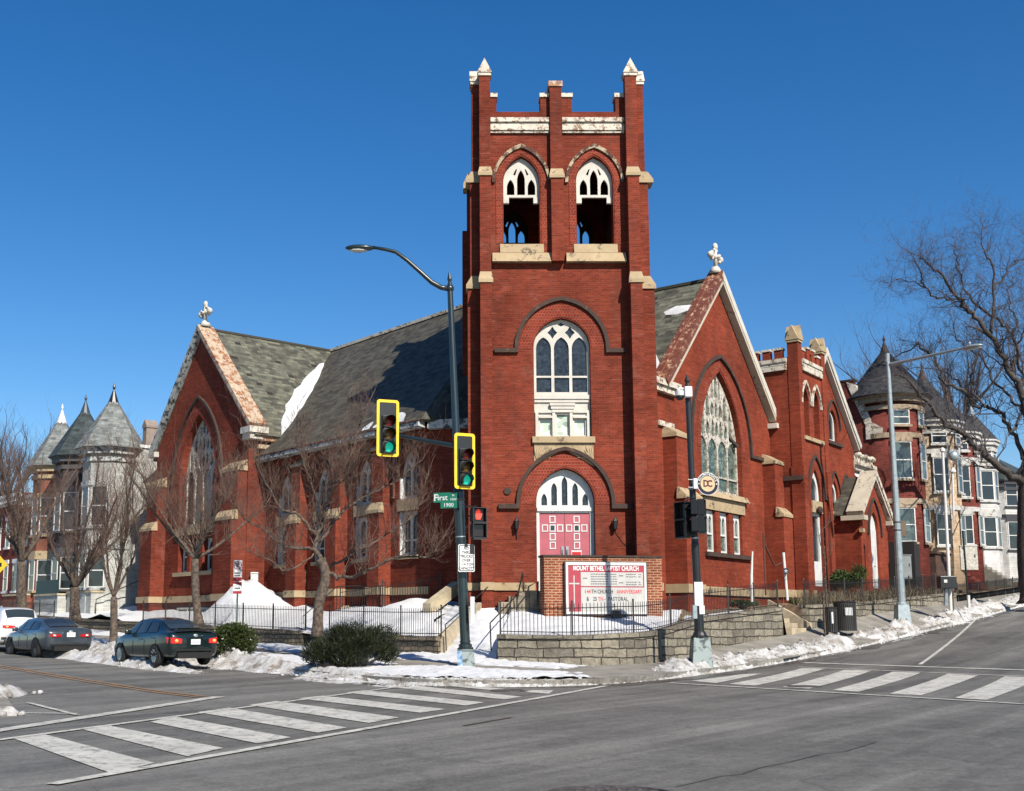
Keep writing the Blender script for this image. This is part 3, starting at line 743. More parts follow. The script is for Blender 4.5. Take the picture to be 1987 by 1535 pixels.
    for i in range(n + 1):
        t = .14 + .74 * i / n; w = math.sin(PI * min(1, i / n)) ** .75 * (1.0 + .12 * math.sin(i * 2.3)); row = []
        for j, q in enumerate((-.75, -.5, -.2, 0, .12, .3, .48)):
            p = P(t, q * w); hgt = .18 * (1 - (abs(q) / 1.3) ** 2) * min(1, w * 3) + .015
            if j in (0, 6): hgt = .0
            row.append((p[0] + .0, p[1], p[2] + hgt))
        rows.append(row)
    vs = [p for r in rows for p in r]; fs = []
    for i in range(n):
        for j in range(6): fs.append((i * 7 + j, (i + 1) * 7 + j, (i + 1) * 7 + j + 1, i * 7 + j + 1))
    MB().add(vs, fs).build('roof_snow', SNOW, church, fr.M, smooth=True)
    sn = MB()
    for a, b, w in ((-3.1, -.9, .55), (-3.9, -3.3, .35)):
        pts = []
        for i in range(9):
            x = a + (b - a) * i / 8; ww = w * (math.sin(PI * i / 8) ** .6)
            pts.append((x, ww))
        vs = [(x, -.55, 9.72) for x, w_ in pts] + [(x, -.55 + w_, 9.72 + w_ * k1 + .05) for x, w_ in pts]
        sn.add(vs, [(i, i + 1, i + 10, i + 9) for i in range(8)])
    sn.build('roof_snow', SNOW, church, fr.M, smooth=True)

SNOW = None
def make_snow():
    m, nt, b = newmat('snow'); b.inputs['Roughness'].default_value = .8; b.inputs['Specular IOR Level'].default_value = .2
    co = objco(nt)
    L(nt, ramp(nt, nz(nt, co, 1.4, 5, .7), [(.3, (.46, .465, .475)), (.6, (.57, .575, .585))]), b.inputs['Base Color'])
    bump(nt, b, nz(nt, co, 5, 5, .65), .5, .06)
    return m
SNOW = make_snow()
build_left()

def build_right():
    fr = RF; gc = 7.05
    wh = arch(gc, 2.12, 7.25, 9.2, 12.8)
    lows = [rect(gc + x - .47, gc + x + .47, 4.6, 6.42) for x in (-1.38, 0, 1.4)]
    g = MB().prism([(.4, .6), (12.6, .6), (12.6, 11.2), (gc, 17.0), (1.6, 11.2), (.4, 11.2)], 0, .5, [wh] + lows)
    gw = g.build('gable_wall', BRICK_R, church, fr.M)
    ex = slits(gc, 2.1, 9.1, 12.77)
    window(fr, church, gc, 2.1, 7.27, 9.1, 12.77, .22, 4, WHITE, STAIN_G, bar=8.0, edge=.12, mull=.12, extra=ex, lancet=.6)
    hood(fr, gw, gc, 3.02, 13.36, 3.2, 13.56, 9.35, STONE_D, -.12, 0, (.9, 1.6), .2)
    MB().prism(arch_ring(gc, 2.2, 12.92, 2.5, 13.2, 9.1), -.02, 0).build('arch_ring', BRICK_D, gw, fr.M)
    MB().hexa([(gc - 2.4, -.22, 6.98), (gc + 2.4, -.22, 6.98), (gc + 2.4, .3, 6.98), (gc - 2.4, .3, 6.98)], [(gc - 2.35, -.08, 7.25), (gc + 2.35, -.08, 7.25), (gc + 2.35, .3, 7.26), (gc - 2.35, .3, 7.26)]).build('sill', STONE, gw, fr.M)
    MB().box(gc - 2.1, gc + 2.15, -.06, .3, 6.43, 6.97).build('lintel', STONE, gw, fr.M)
    MB().box(gc - 2.1, gc + 2.6, -.16, .2, 4.4, 4.581).build('sill', STONE_D, gw, fr.M)
    for x in (-1.38, 0, 1.4):
        c = gc + x
        f = MB().prism(rect(c - .46, c + .46, 4.61, 6.4), .14, .26, [rect(c - .36, c + .36, 4.7, 5.36), arch(c - .17, .15, 5.44, 5.95, 6.2, 4), arch(c + .17, .15, 5.44, 5.95, 6.2, 4)]).build('window', WHITEC, church, fr.M)
        MB().box(c - .42, c + .42, .2, .23, 4.64, 6.36).build('glass', STAIN_G, f, fr.M)
    for a, b in ((1.3, 2.75), (11.5, 12.65)):
        MB().box(a, b, -.95, 0, .6, 6.5).box(a + .05, b - .05, -.6, 0, 6.5, 9.05).build('buttress', BRICK_R, gw, fr.M)
        stone_cap(fr, gw, a, b, .6, .95, 6.5, 6.98, STONE); stone_cap(fr, gw, a + .05, b - .05, 0, .6, 9.05, 9.55, STONE)
        MB().box(a - .06, b + .06, -1.02, 0, 2.75, 3.1).build('base_course', STONE, gw, fr.M)
    MB().box(2.82, 11.43, -.1, 0, 2.75, 3.1).build('base_course', STONE, gw, fr.M)
    MB().tube([(2.95, -.1, 8.8), (2.95, -.1, 3.2)], .07, 8).build('downpipe', STONE_D, gw, fr.M)
    MB().tube([(12.72, -.35, 8.9), (12.72, -.35, 3.2)], .09, 8).build('downpipe', STONE, gw, fr.M)
    MB().box(.3, 2.6, -.3, .1, 11.15, 11.4).box(.5, 2.4, -.2, .1, 10.9, 11.149).build('cornice', WHITE2, church, fr.M)
    MB().box(.9, 2.2, -.12, 0, 9.5, 9.7).build('cornice', WHITE2, church, fr.M)
    verge(fr, church, 'verge', (1.35, 11.2), (gc, 17.02), (12.95, 11.15), -.36, .38, .3, RUSTY2, WHITE, fil=CREAMST, roll=True)
    MB().box(12.4, 13.15, -.46, .6, 10.9, 11.14).tube([(12.95, -.5, 11.5), (13.0, .6, 11.55)], .2, 10).build('kneeler', WHITE, church, fr.M)
    celtic_cross(fr, church, gc, 17.36, 18.75, .0, WHITE)
    roof_slab('roof', [(1.2, 13.0, 11.1), (1.2, .25, 11.1), (gc, .25, 17.1), (gc, 13.0, 17.1)], SLATE, church, fr.M, .12)
    roof_slab('roof', [(12.9, .25, 11.1), (12.9, 13.0, 11.1), (gc, 13.0, 17.1), (gc, .25, 17.1)], SLATE, church, fr.M, .12)
    MB().box(gc - .1, gc + .1, .2, 13.0, 17.07, 17.2).build('ridge_cap', SLATE2, church, fr.M)
    k = 6.0 / (gc - 1.2)
    def rs(pts, name='roof_snow'):
        vs = [(s, y, 11.1 + (s - 1.2) * k + .02) for s, y in pts]; n = len(vs)
        c = sum((Vector(v) for v in vs), Vector()) / n + Vector((-.06, 0, .1))
        MB().add([tuple(c)] + vs, [(0, 1 + (i + 1) % n, 1 + i) for i in range(n)]).build(name, SNOW, church, fr.M, smooth=True)
    rs([(5.35, .5), (5.65, .6), (5.75, 1.4), (5.5, 1.9), (5.3, 1.7), (5.2, 1.1)])
    rs([(1.2, .3), (1.2, 3.5), (3.0, 3.5), (3.4, 2.2), (3.2, 1.2), (2.4, .55)])
    # back wall under the roof, seen from nowhere near but closing the body
    MB().box(1.6, 12.6, 12.5, 13, .6, 11).box(12.1, 12.6, .5, 12.5, .6, 11).build('gable_wall', BRICK, church, fr.M)
    # ---- small battlemented tower
    S0, S1, D = 12.65, 16.3, 1.5
    lan = [arch(13.55, .38, 10.5, 12.2, 12.95, 6), arch(14.95, .38, 10.5, 12.2, 12.95, 6)]
    dr = arch(14.4, .66, 3.3, 7.7, 9.0)
    t = MB().prism([(S0, .6), (S1, .6), (S1, 14.35), (S0, 14.35)], -D, -D + .45, lan + [dr])
    t.box(S0, S0 + .4, -D + .45, 2.4, .6, 14.35).box(S1 - .4, S1, -D + .45, 2.4, .6, 14.35).box(S0 + .4, S1 - .4, 2.0, 2.4, .6, 14.35).box(S0 + .4, S1 - .4, -D + .45, 2.0, 14.0, 14.2)
    for i in range(4):
        a = S0 + .65 + i * .68; t.box(a, a + .4, -D, -D + .3, 14.35, 14.75)
    for i in range(5):
        a = -D + .75 + i * .6; t.box(S0, S0 + .3, a, a + .38, 14.35, 14.75); t.box(S1 - .3, S1, a, a + .38, 14.35, 14.75)
    t.box(S0 + 1.4, S0 + 2.3, -D, -D + .3, 14.751, 14.95)
    st = t.build('stair_tower', BRICK_R, church, fr.M)
    for a in (13.55, 14.95):
        hood(fr, st, a, .52, 13.12, .66, 13.3, 12.1, WHITE2, -D - .09, -D)
        MB().prism(arch(a, .37, 10.5, 12.2, 12.94, 6), -D + .3, -D + .34).build('blind_panel', BRICK_R, st, fr.M)
    MB().box(13.0, 15.6, -D - .12, -D, 10.32, 10.5).build('sill', STONE, st, fr.M)
    for (a, b) in ((S0 - .06, S0 + .5), (S1 - .5, S1 + .06)):
        MB().box(a, b, -D - .12, -D + .5, .6, 9.0).box(a + .03, b - .03, -D - .06, -D + .46, 9.0, 15.05).build('buttress', BRICK_R, st, fr.M)
        c = (a + b) / 2; m = MB().box(a - .02, b + .02, -D - .12, -D + .5, 15.05, 15.16)
        m.prism([(a - .05, 15.161), (b + .05, 15.161), (c, 15.9)], -D - .16, -D + .54)
        yy = -D + .19
        m.add([(a - .05, -D - .15, 15.161), (a - .05, -D + .53, 15.161), (a - .051, yy, 15.9), (b + .05, -D - .15, 15.161), (b + .05, -D + .53, 15.161), (b + .051, yy, 15.9)], [(0, 2, 1), (3, 4, 5), (0, 3, 5, 2), (1, 2, 5, 4)])
        m.build('pier_cap', STONE, st, fr.M)
    for (x0, x1, y0, y1) in ((S0 + .5, S1 - .5, -D - .14, -D), (S0 - .14, S0, -D + .5, 2.2)):
        MB().box(x0, x1, y0, y1, 14.12, 14.3).box(x0 + (.05 if x1 - x0 < 1 else 0), x1, y0 + (.0 if x1 - x0 < 1 else .05), y1, 13.98, 14.119).box(x0 + .02, x1, y0 + .02, y1, 13.72, 13.95).build('cornice', WHITE2, st, fr.M)
    for i in range(4): a = S0 + .65 + i * .68; MB().box(a - .04, a + .44, -D - .05, -D + .35, 14.752 + (.2 if i in (1, 2) else 0), 14.85 + (.2 if i in (1, 2) else 0)).build('coping', WHITE2, st, fr.M)
    for i in range(5): a = -D + .75 + i * .6; MB().box(S0 - .05, S0 + .35, a - .04, a + .42, 14.752, 14.86).build('coping', WHITE2, st, fr.M)
    MB().box(S0 - .16, S0 - .06, -D - .1, .2, 8.3, 8.52).build('string_course', STONE_D, st, fr.M)
    MB().box(S0 - .12, S0 - .0, -D - .1, .2, 2.75, 3.1).box(S0 + .5, 13.7, -D - .1, -D, 2.75, 3.1).box(15.1, S1 - .5, -D - .1, -D, 2.75, 3.1).build('base_course', STONE, st, fr.M)
    f = MB().prism(arch(14.4, .65, 3.32, 7.7, 8.98), -D + .12, -D + .24, [arch(14.4, .4, 7.45, 7.9, 8.6, 6), rect(13.95, 14.85, 4.5, 6.7)]).build('door', WHITEC, church, fr.M)
    MB().box(13.8, 15.0, -D + .2, -D + .23, 3.4, 8.5).build('glass', GLASS, f, fr.M)
    MB().box(13.72, 15.08, -D - .06, -D + .1, 6.85, 7.42).build('lintel', STONE, st, fr.M)
    MB().ball((14.2, -D - .22, 6.95), (.16, .16, .2), 8, 6).build('entrance_lamp', STONE_D, st, fr.M)
    hood(fr, st, 14.4, 1.05, 9.55, 1.2, 9.72, 7.7, STONE_D, -D - .1, -D, (.15, .15), .15)
    # ---- second gable, half hidden behind the small tower
    g2 = 20.1
    hs = [arch(21.35, .62, 11.35, 12.3, 13.15, 6)]
    for c in (21.15, 23.0): hs += [arch(c, .5, 7.5, 8.3, 9.2, 6), rect(c - .5, c + .5, 4.9, 7.02)]
    w2 = MB().prism([(16.31, .6), (24.6, .6), (24.6, 11.4), (g2, 15.9), (16.31, 12.1)], -.1, .3, hs).build('gable_wall', BRICK_R, church, fr.M)
    MB().box(24.2, 24.6, .3, 9, .6, 11.3).build('gable_wall', BRICK_R, church, fr.M)
    window(fr, church, 21.35, .6, 11.37, 12.3, 13.12, .05, 1, WHITEC, GLASS, edge=.14, depth=.1)
    hood(fr, w2, 21.35, .95, 13.6, 1.08, 13.75, 12.1, STONE_D, -.2, -.1); MB().box(20.3, 22.5, -.24, -.1, 11.16, 11.34).build('sill', STONE_D, w2, fr.M)
    for c in (21.15, 23.0):
        window(fr, church, c, .49, 7.51, 8.3, 9.18, .02, 1, WHITEC, STAIN, edge=.14, depth=.1)
        f = MB().prism(rect(c - .49, c + .49, 4.91, 7.0), .02, .12, [rect(c - .3, c + .3, 5.0, 5.8), arch(c, .3, 5.9, 6.5, 6.85, 5)]).build('window', WHITEC, church, fr.M)
        MB().box(c - .4, c + .4, .06, .09, 4.95, 6.95).build('glass', STAIN, f, fr.M)
        MB().box(c - .55, c + .55, -.15, .1, 7.03, 7.49).build('lintel', STONE, w2, fr.M)
        hood(fr, w2, c, .76, 9.6, .88, 9.75, 8.2, STONE_D, -.19, -.1)
    verge(fr, church, 'verge', (16.4, 12.0), (g2, 15.92), (24.85, 11.35), -.45, .4, .3, WHITE, WHITE)
    roof_slab('roof', [(24.8, .2, 11.3), (24.8, 10, 11.3), (g2, 10, 15.95), (g2, .2, 15.95)], SLATE2, church, fr.M, .1)
    roof_slab('roof', [(12.7, 10, 11.3), (12.7, 2.5, 11.3), (g2, 2.5, 15.95), (g2, 10, 15.95)], SLATE2, church, fr.M, .1)
    # ---- gabled porch
    pc, pl, pr, D2 = 23.05, 20.75, 25.35, 1.5
    pw = MB().prism([(pl, .6), (pr, .6), (pr, 7.4), (pc, 9.5), (pl, 7.4)], -D2, -D2 + .35, [arch(pc, .66, 3.4, 6.6, 7.55, 8)])
    pw.box(pl, pl + .3, -D2 + .35, -.1, .6, 7.3).box(pr - .3, pr, -D2 + .35, 3, .6, 7.3)
    pp = pw.build('porch_wall', BRICK_R, church, fr.M)
    hood(fr, pp, pc, 1.0, 8.2, 1.14, 8.36, 6.4, STONE_D, -D2 - .1, -D2, (.1, .1), .14)
    f = MB().prism(arch(pc, .65, 3.42, 6.6, 7.53, 8), -D2 + .15, -D2 + .22).build('door', WHITEC, church, fr.M)
    MB().box(pc - .62, pc - .02, -D2 + .12, -D2 + .149, 3.5, 6.6).box(pc + .02, pc + .62, -D2 + .12, -D2 + .149, 3.5, 6.6).build('door_leaf', WHITEC, f, fr.M)
    MB().ball((pc + .1, -D2 + .1, 4.6), .04, 6, 5).build('handle', IRON, f, fr.M)
    verge(fr, church, 'verge', (pl - .25, 7.25), (pc, 9.55), (pr + .25, 7.25), -D2 - .3, -D2 + .6, .22, CREAMST, WHITE2)
    for a in (pl - .35, pr - .25): MB().box(a, a + .6, -D2 - .34, -D2 + .9, 6.95, 7.2).build('kneeler', CREAMST, church, fr.M)
    MB().box(pl - .2, pl + .1, -D2 - .2, -D2 - .0, 6.3, 6.5).build('corbel', STONE, church, fr.M)
    roof_slab('roof', [(pl - .2, 0, 7.25), (pl - .2, -D2 - .2, 7.25), (pc, -D2 - .2, 9.55), (pc, 0, 9.55)], SLATE2, church, fr.M, .08)
    roof_slab('roof', [(pr + .2, -D2 - .2, 7.25), (pr + .2, 3, 7.25), (pc, 3, 9.55), (pc, -D2 - .2, 9.55)], SLATE2, church, fr.M, .08)
    # link block with a broken pale cornice and snow on top
    MB().box(24.61, 28.3, .2, 6, .6, 10.2).build('link_wall', BRICK_R, church, fr.M)
    lc = MB()
    for i, (zz, dd, hh) in enumerate(((10.2, .35, .25), (10.46, .55, .22), (10.69, .3, .3))): lc.box(24.5, 28.2, .2 - dd, .3, zz, zz + hh)
    for i in range(9): lc.ball((24.9 + i * .38, -.15, 11.08 + .05 * math.sin(i * 2)), (.18, .18, .14), 8, 6)
    lc.build('cornice', WHITE2, church, fr.M)
    MB().add([(24.6, -.35, 9.6), (28.2, -.35, 9.2), (28.2, .2, 10.2), (24.6, .2, 10.19)], [(0, 1, 2, 3)]).build('roof_snow', SNOW, church, fr.M)
build_right()
# ================================================================ ground
def softp(t): return t * t / (t + 2.0) if t > 0 else 0.0
def tR(x, y): return (x - 8.07) * U2[0] + (y - 34.5) * U2[1]
def tL(x, y): return (x + 1.4) * U1[0] + (y - 30.0) * U1[1]
def zroad(x, y):
    t = min(tR(x, y), 90); a = max(0.0, ((t - 2) + math.sqrt((t - 2) ** 2 + 25)) / 2 - .12) if t > -40 else 0.0
    b = softp(min(tL(x, y), 90))
    return .05 * a + .00022 * a * a + .02 * b
def gz(px, py, off=0.0):
    z = 0.0
    for _ in range(25):
        p = gnd(px, py, z); z = .5 * z + .5 * zroad(p.x, p.y)
    return Vector((p.x, p.y, zroad(p.x, p.y) + off))

def asphalt():
    m, nt, b = newmat('worn asphalt'); b.inputs['Roughness'].default_value = .75; b.inputs['Specular IOR Level'].default_value = .35
    co = objco(nt)
    col = ramp(nt, nz(nt, co, .25, 6, .65), [(.3, (.086, .083, .074)), (.7, (.128, .123, .109))])
    for d, sc, lo_, hi_ in ((U2, (.045, .75), .58, 1.75), (U1, (.06, .4), .86, 1.16)):
        mp = N(nt, 'ShaderNodeMapping'); mp.inputs['Rotation'].default_value = (0, 0, -math.atan2(d[1], d[0])); mp2 = N(nt, 'ShaderNodeMapping'); mp2.inputs['Scale'].default_value = (sc[0], sc[1], 1)
        L(nt, co, mp.inputs['Vector']); L(nt, mp.outputs[0], mp2.inputs['Vector'])
        col = mix(nt, 1.0, col, ramp(nt, nz(nt, mp2.outputs[0], 1.0, 5, .65), [(.32, lo_), (.5, 1.0), (.7, hi_)]), 'MULTIPLY')
    col = mix(nt, 1.0, col, ramp(nt, nz(nt, co, 22, 6, .85), [(.32, .58), (.68, 1.45)]), 'MULTIPLY')
    col = mix(nt, 1.0, col, ramp(nt, nz(nt, co, 7, 5, .7), [(.35, .86), (.65, 1.14)]), 'MULTIPLY')
    col = mix(nt, ramp(nt, nz(nt, co, 1.6, 9, .78, .8), [(.50, 0.0), (.70, .6)]), col, (.17, .167, .157))
    col = mix(nt, ramp(nt, nz(nt, co, .9, 8, .75, 1.2), [(.58, 0.0), (.70, .35)]), col, (.06, .059, .056))
    cr = N(nt, 'ShaderNodeTexVoronoi', Scale=.22, feature='DISTANCE_TO_EDGE')
    wv = N(nt, 'ShaderNodeTexNoise', Scale=1.2, Detail=5.0); L(nt, co, wv.inputs['Vector'])
    ad = N(nt, 'ShaderNodeMix', data_type='RGBA', blend_type='LINEAR_LIGHT'); ad.inputs[0].default_value = .55; L(nt, co, ad.inputs[6]); L(nt, wv.outputs['Color'], ad.inputs[7]); L(nt, ad.outputs[2], cr.inputs['Vector'])
    col = mix(nt, ramp(nt, cr.outputs['Distance'], [(.003, .35), (.008, 0.0)]), col, (.045, .045, .043))
    L(nt, col, b.inputs['Base Color'])
    bump(nt, b, nz(nt, co, 60, 4, .7), .35, .01)
    return m
ASPH = asphalt()
def sheet(name, xs, ys, zf, m, kind='structure', smooth=True):
    mb = MB(); nx = len(xs)
    mb.v = [(x, y, zf(x, y)) for y in ys for x in xs]
    mb.f = [(j * nx + i, j * nx + i + 1, (j + 1) * nx + i + 1, (j + 1) * nx + i) for j in range(len(ys) - 1) for i in range(nx - 1)]
    return mb.build(name, m, None, None, smooth, kind=kind)
def steps_axis(a, b, fine0, fine1, f):
    r = []; x = a
    while x < b:
        r.append(x); d = max(fine0 - x, x - fine1, 0); x += f * (1 + d * .12)
    r.append(b); return r
sheet('road', steps_axis(-900, 900, -45, 55, 1.0), steps_axis(-60, 1500, -2, 75, 1.0), zroad, ASPH)

# ---- road markings
def paintmark(name, c, wear=.50):
    m, nt, b = newmat(name); b.inputs['Roughness'].default_value = .7
    co = objco(nt)
    w = mix(nt, 1.0, c, ramp(nt, nz(nt, co, 1.1, 5, .7), [(.3, .72), (.7, 1.05)]), 'MULTIPLY')
    L(nt, mix(nt, ramp(nt, nz(nt, co, 4.5, 9, .82), [(wear, 0.0), (wear + .12, .9)]), w, (.10, .098, .092)), b.inputs['Base Color'])
    bump(nt, b, nz(nt, co, 60, 4, .7), .3, .01)
    return m
MARK = paintmark('worn white road paint', (.50, .485, .43)); YMARK = paintmark('worn yellow road paint', (.36, .19, .07), .45)
def drape(mb, a, b, w0, off=.013, n=None):
    """strip of width w0 from a to b, following the road"""
    a, b = Vector((a[0], a[1])), Vector((b[0], b[1])); d = b - a; l = d.length; nn = n or max(1, int(l / 1.0)); t = Vector((-d.y, d.x)).normalized() * w0 / 2
    vs = []
    for i in range(nn + 1):
        p = a + d * i / nn
        for q in (p - t, p + t): vs.append((q.x, q.y, zroad(q.x, q.y) + off))
    mb.add(vs, [(2 * i, 2 * i + 2, 2 * i + 3, 2 * i + 1) for i in range(nn)])
def patch(mb, px, off=.011, n=8):
    """four photo corners on the ground: tl, tr, br, bl"""
    P = [gz(*p) for p in px]; vs = []
    for i in range(n + 1):
        l, r = P[0].lerp(P[3], i / n), P[1].lerp(P[2], i / n)
        for q in (l, r): vs.append((q.x, q.y, zroad(q.x, q.y) + off))
    mb.add(vs, [(2 * i, 2 * i + 2, 2 * i + 3, 2 * i + 1) for i in range(n)])
mk = MB()
drape(mk, gz(100, 1524), gz(1175, 1332), .17, .016); drape(mk, gz(-150, 1457), gz(800, 1330), .15, .016)
drape(mk, gz(-160, 1443), gz(425, 1353), .30, .016)
for q in ([(162, 1417), (211, 1409), (433, 1453), (363, 1469)], [(292, 1402), (335, 1391), (564, 1432), (500, 1444)], [(384, 1383), (444, 1374), (673, 1413), (616, 1423)],
          [(483, 1369), (535, 1361), (774, 1393), (716, 1404)], [(578, 1356), (627, 1351), (865, 1377), (816, 1384)], [(672, 1345), (707, 1340), (939, 1364), (904, 1370)],
          [(767, 1335), (805, 1331), (1013, 1353), (978, 1358)], [(862, 1331), (905, 1331), (1000, 1339), (985, 1343)], [(1020, 1344), (1030, 1340), (1075, 1340), (1065, 1347)], [(20, 1432), (82, 1425), (300, 1482), (215, 1502)]): patch(mk, q)
mk.build('crosswalk_marking', MARK, kind='structure')
mk = MB()
drape(mk, gz(1300, 1326), gz(2150, 1377), .17, .016); drape(mk, gz(1550, 1295), gz(2150, 1320), .15, .016)
for q in ([(1556, 1297), (1601, 1298), (1466, 1331), (1414, 1328)], [(1639, 1300), (1691, 1302), (1570, 1337), (1518, 1334)], [(1732, 1304), (1787, 1306), (1666, 1343), (1615, 1340)],
          [(1839, 1308), (1898, 1311), (1787, 1350), (1725, 1347)], [(1950, 1313), (2020, 1316), (1915, 1359), (1853, 1355)], [(2070, 1318), (2140, 1321), (2060, 1369), (1985, 1364)], [(1440, 1309), (1480, 1307), (1390, 1326), (1340, 1322)]): patch(mk, q)
mk.build('crosswalk_marking', MARK, kind='structure')
mk = MB(); drape(mk, gz(1559, 1286.5), gz(2200, 1308), .28, .014); mk.build('stop_line', MARK, kind='structure')
mk = MB(); a, b = gz(1785, 1290), gz(1987, 1222); drape(mk, a, a + (b - a) * 2.2, .12); mk.build('lane_line', MARK, kind='structure')
mk = MB(); a, b = gz(0, 1292), gz(405, 1353); d = (a - b).normalized()
drape(mk, b, b + d * 70, .12); t = Vector((-d.y, d.x, 0)) * .25; drape(mk, b + t, b + t + d * 70, .12); mk.build('centre_line', YMARK, kind='structure')
mk = MB(); drape(mk, gz(-60, 1384), gz(150, 1386), .11, .017); drape(mk, gz(55, 1365), gz(150, 1389), .10, .018); mk.build('lane_line', MARK, kind='structure')
TAR = simple('crack filler', (.02, .02, .02), rough=.4)
mk = MB(); drape(mk, gz(899, 1409), gz(992, 1393), .07, .008, 6); pts_ = [(1310, 1528), (1352, 1519), (1395, 1508), (1440, 1503), (1478, 1490), (1535, 1479), (1590, 1465), (1640, 1459), (1700, 1441)]
for a_, b_ in zip(pts_, pts_[1:]): drape(mk, gz(*a_), gz(*b_), .014, .007, 3)
mk.build('crack_seal', TAR, kind='structure')

# ---- manhole covers
def manhole(px, py, r, label):
    p = gz(px, py, .0); m = MB().lathe([(r, -.05), (r, .022), (r * .9, .026), (r * .9, .014), (0.01, .014)], p, 28, caps=False)
    for i in range(-5, 6):
        for j in range(-5, 6):
            if (i * i + j * j) < 26: m.box(p.x + i * r * .15 - .02, p.x + i * r * .15 + .02, p.y + j * r * .15 - .02, p.y + j * r * .15 + .02, p.z + .01, p.z + .022)
    m.build('manhole_cover', simple('cast iron', (.16, .15, .14), (.07, .068, .065), 12, .5, .6), label=label, cat='manhole cover')
manhole(1192, 1548, .66, 'round iron manhole cover in the asphalt nearest the bottom edge of the picture')
manhole(1560, 1333, .42, 'iron manhole cover at the edge of the right-hand zebra crossing')
manhole(985, 1341, .40, 'iron manhole cover at the far end of the left-hand zebra crossing, by the kerb')
manhole(1490, 1352, .3, 'small worn utility cover in the open asphalt in front of the right crossing') if False else None

# ---- kerb and wall lines, control points matched one to one
def cl(t): return (-1.4 + U1[0] * t, 30 + U1[1] * t)
def cr_(t): return (8.07 + U2[0] * t, 34.5 + U2[1] * t)
def shift(p, n, d): return (p[0] + n[0] * d, p[1] + n[1] * d)
Cc = [cl(95), cl(60), cl(28), cl(10), cl(0), (.35, 28.65), (1.9, 28.35), (3.5, 28.9), (5.4, 30.7), cr_(0), cr_(6), cr_(14), cr_(26), cr_(45), cr_(95)]
def wz(t): return .5 + .0006 * t * t if t < 30 else 1.04 + .025 * (t - 30)
Wc = [shift(cl(t), N1, -5.95) + (wz(t),) for t in (95, 60, 28, 10)] + [(-.2, 38.0, .52), (.95, 36.5, .46), (1.67, 35.3, .40), (3.7, 34.5, .33), (5.4, 35.0, .33), (6.96, 36.55, .36), (9.23, 39.45, .69), (13.2, 44.5, 1.08), (20.2, 53.4, 2.0), (30.4, 66.4, 2.85), (61.5, 106, 5.5)]
Bc = [shift(cl(t), N1, -10.3) + (z,) for t, z in ((95, 3.4), (60, 2.9), (28, 2.4), (10, 2.3))] + [(-.5, 45.0, 2.25), (.95, 41.2, 2.15), (2.5, 40.9, 2.15), (4.5, 40.9, 2.05), (7.0, 40.9, 2.05), (8.7, 42.4, 2.1), (10.2, 46.8, 2.1), (13.4, 50.6, 2.3), (19.6, 57.2, 2.8), (26.5, 68, 3.3), (58, 108, 6)]
HW = [.48, .48, .48, .48, .48, 0, .70, .75, .8, .85, .97, .97, .45, .40, .4]
SUB = 32
def dense(ct):
    out = []; n = len(ct)
    ct = [Vector(tuple(c) + (0,) * (3 - len(c))) for c in ct]
    for i in range(n - 1):
        p0, p1, p2, p3 = ct[max(i - 1, 0)], ct[i], ct[i + 1], ct[min(i + 2, n - 1)]
        sharp = i in (0, 1, 2, 10, 11, 12, 13)
        for j in range(SUB):
            t = j / SUB
            if sharp: out.append(p1.lerp(p2, t))
            else: out.append(.5 * ((2 * p1) + (p2 - p0) * t + (2 * p0 - 5 * p1 + 4 * p2 - p3) * t * t + (3 * p1 - p0 - 3 * p2 + p3) * t ** 3))
    out.append(ct[-1]); return out
Cd, Wd, Bd = dense(Cc), dense(Wc), dense(Bc)
K = len(Cd)
for p in Cd: p.z = zroad(p.x, p.y) + .15
def hw(k):
    u = k / SUB
    if 4.02 < u < 5.98 or 11.02 < u < 11.26: return 0.0
    i = min(int(u), len(HW) - 2); f = u - i
    if i == 4: return HW[4]
    if i == 5: return HW[6]
    return HW[i] * (1 - f) + HW[i + 1] * f
def strip(name, A, B, nj, m, zf=None, kind='structure', ks=None, smooth=True, **kw):
    ks = ks or range(K); mb = MB(); ks = list(ks)
    for k in ks:
        for j in range(nj + 1):
            f = j / nj; p = A[k].lerp(B[k], f)
            mb.v.append((p.x, p.y, zf(k, f, p) if zf else p.z))
    for a in range(len(ks) - 1):
        for j in range(nj): b = a * (nj + 1) + j; mb.f.append((b, b + 1, b + nj + 2, b + nj + 1))
    for i, f in enumerate(mb.f): mb.f[i] = tuple(reversed(f))
    mb.m = [0] * len(mb.f)
    return mb.build(name, m, None, None, smooth, kind=kind, **kw)
strip('sidewalk', Cd, Wd, 6, CONC)
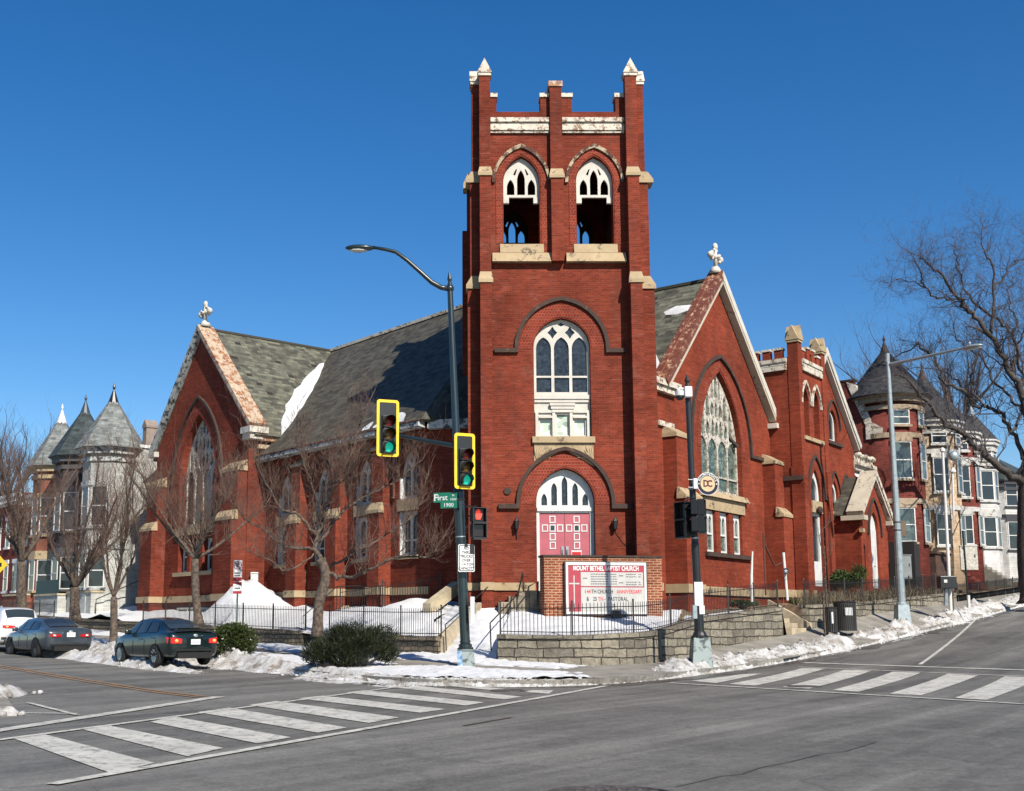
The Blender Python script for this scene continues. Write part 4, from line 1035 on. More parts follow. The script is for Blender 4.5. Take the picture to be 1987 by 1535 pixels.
def polywall(name, pts, tops, bots, thick, m, parent=None, side=1, uvoff=0, **kw):
    """wall along a line of points; thickness to the inner side; UV in metres"""
    n = len(pts); vs, fs, uvs = [], [], []
    acc = 0.0; lens = []
    for i, p in enumerate(pts):
        if i: acc += (Vector((p.x, p.y)) - Vector((pts[i - 1].x, pts[i - 1].y))).length
        lens.append(acc)
        a, b = pts[max(i - 1, 0)], pts[min(i + 1, n - 1)]; d = Vector((b.x - a.x, b.y - a.y)).normalized(); q = Vector((-d.y, d.x)) * thick * side
        vs += [(p.x, p.y, bots[i]), (p.x, p.y, tops[i]), (p.x + q.x, p.y + q.y, tops[i]), (p.x + q.x, p.y + q.y, bots[i])]
    for i in range(n - 1):
        for j in range(4): a = 4 * i + j; b = 4 * i + (j + 1) % 4; fs.append((a, a + 4, b + 4, b) if side > 0 else (a, b, b + 4, a + 4))
    e = 4 * (n - 1)
    fs += [(0, 1, 2, 3), (e + 3, e + 2, e + 1, e)]
    mb = MB().add(vs, fs); o = mb.build(name, m, parent, None, **kw); me = o.data; uv = me.uv_layers.new(name='UVMap')
    for lp in me.loops:
        i, j = divmod(lp.vertex_index, 4); uv.data[lp.index].uv = (lens[i] + (thick if j > 1 else 0) + uvoff, vs[lp.vertex_index][2])
    return o
# kerb stones: front face stands on the road
polywall('curb', [p.copy() for p in Cd], [p.z + .012 for p in Cd], [p.z - .4 for p in Cd], .17, KERB, kind='structure')
dr = MB(); k0 = int(9.95 * SUB)
p, q = Cd[k0], Cd[k0 + 7]; d = (q - p).normalized(); nn = Vector((d.y, -d.x, 0)) * .012
dr.hexa([p + nn + Vector((0, 0, -.13)), q + nn + Vector((0, 0, -.13)), q - nn * 4 + Vector((0, 0, -.13)), p - nn * 4 + Vector((0, 0, -.13))], [p + nn + Vector((0, 0, -.02)), q + nn + Vector((0, 0, -.02)), q - nn * 4 + Vector((0, 0, -.02)), p - nn * 4 + Vector((0, 0, -.02))])
dr.build('storm_drain', BLACK, label='dark storm drain opening in the kerb of the right-hand street', cat='storm drain')

# ---- churchyard
def bumps(x, y):
    h = 0
    for cx, cy, r, a in ((-9.1, 53.9, 1.3, 1.25), (-8.2, 52.6, 1.4, .55), (-10.4, 53.6, 1.3, .4), (-1.6, 44.0, 1.8, .42), (-4.5, 46.0, 2.0, .2), (-18.3, 59.2, 2.2, .5), (-21.5, 60.5, 1.6, .9), (-1.0, 41.2, 1.0, .2)):
        h += a * math.exp(-((x - cx) ** 2 + (y - cy) ** 2) / (r * r))
    v = Vector((x, y, 6))
    return h * (1 + .28 * noise.noise(v * .9) + .16 * noise.noise(v * 2.3)) + .05 * noise.noise(v * 1.6) + .025 * noise.noise(v * 4)
def yardz(k, f, p):
    w0 = Wd[k].z + hw(k) + .0; z = w0 + (Bd[k].z - w0) * f ** .9
    u = k / SUB
    if 4.02 < u < 5.98: z += .035 * math.sin(f * 2 * PI * 9) - .02
    n = noise.noise(Vector((p.x * .45, p.y * .45, 3))) * .16 + noise.noise(Vector((p.x * 1.7, p.y * 1.7, 7))) * .03
    e = min(1, f * 5) * min(1, (1 - f) * 6)
    return z - .03 + n * e * (.4 if u > 4 else 1) + bumps(p.x, p.y)
SOIL = simple('bare winter soil', (.20, .14, .085), (.10, .07, .045), 2.2, .95, 0, .6, 12)
kk = int(9.3 * SUB)
strip('snow_yard', Wd, Bd, 44, SNOW, yardz, ks=range(0, kk + 1))
strip('yard', Wd, Bd, 14, SOIL, yardz, ks=range(kk, K))
def patchsnow(name, ks, f0, f1, th, seed, amp=.07):
    def zf(k, f, p):
        n = noise.noise(Vector((p.x * .5 + seed, p.y * .5, 0))) + .5 * noise.noise(Vector((p.x * 1.5, p.y * 1.5, seed)))
        u = (k - ks[0]) / max(1, ks[-1] - ks[0]); e = min(1, 6 * u, 6 * (1 - u), 5 * f, 5 * (1 - f))
        g = f0 + (f1 - f0) * f
        return yardz(k, g, p) + amp * min(1, n + th) * max(e, 0) - (1 - e) * .12
    A = {k: Wd[k].lerp(Bd[k], f0) for k in ks}; B = {k: Wd[k].lerp(Bd[k], f1) for k in ks}
    strip(name, A, B, 16, SNOW, zf, kind='stuff', ks=ks)
patchsnow('snow_patch', list(range(kk, int(10.9 * SUB))), .03, .62, .40, 4.0)
patchsnow('snow_patch', list(range(int(11.2 * SUB), int(12.9 * SUB))), .1, .9, -.25, 9.0)

# ---- snow on the sidewalk of the left street and the corner
def smooth(a, b, x):
    t = max(0, min(1, (x - a) / (b - a))); return t * t * (3 - 2 * t)
def snow_side(k, f, p):
    u = k / SUB
    n = noise.noise(Vector((p.x * .6, p.y * .6, 1))) * .6 + noise.noise(Vector((p.x * 2.2, p.y * 2.2, 5))) * .3
    cover = 1 - smooth(6.6, 8.2, u) * (1 - smooth(.62, .95, f) * .6) - smooth(8.2, 9.2, u) * 2
    if u < 6.8: cover = max(cover, 1 - .0)
    trod = math.exp(-((f - .62) / .13) ** 2) * .35
    return p.z + .05 + .06 * n * 1.6 - (1 - cover) * .25 - trod * .22 + noise.noise(Vector((p.x * 5, p.y * 5, 2))) * .035 - max(0, noise.noise(Vector((p.x * 3.1, p.y * 3.1, 12))) - .25) * .12
strip('snow_cover', [c.lerp(w, .03) for c, w in zip(Cd, Wd)], Wd, 60, SNOW, snow_side, kind='stuff', ks=range(0, int(9.3 * SUB)))

# ---- ploughed banks along the kerbs
def dirty_snow():
    m, nt, b = newmat('dirty snow'); b.inputs['Roughness'].default_value = .85; b.inputs['Specular IOR Level'].default_value = .2
    co = objco(nt)
    c = ramp(nt, nz(nt, co, 1.8, 7, .75), [(.38, (.20, .175, .15)), (.5, (.42, .41, .39)), (.64, (.56, .56, .565))])
    c = mix(nt, ramp(nt, nz(nt, co, 9, 5, .8), [(.55, 0.0), (.72, .7)]), c, (.13, .11, .09))
    L(nt, c, b.inputs['Base Color']); bump(nt, b, nz(nt, co, 14, 5, .7), .8, .06)
    return m
DSNOW = dirty_snow()
def bank(name, u0, u1, d0, d1, hf, seed, step=.09, chunks=0, label=None):
    """lumpy bank following the kerb between control indices u0..u1; d is distance towards the road (negative) or the walk"""
    pts = []; k0, k1 = int(u0 * SUB), int(u1 * SUB)
    acc = 0; line = []
    for k in range(k0, k1): 
        a, b = Cd[k], Cd[k + 1]; l = (b - a).length; n = max(1, int(l / step))
        for i in range(n): line.append((a.lerp(b, i / n), (k + i / n) / SUB))
    nj = int((d1 - d0) / step); mb = MB(); rg = random.Random(seed)
    for i, (p, u) in enumerate(line):
        a, b = line[max(i - 3, 0)][0], line[min(i + 3, len(line) - 1)][0]; d = Vector((b.x - a.x, b.y - a.y, 0)).normalized(); inn = Vector((-d.y, d.x, 0))
        for j in range(nj + 1):
            o = d0 + (d1 - d0) * j / nj; q = p + inn * o
            base = zroad(q.x, q.y) if o < 0 else p.z + .012
            base = zroad(q.x, q.y) * (1 - smooth(-.05, .05, o)) + (p.z + .01) * smooth(-.05, .05, o)
            v = Vector((q.x * 1.6, q.y * 1.6, seed))
            n1 = noise.noise(v * .35); n2 = abs(noise.noise(v * 1.3)); n3 = abs(noise.noise(v * 3.3)); n4 = noise.noise(v * 7)
            g = hf(u, o + n1 * .25)
            z = base - .06 + g * (.62 + .75 * n1 + .9 * n2 * .9 + .55 * n3) + (.05 * n4 if g > .03 else 0)
            ed = min(i, len(line) - 1 - i) / 12
            mb.v.append((q.x + .04 * n4, q.y + .04 * noise.noise(v * 6.1), base - .06 + (z - base + .06) * min(1, ed)))
    w = nj + 1
    for i in range(len(line) - 1):
        for j in range(nj): b = i * w + j; mb.f.append((b, b + w, b + w + 1, b + 1)); mb.m.append(0)
    for c in range(chunks):
        i = rg.randrange(6, len(line) - 6); j = rg.randrange(1, nj); p = mb.v[i * w + j]; g = hf(line[i][1], d0 + (d1 - d0) * j / nj)
        if g < .02 and rg.random() < .85: continue
        r = rg.uniform(.02, .06) * (1 if g > .05 else .6)
        st = len(mb.v); mb.ball((0, 0, 0), (r * rg.uniform(.7, 1.4), r * rg.uniform(.7, 1.4), r * rg.uniform(.6, 1)), 6, 4, 0, .25, rg)
        mb.xform(Matrix.Translation((p[0], p[1], p[2] + r * .35)) @ Matrix.Rotation(rg.uniform(0, 6), 4, 'Z') @ Matrix.Rotation(rg.uniform(-1, 1), 4, 'X'), st)
    mb.build(name, DSNOW, None, None, True, kind='stuff')
wet = simple('wet gritty gutter asphalt', (.05, .048, .044), (.025, .024, .023), 5, .35)
mb = MB(); nk = range(int(1.6 * SUB), int(13.6 * SUB))
for k in nk:
    a, b = Cd[k], Cd[k + 1]
    for i in range(6):
        p = a.lerp(b, i / 6); d = (b - a).normalized(); w_ = .45 + .45 * noise.noise(Vector((p.x * .9, p.y * .9, 4))) + .2 * noise.noise(Vector((p.x * 3, p.y * 3, 8)))
        for q_ in (.02, -.1 - max(.05, w_)):
            q = p + Vector((-d.y, d.x, 0)) * q_; mb.v.append((q.x, q.y, zroad(q.x, q.y) + .006))
n_ = len(mb.v) // 2
mb.f = [(2 * i, 2 * i + 1, 2 * i + 3, 2 * i + 2) for i in range(n_ - 1)]; mb.m = [0] * (n_ - 1)
mb.build('gutter', wet, kind='structure')
def gb(o, c, w): return math.exp(-((o - c) / w) ** 2)
def hleft(u, o):
    h = (.26 - .17 * smooth(3.2, 4.0, u)) * gb(o, .15, .5 - .12 * smooth(3.2, 4.0, u))
    h += .22 * smooth(4.6, 3.6, u) if False else 0
    h += .36 * gb(o, -2.2, .40) * smooth(2.3, 2.6, u) * (1 - smooth(3.05, 3.35, u))        # thrown up on the road side of the parked cars
    h += .09 * gb(o, -.7, .6) * smooth(3.3, 3.7, u) * (1 - smooth(4.2, 4.6, u))
    h += .35 * gb(o, .2, 1.0) * gb(u, 2.9, .25)
    if u > 6.6: h *= 1 - .85 * smooth(6.6, 7.4, u) * (1 - smooth(8.2, 8.8, u))
    return h
bank('snow_bank', 2.0, 8.2, -2.9, 1.7, hleft, 3, .10, 650)
def hright(u, o):
    h = (.37 + .08 * smooth(11.3, 12, u)) * gb(o, .74, .46) * smooth(8.3, 8.9, u) * (1 - smooth(12.9, 13.6, u)) * (1 - .9 * gb(u, 11.75, .12))
    h += .13 * gb(o, .25, .22) * smooth(8.3, 8.8, u)
    return h + .05 * gb(o, -.25, .15) * smooth(9.5, 10.2, u)
bank('snow_bank', 8.2, 13.4, -.7, 1.9, hright, 11, .10, 900)
# far corner at the lower left: a heap on the opposite kerb and its slab
oc = [gz(-140, 1332), gz(10, 1352), gz(25, 1372), gz(0, 1392), gz(-60, 1405), gz(-160, 1412), gz(-260, 1412)]
mb = MB(); n = len(oc); mb.v = [(p.x, p.y, p.z + .02) for p in oc] + [(p.x, p.y, -.2) for p in oc]
mb.f = [tuple(reversed(range(n)))] + [(i, (i + 1) % n, (i + 1) % n + n, i + n) for i in range(n)]; mb.m = [0] * len(mb.f)
mb.build('sidewalk', CONC, kind='structure')
def heap(name, px, py, r, h, seed, label=None):
    c = gz(px, py); mb = MB(); nr, na = 26, 60
    for i in range(nr + 1):
        for a in range(na):
            rr = r[0] * i / nr; an = 2 * PI * a / na; q = Vector((c.x + rr * math.cos(an), c.y + rr * r[1] / r[0] * math.sin(an), 0)); v = q * 1.7
            g = max(0, 1 - (i / nr) ** 1.6); z = h * g * (.6 + .5 * noise.noise(v * .5 + Vector((seed, 0, 0))) + .6 * abs(noise.noise(v * 1.6)) + .4 * abs(noise.noise(v * 4)))
            mb.v.append((q.x, q.y, c.z - .04 + z))
    mb.f = [(i * na + a, i * na + (a + 1) % na, (i + 1) * na + (a + 1) % na, (i + 1) * na + a) for i in range(nr) for a in range(na)]; mb.m = [0] * len(mb.f)
    mb.f = [tuple(reversed(f)) for f in mb.f]
    rg = random.Random(seed)
    for _ in range(22):
        an, rr = rg.uniform(0, 6.28), rg.uniform(.2, 1.15) * r[0]; q = (c.x + rr * math.cos(an), c.y + rr * r[1] / r[0] * math.sin(an), c.z + .03); s_ = rg.uniform(.03, .1)
        mb.ball(q, (s_, s_ * 1.2, s_ * .8), 6, 4, 0, .25, rg)
    mb.build(name, DSNOW, None, None, True, kind='stuff')
heap('snow_heap', -90, 1350, (1.5, 2.0), .8, 5); heap('snow_heap', 15, 1388, (.28, .22), .16, 8)

# ---- retaining walls
def wallpts(u0, u1): return [Wd[k].copy() for k in range(int(u0 * SUB), int(u1 * SUB) + 1)]
def retaining(u0, u1, m, label, cap=CONC_Y, over=.05, name='stone_retaining_wall', thick=.34):
    P = wallpts(u0, u1); ks = list(range(int(u0 * SUB), int(u1 * SUB) + 1))
    def top(k):
        u = k / SUB; i = min(int(u), len(HW) - 2); f = u - i
        if i in (5,): return HW[6]
        if i == 4: return HW[4]
        return HW[i] * (1 - f) + HW[i + 1] * f
    tp = [p.z + top(k) for p, k in zip(P, ks)]
    root = thing(name, label, 'retaining wall', (P[len(P) // 2].x, P[len(P) // 2].y, P[len(P) // 2].z))
    polywall('wall', P, tp, [p.z - .5 for p in P], thick, m, root)
    n = len(P); Q = []
    for i, p in enumerate(P):
        a, b = P[max(i - 1, 0)], P[min(i + 1, n - 1)]; d = Vector((b.x - a.x, b.y - a.y)).normalized(); Q.append(Vector((p.x + d.y * over, p.y - d.x * over, p.z)))
    polywall('coping', Q, [t + .13 for t in tp], [t + .003 for t in tp], thick + 2 * over, m, root, uvoff=.3)
    return P, tp
PL, TL_ = retaining(1.1, 2.80, RUBBLE2, 'low brown rubble retaining wall with capstones along the left street behind the parked cars')
PL2, TL2 = retaining(2.90, 4.0, RUBBLE2, 'low brown rubble wall end beside the snowy church walk, behind the big evergreen bush')
PR, TR_ = retaining(6.0, 11.0, RUBBLE, 'curved pale ashlar retaining wall at the street corner in front of the church sign')
PR2, TR2 = retaining(11.28, 12.9, RUBBLE, 'pale ashlar retaining wall beyond the small stone steps on the right-hand street')

# ---- iron fences
def fence(P, Z, h, label, cat='fence', sp=.125, post_every=2.4, name='iron_fence', inset=.17, top_off=.0):
    """pickets on the line P with foot heights Z"""
    root = thing(name, label, cat, (P[len(P) // 2].x, P[len(P) // 2].y, Z[len(Z) // 2]))
    n = len(P); Q = []
    for i, p in enumerate(P):
        a, b = P[max(i - 1, 0)], P[min(i + 1, n - 1)]; d = Vector((b.x - a.x, b.y - a.y)).normalized(); Q.append(Vector((p.x - d.y * inset, p.y + d.x * inset, Z[i])))
    L_ = [0.0]
    for a, b in zip(Q, Q[1:]): L_.append(L_[-1] + (b - a).length)
    def pos(l):
        for i in range(len(L_) - 1):
            if L_[i + 1] >= l: return Q[i].lerp(Q[i + 1], (l - L_[i]) / max(1e-6, L_[i + 1] - L_[i]))
        return Q[-1]
    tot = L_[-1]; m = MB(); c = int(tot / sp)
    for i in range(c + 1):
        p = pos(i * sp); m.tube([(p.x, p.y, p.z + .02), (p.x, p.y, p.z + h - .05), (p.x, p.y, p.z + h)], [.010, .010, .002], 4)
    for zz in (.12, h - .16): m.tube([(q.x, q.y, q.z + zz) for q in Q], .014, 4)
    m.build('picket_panel', IRON, root)
    k = max(1, round(tot / post_every))
    for i in range(k + 1):
        p = pos(tot * i / k); MB().box(p.x - .025, p.x + .025, p.y - .025, p.y + .025, p.z - .05, p.z + h + .03).ball((p.x, p.y, p.z + h + .05), .035, 6, 4).build('post', IRON, root)
    return root
def cut(P, Z, a, b): n = len(P) - 1; i, j = int(a * n), int(b * n); return P[i:j + 1], Z[i:j + 1]
q_ = int(len(PL) * .52)
fence(PL[q_:], [t + .1 for t in TL_[q_:]], 1.0, 'black iron picket fence on the left rubble wall, behind the parked cars')
fence(PL2, [t + .1 for t in TL2], 1.0, 'black iron picket fence behind the big evergreen bush, ending at the snowy church walk')
fence(PR, [t + .1 for t in TR_], 1.0, 'black iron picket fence curving along the ashlar wall in front of the church sign')
P, Z = cut(PR2, TR2, 0, .97); fence(P, [t + .1 for t in Z], 1.05, 'rusty black iron fence on the wall beyond the stone steps, by the litter bins')
def rail(label, pts, r=.022, posts=(), cat='handrail', m=None, name='handrail'):
    mb = MB().tube(pts, r, 6)
    for a, z in posts: mb.tube([(a[0], a[1], z), a], r, 6)
    return mb.build(name, m or IRON, label=label, cat=cat)
def rise(p, h): return Vector((p.x, p.y, p.z + h))
# rails of the snowy walk up to the tower
a, b = at(953, 1252, 36.2), at(1001, 1163, 39.6)
rail('black iron handrail on the right of the snowy walk beside the curved wall', [at(953, 1263, 36.2), at(951, 1209, 36.2), at(1003, 1155, 39.8), at(1003, 1190, 39.8)], .024)
a = at(868, 1262, 37.8)
rail('black iron handrail on the left of the snowy walk, rising behind the signal pole', [at(866, 1263, 37.9), at(864, 1212, 37.9), at(895, 1186, 39.5), at(953, 1133, 41.0), at(953, 1192, 41.0)], .02)
rail('thin black iron handrail of the steps between the two left rubble walls', [at(590, 1232, 46.2), at(588, 1196, 46.2), at(654, 1138, 48.0), at(735, 1136, 48.0), at(735, 1176, 48.0)], .02, [(at(654, 1138, 48.0), 2.0)])
# sloping stone cheeks
def cheek(label, a, b, w, t, m=None, drop=.5, name='stair_cheek'):
    a, b = Vector(a), Vector(b); d = (b - a); q = Vector((-d.y, d.x, 0)).normalized() * w / 2; dn = Vector((0, 0, -drop)); up = Vector((0, 0, t))
    mb = MB().hexa([a - q + dn, a + q + dn, b + q + dn, b - q + dn][::-1], [a - q + up, a + q + up, b + q + up, b - q + up][::-1])
    return mb.build(name, m or CONC_Y, label=label, cat='stair cheek')
cheek('sloping stone cheek wall on the left of the snowy walk to the tower', (-.1, 38.1, 1.0), (1.25, 41.0, 2.18), .32, .12)
cheek('slanted stone slab of the cellar stair in the dark corner beside the tower', at(828, 1176, 42.2), at(884, 1134, 43.4), .4, .1, drop=.35)
cheek('snow dusted stone cheek of the side steps between the left rubble walls', at(612, 1222, 46.6), at(672, 1180, 48.2), .3, .1)
# stone steps to the doors
def steps(label, o, d, w, n, run, rise_, m=None, cat='steps', name='stone_steps', solid=.6, extra=None):
    d = Vector((d[0], d[1], 0)).normalized(); q = Vector((-d.y, d.x, 0)) * w / 2; o = Vector(o); mb = MB()
    for i in range(n):
        a = o + d * run * i; e = o + d * run * n; z0 = o.z - solid if i == 0 else o.z + rise_ * i + .001; z1 = o.z + rise_ * (i + 1)
        mb.hexa([(a - q)[:2] + (z0,), (e - q)[:2] + (z0,), (e + q)[:2] + (z0,), (a + q)[:2] + (z0,)], [(a - q)[:2] + (z1,), (e - q)[:2] + (z1,), (e + q)[:2] + (z1,), (a + q)[:2] + (z1,)])
    return bevel(mb.build(name, m or CONC_Y, label=label, cat=cat), .015)
OLDST = simple('old stair stone', (.30, .25, .18), (.12, .10, .075), 3, .9, 0, .4, 20)
sd = steps('weathered stone steps and landing before the pink church doors, behind the brick sign', (1.95, 40.8, 2.1), (1, 0), 1.2, 3, .36, .2, OLDST)
MB().box(3.04, 6.6, 40.2, 41.4, 1.3, 2.69).build('stone_landing', OLDST, label='stone landing in front of the pink double doors of the tower', cat='landing')
pr = at(983, 1168, 39.6)
rail('black A-shaped iron railing at the foot of the church door steps', [at(1003, 1163, 39.6), at(1014, 1112, 39.6), at(1016, 1148, 39.6), at(1006, 1149, 39.6)], .035)
rail('black iron stair rail rising to the pink doors beside the brick sign', [at(1022, 1165, 39.45), at(1026, 1138, 39.45), at(1044, 1128, 40.4), at(1043, 1200, 39.45)], .03)
MB().add([at(1033, 1075, 40.2), at(1040, 1150, 40.2), at(1032, 1160, 40.2)], [(0, 1, 2), (2, 1, 0)]).build('tmp', BLACK) if False else None
P = [at(655, 1196, 47.6), at(700, 1190, 47.0), at(737, 1183, 46.4)]; fence([Vector((p.x, p.y, 0)) for p in P], [p.z for p in P], 1.15, 'short upper iron fence at the head of the side steps, before the nave windows')
P = [at(742, 1181, 46.0), at(800, 1172, 45.2), at(850, 1163, 44.6)]; fence([Vector((p.x, p.y, 0)) for p in P], [p.z for p in P], 1.0, 'thin iron fence in the snow close under the nave wall beside the dark corner')
ks_ = range(int(12.95 * SUB), int(13.45 * SUB)); fence([Wd[k].copy() for k in ks_], [Wd[k].z for k in ks_], 1.0, 'black iron fence along the front yards of the right-hand row houses')
k = int(11.14 * SUB); p = Wd[k]; ns = Vector((-N2[0], -N2[1], 0))
steps('small stone steps through the ashlar wall on the right-hand street', (p.x - ns.x * .1, p.y - ns.y * .1, p.z - .02), ns, 1.55, 5, .34, .19, CONC_Y)
a = Wd[int(11.27 * SUB)]; cheek('sloping stone cheek of the small steps on the right-hand street, left of the litter bins', (a.x - ns.x * .05, a.y - ns.y * .05, a.z + .15), (a.x + ns.x * 1.7, a.y + ns.y * 1.7, a.z + 1.12), .26, .1, drop=.9)
# ================================================================ brick church sign
def faceM(loc, yaw):
    """x to the right along the face, -y towards the viewer, z up; yaw>0 turns the face to the viewer's right"""
    return Matrix.Translation(Vector(loc)) @ Matrix.Rotation(yaw, 4, 'Z')
def build_sign():
    p = at(1057, 1206, 39.0); root = thing('church_sign', 'freestanding brick church sign with a white and red notice board', 'sign', p, rz=math.radians(9)); M = WM[root.name]
    W, H = 4.22, 2.2
    bevel(MB().box(0, W, 0, .62, -.6, H).build('brick_base', BRICK_S, root, M), .012)
    MB().box(-.04, W + .04, -.04, .66, H + .002, H + .07).build('coping', STONE_D, root, M)
    MB().box(-.03, W + .03, -.05, 0, -.6, .13).build('plinth', CONC, root, M)
    x0, x1, z0, z1 = .74, 3.57, .28, 1.99
    MB().prism(rect(x0 - .06, x1 + .06, z0 - .08, z1 + .06), -.14, -.0).build('board_box', paint('dark brown board edge', (.035, .015, .015), .5), root, M)
    MB().prism(rect(x0 - .02, x1 + .02, z0 - .03, z1 + .03), -.17, -.141, [rect(x0 + .06, x1 - .06, z0 + .05, z1 - .07)]).build('frame', WHITEC, root, M)
    RED = paint('faded sign red', (.33, .035, .055), .5); WB = paint('white board', (.44, .43, .405), .4)
    a, b, c, d = x0 + .06, x1 - .06, z0 + .05, z1 - .07
    bd = MB().box(a, b, -.150, -.142, c, d).build('board', RED, root, M)
    pan = MB().prism(rect(a + .45, b - .04, d - .72, d - .24), -.158, -.151).box(a + .45, b, -.158, -.151, c, d - .76).build('white_panel', WB, root, M)
    MB().box(a + .19, a + .23, -.160, -.151, c + .12, d - .36).box(a + .03, a + .40, -.1605, -.1515, d - .66, d - .61).build('white_cross', WB, root, M)
    ink = paint('black lettering', (.02, .02, .025), .5); rink = paint('red lettering', (.6, .03, .05), .5); fade = paint('faint grey lettering', (.13, .125, .125), .6); wl = paint('white lettering', (.85, .83, .8), .5)
    def T_(txt, x, z, size, m, al='CENTER', bold=0.0, xs=1.0, par=pan, y=-.160, tr=1.0):
        return lettering('lettering', txt, size, m, par, M @ Matrix.Translation((x, y, z)), al, bold, xs, tr)
    T_('MOUNT BETHEL BAPTIST CHURCH', (a + b) / 2, d - .115, .225, wl, bold=.003, xs=.66, par=bd, y=-.153)
    # small schedule lines, too blurred in the picture to be read: rows of short dashes
    rg = random.Random(4)
    for (xa, xb) in ((a + .80, a + 1.42), (a + 1.52, a + 1.74), (a + 2.06, a + 2.44), (a + 2.50, a + 2.60)):
        for i in range(5):
            z = d - .31 - i * .083 - (.0 if i < 2 or xa < a + 1.9 else .02)
            if i == 2 and xa > a + 1.9: continue
            x = xa; rows = MB().box(xa, xb, -.159, -.1583, z - .003, z + .003)
            while x < xb - .02:
                w = rg.uniform(.03, .085); rows.box(x, min(x + w, xb), -.160, -.1585, z - .018, z + .018); x += w + .018
            rows.build('text_line', fade, pan, M)
    for x, z in ((a + .52, d - .45), (a + 1.80, d - .36), (a + 1.80, d - .60)): MB().box(x, x + .16, -.160, -.1585, z - .018, z + .018).build('text_line', fade, pan, M)
    z = c + .68
    T_('1', a + .60, z, .19, ink, bold=.002, xs=.74); T_('44', a + .72, z, .19, rink, bold=.002, xs=.74); T_('TH CHURCH', a + 1.20, z, .19, ink, bold=.002, xs=.70); T_('ANNIVERSARY', b - .54, z, .19, rink, bold=.002, xs=.72, tr=1.04)
    z = c + .43
    T_('&', a + .68, z, .19, ink, bold=.002, xs=.74); T_('25', a + .94, z, .19, ink, bold=.002, xs=.74); T_('TH', a + 1.14, z, .19, rink, bold=.002, xs=.74); T_('-', a + 1.29, z, .17, fade); T_('PASTORAL', a + 1.76, z, .19, ink, bold=.002, xs=.72, tr=1.12)
    T_('GR', a + 1.58, c + .2, .17, ink, xs=.8); 
    MB().hexa([(2.25, -.45, -.3), (2.62, -.45, -.3), (2.62, -.17, -.3), (2.25, -.17, -.3)], [(2.28, -.42, .26), (2.58, -.42, .30), (2.58, -.2, .34), (2.28, -.2, .30)]).lathe([(.17, 0), (.17, .12), (.05, .16)], (2.43, -.31, .25), 12).build('floodlight', BLACK, root, M)
build_sign()

# ================================================================ traffic signals
LENS_OFF = {'r': paint('unlit red lens', (.16, .012, .008), .25), 'y': paint('unlit amber lens', (.15, .07, .012), .25)}
GREEN = glow('lit green lens', (.01, .36, .25), .55); HANDRED = glow('lit red hand', (.75, .04, .02), .7)
def lean_pole(name, label, cat, foot, top, rb, rt, m=None):
    root = thing(name, label, cat, foot)
    return root
def traffic_light(label, c, yaw, W=.70, H=1.72, plate=True):
    root = thing('traffic_light', label, 'traffic light', c, 'traffic lights on the signal pole', yaw); M = WM[root.name]
    h = .34; k = H / 1.72
    body = MB()
    for i in range(3): body.box(-.19 * k, .19 * k, -.12, .12, (-.585 + i * .39 - .185) * k, (-.585 + i * .39 + .185) * k)
    bevel(body.build('housing', BLACK, root, M), .02)
    if plate:
        pw, ph = W / 2, H / 2
        def rr(w, h_, r): 
            return [(sx * (w - r) + r * math.cos(a), sz * (h_ - r) + r * math.sin(a)) for sx, sz, a0 in ((1, 1, 0), (-1, 1, 90), (-1, -1, 180), (1, -1, 270)) for a in [math.radians(a0 + 22.5 * q) for q in range(5)]]
        MB().prism(rr(pw - .02, ph - .02, .06), -.02, .0).build('backplate', BLACK, root, M)
        MB().prism(rr(pw, ph, .09), -.035, -.021, [rr(pw - .085, ph - .085, .04)]).build('yellow_border', YELLOW, root, M)
    for i, (nm, mm) in enumerate((('green_lens', GREEN), ('amber_lens', LENS_OFF['y']), ('red_lens', LENS_OFF['r']))):
        z = (-.585 + .13 * (0) + i * .39) * k; r = .15 * k
        MB().lathe([(0.001, .04), (r * .6, .03), (r, 0)], (0, 0, 0), 20, caps=False).xform(M.Identity(4) @ Matrix.Translation((0, -.125, z)) @ Matrix.Rotation(PI / 2, 4, 'X')).build(nm, mm, root, M, smooth=True)
        v = MB(); n = 18; vs = []
        for q in range(n + 1):
            an = math.radians(-35 + 250 * q / n); ln = .30 * k * (1 if 40 < math.degrees(an) < 140 else .72 + .28 * math.sin(max(0, an)) if an > 0 else .45)
            x, zz = math.cos(an) * r * 1.1, math.sin(an) * r * 1.1
            vs += [(x, -.12, z + zz), (x, -.12 - ln, z + zz - .02)]
        v.add(vs, [(2 * q, 2 * q + 1, 2 * q + 3, 2 * q + 2) for q in range(n)])
        o = v.build('visor', BLACK, root, M, smooth=True); md = o.modifiers.new('thick', 'SOLIDIFY'); md.thickness = .008
    return root
